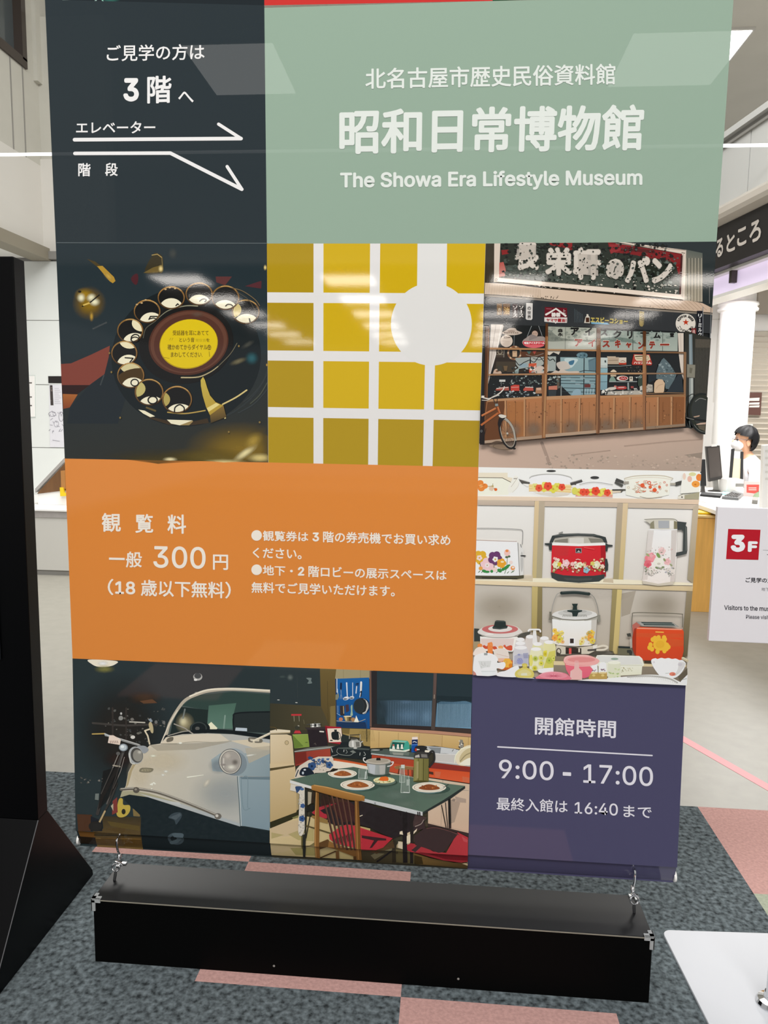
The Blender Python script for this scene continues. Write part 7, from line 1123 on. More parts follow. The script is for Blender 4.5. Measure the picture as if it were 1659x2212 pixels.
# left legs, tea towel
P.fr = D3
P.p('#cfc8ba', [(412, 400), (425, 300), (560, 330), (640, 350), (640, 1000), (620, 1070), (590, 1112), (555, 1100), (540, 1040), (550, 760), (560, 460), (500, 420)]); P.scatter(['#a9a498', '#8d8a84', '#b8b2a8'], (550, 460, 635, 1080), 50, 7, 16, 98); P.flower('#3a5684', 600, 840, 46, 5, '#22304c'); P.flower('#3a5684', 610, 640, 34, 5); P.p('#33486c', [(500, 340), (600, 345), (560, 400), (520, 440), (505, 400)], sm=True); P.e('#4a6894', 600, 380, 30, 22)
P.p('#2b2b26', [(645, 370), (690, 380), (680, 640), (660, 1150), (650, 1320), (630, 1500), (595, 1500), (600, 1340), (585, 1330), (590, 1110), (640, 1080)]); P.p('#5c5430', [(590, 1115), (612, 1110), (608, 1335), (588, 1330)]); P.p('#252420', [(670, 660), (790, 610), (795, 690), (660, 730)]); P.l('#35291f', [(785, 420), (760, 600)], 34, cap=False); P.l('#2d2a22', [(740, 720), (660, 1140)], 17); P.p('#c0b49c', [(690, 420), (750, 430), (740, 600), (690, 630)], alpha=.7); P.l('#54492c', [(660, 950), (800, 990), (1040, 1068)], 20)
# chair in front
P.p('#6a3630', [(1140, 520), (1320, 560), (1420, 640), (1420, 900), (1250, 920), (1050, 660), (900, 680), (880, 540)], alpha=.25)
P.p('#b2343c', [(1020, 1090), (1060, 1060), (1200, 960), (1280, 920), (1420, 950), (1659, 1030), (1700, 1060), (1700, 1150), (1659, 1350), (1520, 1340), (1400, 1290), (1110, 1220), (1030, 1160)]); P.p('#2c2426', [(1130, 980), (1250, 930), (1180, 900), (1400, 880), (1420, 950), (1300, 930)], alpha=.8); P.p('#3a2628', [(1520, 1100), (1659, 1130), (1659, 1180), (1560, 1160)]); P.p('#8a2830', [(1520, 1210), (1600, 1130), (1659, 1140), (1659, 1350), (1580, 1340)], alpha=.5); [P.p('#6a2730', [(1100 + k * 58, 1180 - k * 20), (1150 + k * 58, 1110 - k * 20), (1180 + k * 58, 1150 - k * 16), (1140 + k * 58, 1240 - k * 10)], alpha=.5) for k in range(5)]
P.fr = D4; P.p('#a82f38', [(-130, 1010), (0, 1030), (350, 1145), (200, 1290), (30, 1350), (-130, 1350)]); P.p('#3a2426', [(-130, 1100), (250, 1150), (250, 1180), (120, 1180), (30, 1290), (-10, 1300), (60, 1180), (-130, 1140)]); P.p('#54402a', [(0, 1380), (40, 1350), (200, 1290), (350, 1160), (380, 1290), (200, 1340), (100, 1420)], alpha=.8); P.fr = D3
P.p('#8a6234', [(870, 1210), (1010, 1180), (1110, 1230), (1300, 1300), (1440, 1350), (1520, 1340), (1450, 1500), (1300, 1430), (1110, 1340), (980, 1300), (860, 1350)], to='#74502a', g0=(950, 1220), g1=(1300, 1400)); P.p('#5a4024', [(868, 1215), (1000, 1160), (1020, 1180), (1000, 1290), (860, 1350)]); P.l('#4a3420', [(870, 1510), (1110, 1380)], 22); P.l('#6a4a2a', [(1140, 1370), (1138, 1530)], 52, cap=False); P.l('#54391f', [(1410, 1470), (1410, 1545)], 46, cap=False)
for x0, x1, w_ in ((930, 1120, 30), (1000, 1180, 30), (1070, 1240, 32), (1140, 1300, 32), (1225, 1365, 30), (1310, 1420, 28)): P.l('#4a322a', [(x0 - 10, 470), (x0 + (x1 - x0) * .45, 850), (x1, 1300 if x1 < 1300 else 1350)], w_, sm=True, cap=False); P.l('#7a5a48', [(x0 - 4, 480), (x0 + (x1 - x0) * .45 + 6, 850), (x1 + 6, 1240)], 7, sm=True, cap=False, alpha=.8)
P.p('#3a2a24', [(870, 440), (1000, 470), (1060, 520), (1020, 620), (920, 640), (880, 560)], alpha=.6)
P.p('#8a6032', [(812, 420), (860, 440), (870, 900), (860, 1520), (788, 1510), (795, 900)], to='#7a5228', g0=(800, 900), g1=(866, 900)); P.l('#b48a54', [(822, 430), (808, 900), (802, 1500)], 11, sm=True, cap=False); P.p('#845a2e', [(1420, 560), (1480, 570), (1505, 1000), (1520, 1545), (1440, 1545), (1425, 1000)], to='#63431f', g0=(1425, 900), g1=(1510, 900)); P.l('#a87c48', [(1440, 570), (1455, 1000), (1470, 1530)], 10, sm=True, cap=False)
P.p('#a87840', [(745, 325), (790, 310), (1000, 345), (1300, 420), (1540, 475), (1575, 495), (1570, 565), (1400, 560), (1150, 505), (900, 435), (748, 390)], to='#8d6230', g0=(1100, 380), g1=(1080, 500)); P.l('#d0a468', [(790, 318), (1000, 355), (1300, 432), (1530, 484)], 13, sm=True, alpha=.8); P.l('#7d5428', [(760, 392), (1000, 462), (1300, 540), (1500, 566)], 7, sm=True, alpha=.8)
P.p('#6f98a4', [(0, -100), (96, -90), (98, 200), (0, 200)], alpha=.0)
P.build('dining_table_photo', banner)

# ------------------------------------------------------------------ bottom rod, hem and fixings of the banner
zr_ = (HEM_Z0 + HEM_Z1) / 2
bl, br = on_y(165, 1822, 0.0), on_y(1460, 1902, 0.0)
zr_ = HEM_Z0 + 0.012
b = MB(); b.tube([(bl.x - 0.004, 0.026, zr_), (br.x + 0.004, 0.026, zr_)], 0.007, 14); rod = b.build('bottom_rod', M_WHITE, banner)
for x, s in ((bl.x, -1), (br.x, 1)):
    b = MB(); b.lathe((x - 0.006 if s < 0 else x, 0.022, zr_), [(0.0125, 0), (0.0135, 0.002), (0.0125, 0.006)], 16, axis='x'); b.build('end_cap', M_WHITE, rod)

ul, ur = on_y(*U[0]), on_y(*U[3])
b = MB(); b.tube([(ul.x - 0.004, 0.008, min(ul.z, ur.z)), (ur.x + 0.004, 0.008, min(ul.z, ur.z))], 0.009, 12); b.build('top_rod', M_WHITE, banner)
for x in (ul.x + 0.2, ur.x - 0.2): b = MB(); b.tube([(x, 0.008, min(ul.z, ur.z)), (x, 0.008, 5.6)], 0.002, 6); b.build('hanging_cord', M_GREY, banner)

# ------------------------------------------------------------------ black weight box under the banner
YF = -0.106
ZT = (on_y(215, 1947, YF).z + on_y(1400, 2019, YF).z) / 2
YK = (on_z(270, 1868.5, ZT).y + on_z(1375, 1931, ZT).y) / 2
BX0, BX1 = -0.846, 0.506
box = thing('weight_box', 'long low black box standing on the carpet under the banner', 'box', ((BX0 + BX1) / 2, (YF + YK) / 2, 0))
b = MB(); b.box(BX0, BX1, YF, YK, 0, ZT - 0.004); b.build('box_body', mat('black_box_side', '#050505', 0.6, spec=0.06), box, 0.002)
b = MB(); b.box(BX0 - 0.001, BX1 + 0.001, YF - 0.001, YK + 0.001, ZT - 0.004, ZT); b.build('box_lid', mat('black_box_top', '#101113', 0.42, spec=0.36, noise=0.06, nscale=30), box, 0.001)
b = MB(); b.box(BX0 + 0.01, BX1 - 0.01, YF - 0.0022, YF - 0.0008, ZT - 0.0035, ZT - 0.001); b.build('edge_strip', mat('pale_edge', '#8a8578', 0.5), box)  # paler grey strip along the front top edge
for (x, sx) in ((BX0, 1), (BX1, -1)):
    for (y, sy) in ((YF, 1), (YK, -1)):
        b = MB(); T_ = 0.004; L_ = 0.024; ox, oy = x - sx * 0.004, y - sy * 0.004
        def bb(a0, a1, c0, c1, z0, z1): b.box(min(a0, a1), max(a0, a1), min(c0, c1), max(c0, c1), z0, z1)
        bb(ox, ox + sx * L_, oy, oy + sy * 0.012, ZT + 0.0005, ZT + 0.0035); bb(ox, ox + sx * 0.012, oy, oy + sy * L_, ZT + 0.0005, ZT + 0.0035)
        bb(ox, ox + sx * L_, oy, oy + sy * T_, ZT - 0.008, ZT + 0.0035); bb(ox, ox + sx * T_, oy, oy + sy * L_, ZT - 0.008, ZT + 0.0035)
        bb(ox, ox + sx * 0.011, oy, oy + sy * T_, ZT - 0.030, ZT); bb(ox, ox + sx * T_, oy, oy + sy * 0.011, ZT - 0.030, ZT)
        b.build('corner_guard', M_CLEAR, box, 0.001)
for px in ((592, 2086), (990, 2114)):
    p = on_y(px[0], px[1], YF); b = MB(); b.lathe((p.x, YF - 0.001, p.z), [(0.003, 0), (0.002, 0.002)], 8, axis='y'); b.build('rivet', M_GREY, box)
def hook(px, label):
    top = on_y(px[0][0], px[0][1], -0.013); base = on_z(px[1][0], px[1][1], ZT)
    x = (top.x + base.x) / 2; zh = HEM_Z0
    t = thing('hook_clip', label, 'hook', (x, base.y, ZT), 'metal hooks tying the banner to the box')
    y0 = -0.004
    b = MB(); b.tube(spline3([(x, 0.016, zh + 0.036), (x, y0, zh + 0.034), (x, y0 - 0.001, zh + 0.014), (x, y0 + 0.006, zh - 0.004), (x, 0.008, zh - 0.012)]), 0.0029, 8); b.build('hook', M_CHROME, t)
    zb_ = zh - 0.012; za_ = ZT + 0.028
    b = MB(); b.tube([(x, 0.008, zb_), (x, 0.006, zb_ - 0.008), (x, 0.002, (zb_ + za_) / 2), (x + 0.001, -0.004, za_ + 0.012)], [0.0042, 0.0062, 0.0046, 0.005], 10); b.build('swivel', M_CHROME, t)
    b = MB(); b.tube([(x - 0.006, -0.006, zb_ - 0.012), (x + 0.007, -0.004, zb_ - 0.018), (x + 0.012, -0.004, zb_ - 0.024)], 0.003, 8); b.build('thumb_lever', M_CHROME, t)
    c = Vector((x, (base.y - 0.004) * 0.5, za_)); b = MB(); b.tube([c + Vector((0.0095 * cos(a), 0.002 * sin(a), 0.0095 * sin(a))) for a in [2 * pi * k / 20 for k in range(20)]], 0.0021, 8, closed=True); b.build('ring', M_CHROME, t)
    b = MB(); b.tube([(c.x, c.y, za_ - 0.008), (base.x, (c.y + base.y) / 2, ZT + 0.012), (base.x, base.y, ZT)], [0.003, 0.004, 0.0035], 8); b.build('eye_bolt', M_RUB, t)
    return t
def spline3(pts, n=5):
    out = []; L = len(pts)
    for i in range(L - 1):
        p0, p1, p2, p3 = [Vector(pts[max(0, min(L - 1, i + d))]) for d in (-1, 0, 1, 2)]
        for k in range(n):
            t = k / n; out.append(0.5 * (2 * p1 + (p2 - p0) * t + (2 * p0 - 5 * p1 + 4 * p2 - p3) * t * t + (3 * p1 - p0 - 3 * p2 + p3) * t ** 3))
    out.append(Vector(pts[-1])); return out
hook(((249, 1822), (247, 1902)), 'chrome hook clip holding the left bottom end of the banner to the box')
hook(((1374, 1890), (1370, 1972)), 'chrome hook clip holding the right bottom end of the banner to the box')

# ------------------------------------------------------------------ black display stand at the left
XS = on_z(201, 1890, 0).x
yz = lambda px, py: (lambda p: (p.y, p.z))(on_x(px, py, XS))
ft, fb, bt, bb_ = yz(27, 553), yz(83, 1771), yz(50.5, 561), yz(105, 1748)
fy = (ft[0] + fb[0]) / 2; by = (bt[0] + bb_[0]) / 2
tip1, tip0 = yz(200, 1878), yz(202, 1890)
sl = yz(2, 2080); k_ = fb[1] / (fb[1] - sl[1]); fy0 = fb[0] + (sl[0] - fb[0]) * k_
st_ = thing('display_stand', 'tall black display stand with a splayed foot at the left edge of the picture', 'display stand', (XS - 0.45, (fy + by) / 2, 0))
b = MB(); b.prism([(XS, fy, fb[1]), (XS, fy, ft[1]), (XS, by, ft[1] - 0.001), (XS, by, bb_[1])], (-0.9, 0, 0)); b.build('upright_panel', M_BLACK2, st_, 0.002)
b = MB(); b.prism([(XS, fy0, 0), (XS, fy, fb[1]), (XS, by, bb_[1]), (XS, tip1[0], tip1[1]), (XS, tip0[0], 0)], (-0.9, 0, 0)); b.build('foot', M_BLACK2, st_, 0.002)
b = MB(); b.tube([(XS + 0.0005, fy0 + (fy - fy0) * 0.02, fb[1] * 0.02), (XS + 0.0005, fy, fb[1])], 0.0012, 6); b.build('edge_line', M_EDGE, st_)
p = on_y(-2, 1300, fy); b = MB(); b.box(XS - 0.86, p.x, fy - 0.004, fy, 0.75, ft[1] - 0.05); b.build('screen', mat('black_screen', '#07080a', 0.12, spec=0.5), st_)

# ------------------------------------------------------------------ sign stand at the right
ang = radians(3.2); ux = Vector((cos(ang), sin(ang), 0)); uy = Vector((-sin(ang), cos(ang), 0))
c0 = on_z(1429, 2008, 0.008); W_, D_ = 0.37, 0.44; c0.z = 0
ss = thing('sign_stand', 'white notice marked 3F on a chrome pole with a white floor plate', 'sign', tuple(c0 + ux * W_ / 2 - uy * D_ / 2))
b = MB(); pts = []
for (ax, ay, a0) in ((0.022, -0.022, 90), (0.022, -D_ + 0.022, 180), (W_ - 0.022, -D_ + 0.022, 270), (W_ - 0.022, -0.022, 0)):
    for k in range(7): a = radians(a0 + 15 * k); pts.append(c0 + ux * (ax + 0.022 * cos(a)) + uy * (ay + 0.022 * sin(a)))
b.prism(pts, (0, 0, 0.008)); b.build('base_plate', mat('white_steel', '#c8cacf', 0.35), ss, 0.0015)
pc = on_z(1664, 2168, 0.008)
b = MB(); b.lathe((pc.x, pc.y, 0.008), [(0.03, 0), (0.032, 0.004), (0.028, 0.012), (0.016, 0.016), (0.014, 0.03)], 24); b.build('flange', M_CHROME, ss)
YSB = pc.y - 0.02
b = MB(); b.tube([(pc.x, pc.y, 0.02), (pc.x, pc.y, 1.0)], 0.011, 18); b.build('pole', M_CHROME, ss)
b = MB(); b.tube([(pc.x - 0.005, pc.y - 0.02, 0.03), (pc.x - 0.016, pc.y - 0.022, 0.05), (pc.x - 0.012, pc.y - 0.018, 0.11)], 0.006, 12); b.build('cable_clip', M_CHROME, ss)
q0, q1, q2 = on_y(1549.5, 1095, YSB), on_y(1532, 1384.5, YSB), on_y(1659, 1099, YSB)
bx0 = (q0.x + q1.x) / 2; bx1 = 2 * pc.x - bx0; dzx = (q2.z - q0.z) / (q2.x - q0.x); wz = (bx1 - bx0) * dzx * 0.6
b = MB(); b.prism([(bx0, YSB, q0.z), (bx1, YSB, q0.z + wz), (bx1, YSB, q1.z + wz), (bx0, YSB, q1.z)], (0, 0.012, 0)); nb = b.build('notice_board', mat('notice_paper', '#e9e5e8', 0.4), ss, 0.001)
Z7 = (1450, 1060, 6.144); f2 = lambda px, py: (lambda p: (p.x, p.z))(on_y(px, py, YSB))
def note(name, fn):
    L = Print(None, Z7, y0=YSB - 0.0004, flat2=f2); fn(L); return L.build(name, nb)
rs = note('floor_mark', lambda L: L.p('#b0202c', [(755, 507), (1184, 518), (1155, 918), (727, 907)]))
note('lettering', lambda L: (setattr(L, 'y0', YSB - 0.0009), L.t('#efe4e6', '3', (786, 583, 978, 812), .05)))
note('lettering', lambda L: (setattr(L, 'y0', YSB - 0.0009), L.t('#efe4e6', 'F', [(1018, 669), (1147, 672), (1142, 814), (1012, 811)], .05)))
note('lettering', lambda L: L.t('#2c2a2e', 'ご見学の方は', [(985, 1150), (1425, 1160), (1420, 1226), (985, 1216)], .02)); note('lettering', lambda L: L.t('#77757a', '地下', [(1196, 1284), (1300, 1287), (1300, 1332), (1196, 1329)]))
note('lettering', lambda L: L.t('#3c3a40', 'Visitors to the museum', [(703, 1518), (1440, 1538), (1440, 1602), (703, 1580)], .014)); note('lettering', lambda L: L.t('#5c5a60', 'Please visit', [(992, 1646), (1296, 1653), (1296, 1706), (992, 1698)], .012))
note('rule_line', lambda L: (L.l('#a8a5a8', [(1218, 787), (1420, 792)], 6), L.l('#4a484c', [(1272, 846), (1420, 858)], 7)))

# ------------------------------------------------------------------ pink tape on the floor
a0, a1 = on_z(1440, 1576, 0), on_z(1720, 1736, 0); dr = (a1 - a0).normalized(); nn = Vector((-dr.y, dr.x, 0)) * 0.022
e0 = a0 - dr * 1.4; b = MB(); b.prism([e0 - nn, a1 - nn, a1 + nn, e0 + nn], (0, 0, 0.0012)); tag(b.build('floor_tape', M_TAPE), 'strip of pink tape stuck across the pale vinyl floor', 'tape')

# ------------------------------------------------------------------ reception counter and what stands on it
YC = 3.75
ZL = on_y(1525, 1118, YC).z
ctr = thing('reception_counter', 'oak fronted reception counter with a white worktop', 'counter', (2.9, 4.3, 0))
b = MB(); b.box(1.55, 4.4, YC, YC + 0.04, 0, ZL); b.box(1.55, 1.59, YC, 5.4, 0, ZL); b.build('front_panel', M_WOOD, ctr, 0.002)
b = MB(); b.box(1.54, 4.4, YC - 0.012, YC + 0.34, ZL, ZL + 0.014); b.build('ledge', mat('pale_oak_edge', '#e0bd7c', 0.4), ctr)
ZD = 0.755
tp = [on_z(1440, 1074, ZD), on_z(1509, 1090, ZD), on_z(1547, 1103, ZD), on_z(1760, 1150, ZD), on_z(1760, 1056, ZD), on_z(1440, 1052, ZD)]
b = MB(); b.prism(tp, (0, 0, -0.03)); b.build('worktop', M_WHITE, ctr, 0.003)
b = MB(); c1 = tp[1] + Vector((0.02, 0.03, -0.03)); c2 = tp[3] + Vector((0, 0.03, -0.03)); b.prism([c1, c2, c2 + Vector((0, 0, ZL - ZD + 0.03)), c1 + Vector((0, 0, ZL - ZD + 0.03))], (0, 0.03, 0)); b.build('riser', M_WOOD, ctr)
ya = YC + 0.06; p0, p1 = on_y(1502, 1114, ya), on_y(1538, 1104, ya)
b = MB(); b.box(p0.x, p1.x, ya, ya + 0.16, ZL + 0.014, 0.722); tag(b.build('storage_box', M_YEL, None, 0.012, 3), 'bright yellow box on the oak ledge of the reception counter', 'box')
def flatthing(name, label, cat, pts, h, m, z=None):
    z = ZD if z is None else z; b = MB(); b.prism([on_z(x, y, z) for x, y in pts], (0, 0, h)); return tag(b.build(name, m, None, min(0.003, h / 3)), label, cat)
M_DG = mat('dark_grey_plastic', '#3b3836', 0.4); M_SCR = mat('screen_back', '#57504c', 0.35)
ym = on_z(1545, 1062, ZD).y
mo = thing('monitor', 'dark computer monitor with a white note on its top edge beside the banner', 'monitor', tuple(on_z(1545, 1062, ZD)))
b = MB(); b.prism([on_y(x, y, ym) for x, y in ((1525.5, 964.5), (1555, 962), (1561, 1034), (1532, 1041))], (0.0, 0.045, 0)); b.build('casing', M_DG, mo, 0.004)
b = MB(); b.prism([on_y(x, y, ym - 0.002) for x, y in ((1529, 968), (1553, 966), (1558, 1028), (1534, 1033))], (0, 0.003, 0)); b.build('display', M_SCR, mo)
b = MB(); b.prism([on_y(x, y, ym + 0.015) for x, y in ((1541, 1036), (1551, 1035), (1553, 1060), (1543, 1062))], (0, 0.03, 0)); b.build('neck', M_GREY, mo)
pb = on_z(1545, 1062, ZD); b = MB(); b.lathe((pb.x, pb.y + 0.03, ZD), [(0.055, 0), (0.055, 0.008), (0.02, 0.016)], 20); b.build('monitor_base', M_DG, mo)
b = MB(); b.prism([on_y(x, y, ym - 0.004) for x, y in ((1537, 960), (1548, 959.5), (1548.5, 964), (1537, 965))], (0, 0.003, 0)); b.build('note', M_WHITE, mo)
y2 = ym - 0.12; m2 = thing('monitor', 'black monitor seen edge-on, half hidden behind the right edge of the banner', 'monitor', tuple(on_y(1518, 1062, y2)))
b = MB(); b.prism([on_y(x, y, y2) for x, y in ((1514, 993), (1524, 992), (1526, 1050), (1514, 1050))], (0, 0.05, 0)); b.build('casing', M_RUB, m2, 0.004)
b = MB(); b.prism([on_y(x, y, y2 + 0.02) for x, y in ((1516, 1050), (1522, 1050), (1524, 1066), (1514, 1068))], (0, 0.03, 0)); b.build('neck', M_DG, m2)
flatthing('keyboard', 'black keyboard lying on the white worktop in front of the monitors', 'keyboard', [(1512, 1072), (1556, 1076), (1560, 1070), (1515, 1067)], 0.018, M_RUB)
ca = thing('calculator', 'grey desk calculator lying on the white worktop', 'calculator', tuple(on_z(1580, 1074, ZD)))
b = MB(); b.prism([on_z(x, y, ZD) for x, y in ((1559, 1078), (1595, 1081), (1607, 1071), (1585, 1065))], (0, 0, 0.022)); b.build('case', mat('calculator_grey', '#6d6f70', 0.4), ca, 0.003)
zt_ = ZD + 0.022
for i in range(5):
    for j in range(4):
        u, v = 0.1 + i * 0.17, 0.08 + j * 0.17
        f = lambda u, v: (on_z(1559, 1078, ZD) * (1 - u) + on_z(1595, 1081, ZD) * u) * (1 - v) + (on_z(1585, 1065, ZD) * (1 - u) + on_z(1607, 1071, ZD) * u) * v
        pp = [f(u, v), f(u + .12, v), f(u + .12, v + .12), f(u, v + .12)]; b = MB(); b.prism([Vector((p.x, p.y, zt_)) for p in pp], (0, 0, 0.005)); b.build('key', M_DG, ca)
flatthing('face_mask', 'pale teal face mask left on the worktop between keyboard and paper box', 'mask', [(1557, 1068.5), (1562, 1064), (1570, 1063), (1577, 1068), (1568, 1069.5)], 0.012, mat('teal_cloth', '#a9dcdc', 0.8))
flatthing('memo_slip', 'small white memo slip near the front edge of the worktop', 'paper', [(1510, 1084), (1524, 1086), (1526, 1080), (1511, 1079)], 0.004, M_OFF)
flatthing('tape_dispenser', 'small grey dispenser at the right of the worktop', 'dispenser', [(1624, 1088), (1636, 1089), (1637, 1082), (1626, 1081)], 0.03, M_GREY)
yp = on_z(1590, 1066, ZD).y
bx = thing('paper_box', 'white cardboard box with a slot standing behind the calculator', 'box', tuple(on_z(1590, 1066, ZD)))
b = MB(); l0, l1 = on_y(1569, 1062, yp), on_y(1607, 1036, yp); b.box(l0.x, l1.x, yp, yp + 0.2, ZD, l1.z); b.build('carton', M_WHITE, bx, 0.003)
b = MB(); l0, l1 = on_y(1589, 1051, yp), on_y(1606, 1045, yp); b.box(l0.x, l1.x, yp - 0.003, yp, l0.z, l1.z); b.build('slot', M_GREY, bx)
yf = on_z(1626, 1076, ZD).y
fl = thing('flyer_holder', 'upright red and white flyer standing on the reception worktop', 'flyer', tuple(on_z(1626, 1076, ZD)))
b = MB(); b.prism([on_y(x, y, yf) for x, y in ((1608, 1040), (1641, 1040), (1640, 1075), (1606, 1072))], (0, 0.006, 0)); fb_ = b.build('holder', mat('pale_pink_card', '#f0dcd8', 0.4), fl)
b = MB(); b.prism([on_y(x, y, yf - 0.002) for x, y in ((1613, 1047), (1640, 1047), (1639, 1062), (1630, 1066), (1613, 1064))], (0, 0.002, 0)); b.build('red_print', mat('flyer_red', '#e25a50', 0.5), fl)
for yy in (1053, 1057): b = MB(); b.prism([on_y(x, y, yf - 0.003) for x, y in ((1617, yy), (1634, yy), (1634, yy + 2), (1617, yy + 2))], (0, 0.001, 0)); b.build('text_line', M_OFF, fl)
b = MB(); b.prism([on_y(x, y, yf - 0.002) for x, y in ((1629, 1068), (1640, 1060), (1640, 1074), (1626, 1074))], (0, 0.002, 0)); b.build('green_print', mat('flyer_green', '#a9c09c', 0.5), fl)
ysd = on_z(1655, 1105, ZD).y
dr_ = thing('document_rack', 'white upright document rack at the right edge of the reception worktop', 'rack', tuple(on_z(1662, 1105, ZD)))
b = MB(); b.prism([on_y(x, y, ysd) for x, y in ((1650, 962), (1690, 958), (1690, 1100), (1645, 1102))], (0, 0.05, 0)); b.build('panel', M_WHITE, dr_, 0.004)
for k in range(5): b = MB(); b.prism([on_y(x, y, ysd - 0.002) for x, y in ((1653, 972 + k * 15), (1680, 971 + k * 15), (1680, 976 + k * 15), (1653, 977 + k * 15))], (0, 0.002, 0)); b.build('text_line', M_OFF, dr_)
# screen frame with black posts before the seated person
yq = on_z(1590, 1052, ZD).y
ds = thing('desk_partition', 'small beige desk screen between two black posts in front of the seated person', 'screen', tuple(on_z(1592, 1050, ZD)))
for q in (((1581, 970), (1587, 969), (1581, 1038), (1576, 1038)), ((1601, 976), (1606, 976), (1605, 1038), (1599, 1038))): b = MB(); b.prism([on_y(x, y, yq) for x, y in q], (0, 0.02, 0)); b.build('post', M_RUB, ds)
b = MB(); b.prism([on_y(x, y, yq + 0.006) for x, y in ((1584, 989), (1602, 991), (1601, 1040), (1579, 1038))], (0, 0.006, 0)); b.build('screen_panel', mat('beige_board', '#d8c9a8', 0.6), ds)
b = MB(); b.prism([on_y(x, y, yq + 0.004) for x, y in ((1583, 969), (1604, 972), (1603, 976), (1583, 974))], (0, 0.02, 0)); b.build('top_bar', M_GREY, ds)
b = MB(); b.prism([on_y(x, y, yq + 0.002) for x, y in ((1579, 1038), (1606, 1040), (1606, 1052), (1579, 1052))], (0, 0.05, 0)); b.build('screen_foot', M_WHITE, ds)

# ------------------------------------------------------------------ hanging name board over the reception
nbd = thing('name_board', 'dark brown board with large white hiragana over the reception desk', 'sign', tuple(PL_ + Vector((0, 0, zs0 - PL_.z))))
b = MB(); b.obox(*gal(zs0, zs1 - 0.004, -0.09, 0.0)); b.build('board', M_BROWNSIGN, nbd)
gx = lambda px, py: (lambda p: ((p - o).dot(GD), p.z))(on_g(px, py))
L = Print(None, (1450, 400, 4.914), y0=0.0, flat2=gx, step=4e-6)
for ch, q in (('る', [(478, 592), (558, 545), (552, 745), (474, 782)]), ('と', [(592, 530), (682, 495), (680, 690), (588, 722)]), ('こ', [(705, 475), (806, 428), (800, 622), (702, 660)]), ('ろ', [(838, 405), (950, 350), (960, 575), (832, 625)])): L.t('#ccc4bc', ch, q, .03)
L.place = lambda v: tuple(o + GD * v[0] + GN * (0.003 - v[1]) + Vector((0, 0, v[2])))
L.build('lettering', nbd)
b = MB(); pz = on_g(1583, 590, -0.12); b.obox(o + GD * ((pz - o).dot(GD) - 0.02) + GN * -0.15 + Vector((0, 0, zs0 - 0.12)), GD * 0.04, GN * 0.05, Vector((0, 0, 0.12))); b.build('bracket', M_DKFRAME, nbd)

# poster on the shutter
ysp = YR - 0.075
po = thing('wall_poster', 'small dark brown notice with white lines on the slatted shutter', 'poster', tuple(on_y(1630, 895, ysp)))
b = MB(); b.prism([on_y(x, y, ysp) for x, y in ((1620, 848), (1646, 848), (1643, 897), (1615, 896))], (0, 0.01, 0)); b.build('sheet', mat('poster_brown', '#5a3a32', 0.5), po)
for y0_, y1_ in ((859, 866), (869, 874), (875.5, 880)): b = MB(); b.prism([on_y(x, y, ysp - 0.002) for x, y in ((1619, y0_ + 1), (1641, y0_), (1640, y1_), (1618, y1_))], (0, 0.002, 0)); b.build('white_line', M_OFF, po)
b = MB(); l0, l1 = on_y(1611, 931, YR - 0.09), on_y(1627, 916, YR - 0.09); b.box(l0.x, l1.x, YR - 0.09, YR - 0.05, l0.z, l1.z); tag(b.build('intercom_unit', M_OFF, None, 0.004), 'small pale unit on the slatted shutter above the seated person', 'intercom')

# ------------------------------------------------------------------ left: posters on the white wall
yw = YB - 0.004
b = MB(); b.prism([on_y(x, y, yw) for x, y in ((104, 812.5), (150, 812.5), (150, 828), (104.5, 827.5))], (0, 0.003, 0)); tag(b.build('wall_sign', M_BROWNSIGN), 'narrow dark brown sign on the white wall above the paper plan', 'sign')
pn_ = thing('floor_plan', 'tall white paper plan with a dark photo strip taped on the white wall', 'poster', tuple(on_y(122, 966, yw)))
b = MB(); b.prism([on_y(x, y, yw) for x, y in ((106, 831), (160, 831), (160, 966), (108, 966))], (0, 0.003, 0)); b.build('sheet', mat('plan_paper', '#d8d7dc', 0.6), pn_)
L = Print(None, (0, 500, 4.425), y0=yw - 0.001, flat2=lambda px, py: (lambda p: (p.x, p.z))(on_y(px, py, yw)), step=4e-6)
L.p('#3c3634', [(476, 1470), (502, 1470), (512, 1662), (484, 1662)]); L.scatter(['#5c5450', '#6d6460'], (484, 1490, 502, 1640), 8, 5, 9, 101); [L.l('#b4b2b8', [(525, 1500 + k * 18), (560 + (k % 3) * 12, 1500 + k * 18)], 6) for k in range(9)]
rn = random.Random(5); [L.l('#8d8b92', [(x, y), (x + rn.uniform(-16, 22), y + rn.uniform(-18, 22))], 5) for x, y in [(rn.uniform(480, 600), rn.uniform(1700, 1920)) for _ in range(26)]]; L.ring('#8d8b92', 500, 1745, 34, 22, 5); L.ring('#8d8b92', 585, 1770, 22, 45, 5); L.ring('#9d9ba2', 540, 1840, 22, 28, 5); L.l('#9d9ba2', [(505, 1995), (570, 2005)], 6)
L.build('drawing', pn_)
nb_ = thing('notice_frame', 'white framed notice with dark clips on the wall beside the black stand', 'notice', tuple(on_y(70, 900, yw)))
b = MB(); b.prism([on_y(x, y, yw - 0.006) for x, y in ((40, 812), (74, 812), (75, 900), (42, 902))], (0, 0.008, 0)); b.build('sheet', M_WHITE, nb_, 0.002); b = MB(); b.prism([on_y(x, y, yw - 0.002) for x, y in ((38, 810), (76, 810), (77, 902), (40, 904))], (0, 0.006, 0)); b.build('frame', mat('pale_frame', '#c9cfcb', 0.4), nb_)
for yy in (827, 857.5, 876): b = MB(); b.prism([on_y(x, y, yw - 0.01) for x, y in ((60, yy - 1), (68.5, yy - 1), (68.5, yy + 1), (60, yy + 1))], (0, 0.004, 0)); b.build('clip', M_DKFRAME, nb_)
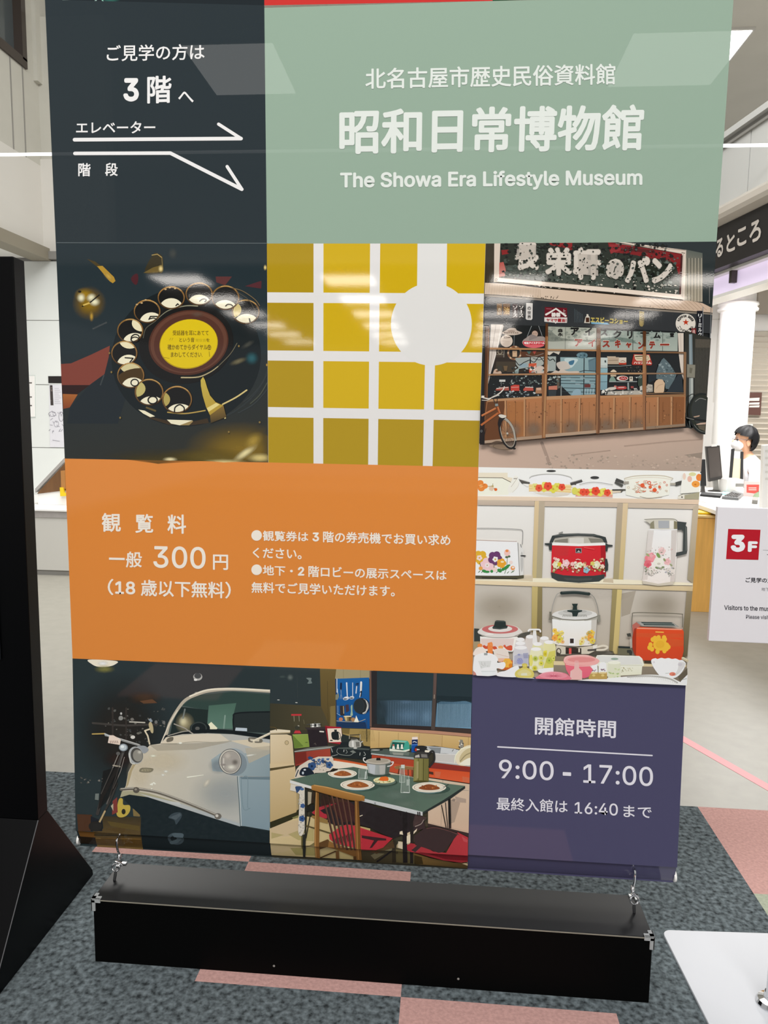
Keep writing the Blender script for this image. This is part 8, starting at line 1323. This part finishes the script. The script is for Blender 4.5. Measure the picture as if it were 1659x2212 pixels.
# ------------------------------------------------------------------ left: low cabinet and sloped reading desk
yk = 4.24; zk = on_y(110, 1101, yk).z
cb = thing('low_cabinet', 'low pale grey cabinet with white top along the white wall', 'cabinet', (-3.0, 4.8, 0))
b = MB(); b.box(-5.2, -1.4, yk, YB - 0.01, zk - 0.015, zk); b.build('top', M_WHITE, cb, 0.002); b = MB(); b.box(-5.2, -1.4, yk + 0.02, YB - 0.02, 0.045, zk - 0.07); b.build('carcass', mat('cabinet_grey', '#c9c7c0', 0.4), cb)
b = MB(); b.box(-5.2, -1.4, yk + 0.012, yk + 0.03, zk - 0.07, zk - 0.015); b.build('edge_band', mat('brushed_band', '#a29d99', 0.35, noise=0.15, nscale=8), cb); b = MB(); b.box(-5.2, -1.4, yk + 0.04, YB - 0.02, 0, 0.045); b.build('plinth', M_GREY, cb)
yd = 4.55
rd = thing('reading_desk', 'sloped white desk top with brown wooden side standing on the low cabinet', 'desk', tuple(on_y(108, 1068, yd)))
A_, B_, C_ = on_y(76, 1064, yd), on_y(139, 998, yd), on_y(200, 1064, yd); A_.z = max(A_.z, zk + 0.004); 
up = Vector((0, 0, 0.035)); b = MB(); b.prism([A_, B_, B_ + up, A_ + up], (0, 0.5, 0)); b.build('desk_top', mat('grey_edge_top', '#a09c98', 0.45), rd)
b = MB(); b.prism([A_ + up * 1.01, B_ + up * 1.01, B_ + up * 1.12, A_ + up * 1.12], (0, 0.5, 0)); b.build('white_sheet', M_WHITE, rd)
b = MB(); b.prism([Vector((A_.x + 0.02, yd + 0.01, A_.z)), Vector((B_.x, yd + 0.01, B_.z - 0.01)), Vector((C_.x, yd + 0.01, B_.z - 0.01)), Vector((C_.x, yd + 0.01, on_y(200, 1052, yd).z)), Vector((A_.x + 0.012, yd + 0.01, A_.z - 0.012))], (0, 0.02, 0)); b.build('side_board', M_WOODD, rd)
b = MB(); b.prism([Vector((A_.x + 0.012, yd + 0.02, zk + 0.001)), Vector((C_.x, yd + 0.02, zk + 0.001)), Vector((C_.x, yd + 0.02, on_y(200, 1052, yd).z)), Vector((A_.x + 0.012, yd + 0.02, A_.z - 0.012))], (0, 0.45, 0)); b.build('desk_base', M_WHITE, rd)
b = MB(); q = [on_y(x, y, yd - 0.01) for x, y in ((131, 1017), (140, 1016), (141, 1056), (132, 1056))]; b.prism(q, (0, 0.02, 0)); b.build('wooden_leg', mat('tan_wood', '#a9743c', 0.5), rd)
b = MB(); q = [on_y(x, y, yd - 0.02) for x, y in ((129, 1053), (136, 1053), (137, 1065), (152, 1064), (152, 1071), (130, 1072))]; b.prism(q, (0, 0.03, 0)); b.build('yellow_bracket', M_YEL, rd)

# ------------------------------------------------------------------ person seated behind the reception
YP = 5.95
SKIN = mat('skin', '#d9a684', 0.5); HAIR = mat('black_hair', '#08070a', 0.6, bump=0.4, nscale=60, spec=0.3); SHIRT = mat('white_shirt', '#ecebee', 0.7); MASK = mat('white_mask', '#f2f2f4', 0.8); TROUS = mat('dark_trousers', '#3a3a44', 0.8); FRAME = mat('glasses_frame', '#5a5560', 0.3)
H = on_y(1606, 950, YP)                                   # middle of the head
sc = 1.0
per = thing('person', 'person with short black hair, white mask and white shirt, seated facing left at the reception', 'person', (H.x + 0.12, YP, 0))
def skin_mesh(name, verts, edges, radii, m, parent, levels=2):
    me = bpy.data.meshes.new(name); me.from_pydata(verts, edges, []); me.materials.append(m)
    ob = bpy.data.objects.new(name, me); COL.objects.link(ob)
    ob.modifiers.new('skin', 'SKIN')
    for i, r in enumerate(radii):
        d = me.skin_vertices[0].data[i]; d.radius = r if isinstance(r, tuple) else (r, r); d.use_root = (i == 0)
    s_ = ob.modifiers.new('sub', 'SUBSURF'); s_.levels = s_.render_levels = levels
    dg = bpy.context.evaluated_depsgraph_get(); m2 = bpy.data.meshes.new_from_object(ob.evaluated_get(dg))
    bpy.data.objects.remove(ob); m2.name = name
    for p in m2.polygons: p.use_smooth = True
    o2 = bpy.data.objects.new(name, m2); COL.objects.link(o2); attach(o2, parent); return o2
hx, hz = H.x, H.z
V = []; E_ = []; R_ = []
def node(p, r, par=None):
    V.append((hx + p[0], YP + p[1], hz + p[2])); R_.append(r)
    if par is not None: E_.append((par, len(V) - 1))
    return len(V) - 1
pel = node((0.16, 0, -0.78), (0.15, 0.12)); wst = node((0.13, 0, -0.58), (0.13, 0.11), pel); chs = node((0.09, 0, -0.38), (0.15, 0.12), wst); shc = node((0.07, 0, -0.24), (0.10, 0.09), chs)
nk = node((0.045, 0, -0.14), 0.05, shc); nk2 = node((0.025, 0, -0.09), 0.052, nk); h1 = node((0.0, 0, -0.03), 0.082, nk2); h2 = node((0.005, 0, 0.04), 0.09, h1); h3 = node((0.01, 0, 0.085), 0.06, h2)
hands = []
for sgn in (-1, 1):
    s1 = node((0.075, sgn * 0.12, -0.25), 0.062, shc); s2 = node((0.07, sgn * 0.19, -0.29), 0.056, s1); el = node((0.03, sgn * 0.23, -0.53), 0.042, s2); fo = node((-0.10, sgn * 0.19, -0.545), 0.036, el); wr = node((-0.20, sgn * 0.15, -0.54), 0.026, fo)
    pm = node((-0.245, sgn * 0.14, -0.535), (0.036, 0.018), wr); kn = node((-0.28, sgn * 0.135, -0.532), (0.034, 0.015), pm)
    for j, ln_ in enumerate((0.062, 0.072, 0.066, 0.052)):
        dy = (j - 1.5) * 0.017 * -sgn
        a = node((-0.29, sgn * 0.135 + dy, -0.532), 0.0095, kn); c = node((-0.29 - ln_ * 0.55, sgn * 0.135 + dy * 1.15, -0.533), 0.0085, a); node((-0.29 - ln_, sgn * 0.135 + dy * 1.2, -0.545), 0.0075, c)
    a = node((-0.255, sgn * 0.105, -0.537), 0.011, pm); c = node((-0.28, sgn * 0.085, -0.54), 0.0095, a); node((-0.30, sgn * 0.08, -0.544), 0.008, c)
    hp = node((0.13, sgn * 0.10, -0.82), 0.095, pel); kn_ = node((-0.28, sgn * 0.11, -0.80), 0.062, hp); an = node((-0.26, sgn * 0.11, -1.22), 0.04, kn_); hl = node((-0.25, sgn * 0.11, -hz + 0.04), 0.038, an); node((-0.40, sgn * 0.12, -hz + 0.03), 0.028, hl)
body = skin_mesh('body', V, E_, R_, SKIN, per)
# face: nose, eyes, ears are part of the head's own surface pieces
def blob(name, c, r, m, parent, n=16, rot=0.0, keep=None):
    b = MB(); vs = []; fs = []
    for i in range(n + 1):
        th = pi * i / n
        for j in range(2 * n):
            ph = pi * j / n; p = Vector((r[0] * sin(th) * cos(ph), r[1] * sin(th) * sin(ph), r[2] * cos(th))) * (1 + (0.035 * sin(9 * ph + 2 * th) * sin(th) + 0.02 * sin(5 * ph + 7 * th) if name == 'hair' else 0))
            p = Matrix.Rotation(rot, 3, 'Y') @ p; vs.append((hx + c[0] + p.x, YP + c[1] + p.y, hz + c[2] + p.z))
    for i in range(n):
        for j in range(2 * n):
            f = (i * 2 * n + j, i * 2 * n + (j + 1) % (2 * n), (i + 1) * 2 * n + (j + 1) % (2 * n), (i + 1) * 2 * n + j)
            if keep is None or all(keep(vs[k][0] - hx, vs[k][1] - YP, vs[k][2] - hz) for k in f): fs.append(f)
    b.add(vs, fs, 0, True); return b.build(name, m, parent)
head = body
blob('nose', (-0.088, 0, -0.022), (0.020, 0.014, 0.024), SKIN, body); 
for sgn in (-1, 1): blob('ear', (0.018, sgn * 0.086, -0.03), (0.020, 0.012, 0.032), SKIN, body); blob('eye', (-0.072, sgn * 0.034, 0.002), (0.010, 0.011, 0.007), mat('eye_dark', '#2a2020', 0.2), body, 8)
blob('hair', (0.02, 0, 0.008), (0.122, 0.11, 0.138), HAIR, per, 22, 0.2, keep=lambda x, y, z: z > 0.012 - 0.5 * x or (x > 0.035 and z > -0.125))
blob('face_mask', (-0.052, 0, -0.05), (0.062, 0.072, 0.052), MASK, per, 14, 0.0, keep=lambda x, y, z: x < -0.012)
b = MB()
for sgn in (-1, 1): b.tube([(hx - 0.082 + 0.018 * (1 - cos(a)) * 0.3, YP + sgn * 0.036 + 0.026 * cos(a), hz + 0.004 + 0.02 * sin(a)) for a in [2 * pi * k / 14 for k in range(14)]], 0.0022, 6, closed=True); b.tube([(hx - 0.078, YP + sgn * 0.062, hz + 0.008), (hx + 0.01, YP + sgn * 0.09, hz + 0.0)], 0.0022, 6)
b.build('glasses', FRAME, per)
V = []; E_ = []; R_ = []
a0_ = node((0.155, 0, -0.72), (0.165, 0.135)); a1_ = node((0.13, 0, -0.56), (0.155, 0.13), a0_); a2_ = node((0.09, 0, -0.38), (0.17, 0.14), a1_); a3_ = node((0.07, 0, -0.25), (0.125, 0.11), a2_); a4_ = node((0.045, 0, -0.135), (0.066, 0.064), a3_)
for sgn in (-1, 1): s1 = node((0.075, sgn * 0.12, -0.26), 0.076, a3_); s2 = node((0.07, sgn * 0.195, -0.30), 0.07, s1); s3 = node((0.045, sgn * 0.22, -0.44), 0.062, s2); s4 = node((0.03, sgn * 0.23, -0.53), 0.056, s3); node((-0.12, sgn * 0.185, -0.545), 0.046, s4)
skin_mesh('shirt', V, E_, R_, SHIRT, per)
V = []; E_ = []; R_ = []
t0 = node((0.16, 0, -0.80), (0.16, 0.13))
for sgn in (-1, 1): t1 = node((0.10, sgn * 0.10, -0.82), 0.105, t0); t2 = node((-0.28, sgn * 0.11, -0.80), 0.074, t1); t3 = node((-0.26, sgn * 0.11, -1.10), 0.06, t2); node((-0.255, sgn * 0.11, -hz + 0.10), 0.052, t3)
skin_mesh('trousers', V, E_, R_, TROUS, per)
for sgn in (-1, 1): blob('shoe', (-0.32, sgn * 0.115, -hz + 0.045), (0.13, 0.048, 0.045), M_RUB, per)
ch = thing('office_chair', 'white backed office chair under the seated person', 'chair', (hx + 0.16, YP, 0))
zc_ = hz - 0.93
b = MB(); b.box(hx - 0.06, hx + 0.40, YP - 0.23, YP + 0.23, zc_ - 0.06, zc_); b.build('seat', M_DG, ch, 0.02, 3)
b = MB(); b.box(hx + 0.37, hx + 0.42, YP - 0.2, YP + 0.2, zc_ + 0.08, zc_ + 0.5); b.build('backrest', mat('chair_back', '#c9c6c4', 0.6), ch, 0.02, 3)
b = MB(); b.tube([(hx + 0.17, YP, 0.08), (hx + 0.17, YP, zc_ - 0.05)], 0.03); b.build('column', M_CHROME, ch); b = MB(); b.tube([(hx + 0.34, YP, zc_ - 0.03), (hx + 0.44, YP, zc_ - 0.02), (hx + 0.43, YP, zc_ + 0.2)], 0.015); b.build('back_support', M_RUB, ch)
for k in range(5): a = 2 * pi * k / 5; b = MB(); b.tube([(hx + 0.17, YP, 0.09), (hx + 0.17 + 0.28 * cos(a), YP + 0.28 * sin(a), 0.06)], [0.025, 0.015]); lg = b.build('leg', M_RUB, ch); b = MB(); b.lathe((hx + 0.17 + 0.28 * cos(a), YP + 0.28 * sin(a) - 0.015, 0.028), [(0.028, 0), (0.028, 0.03)], 12, axis='y'); b.build('caster', M_RUB, lg)
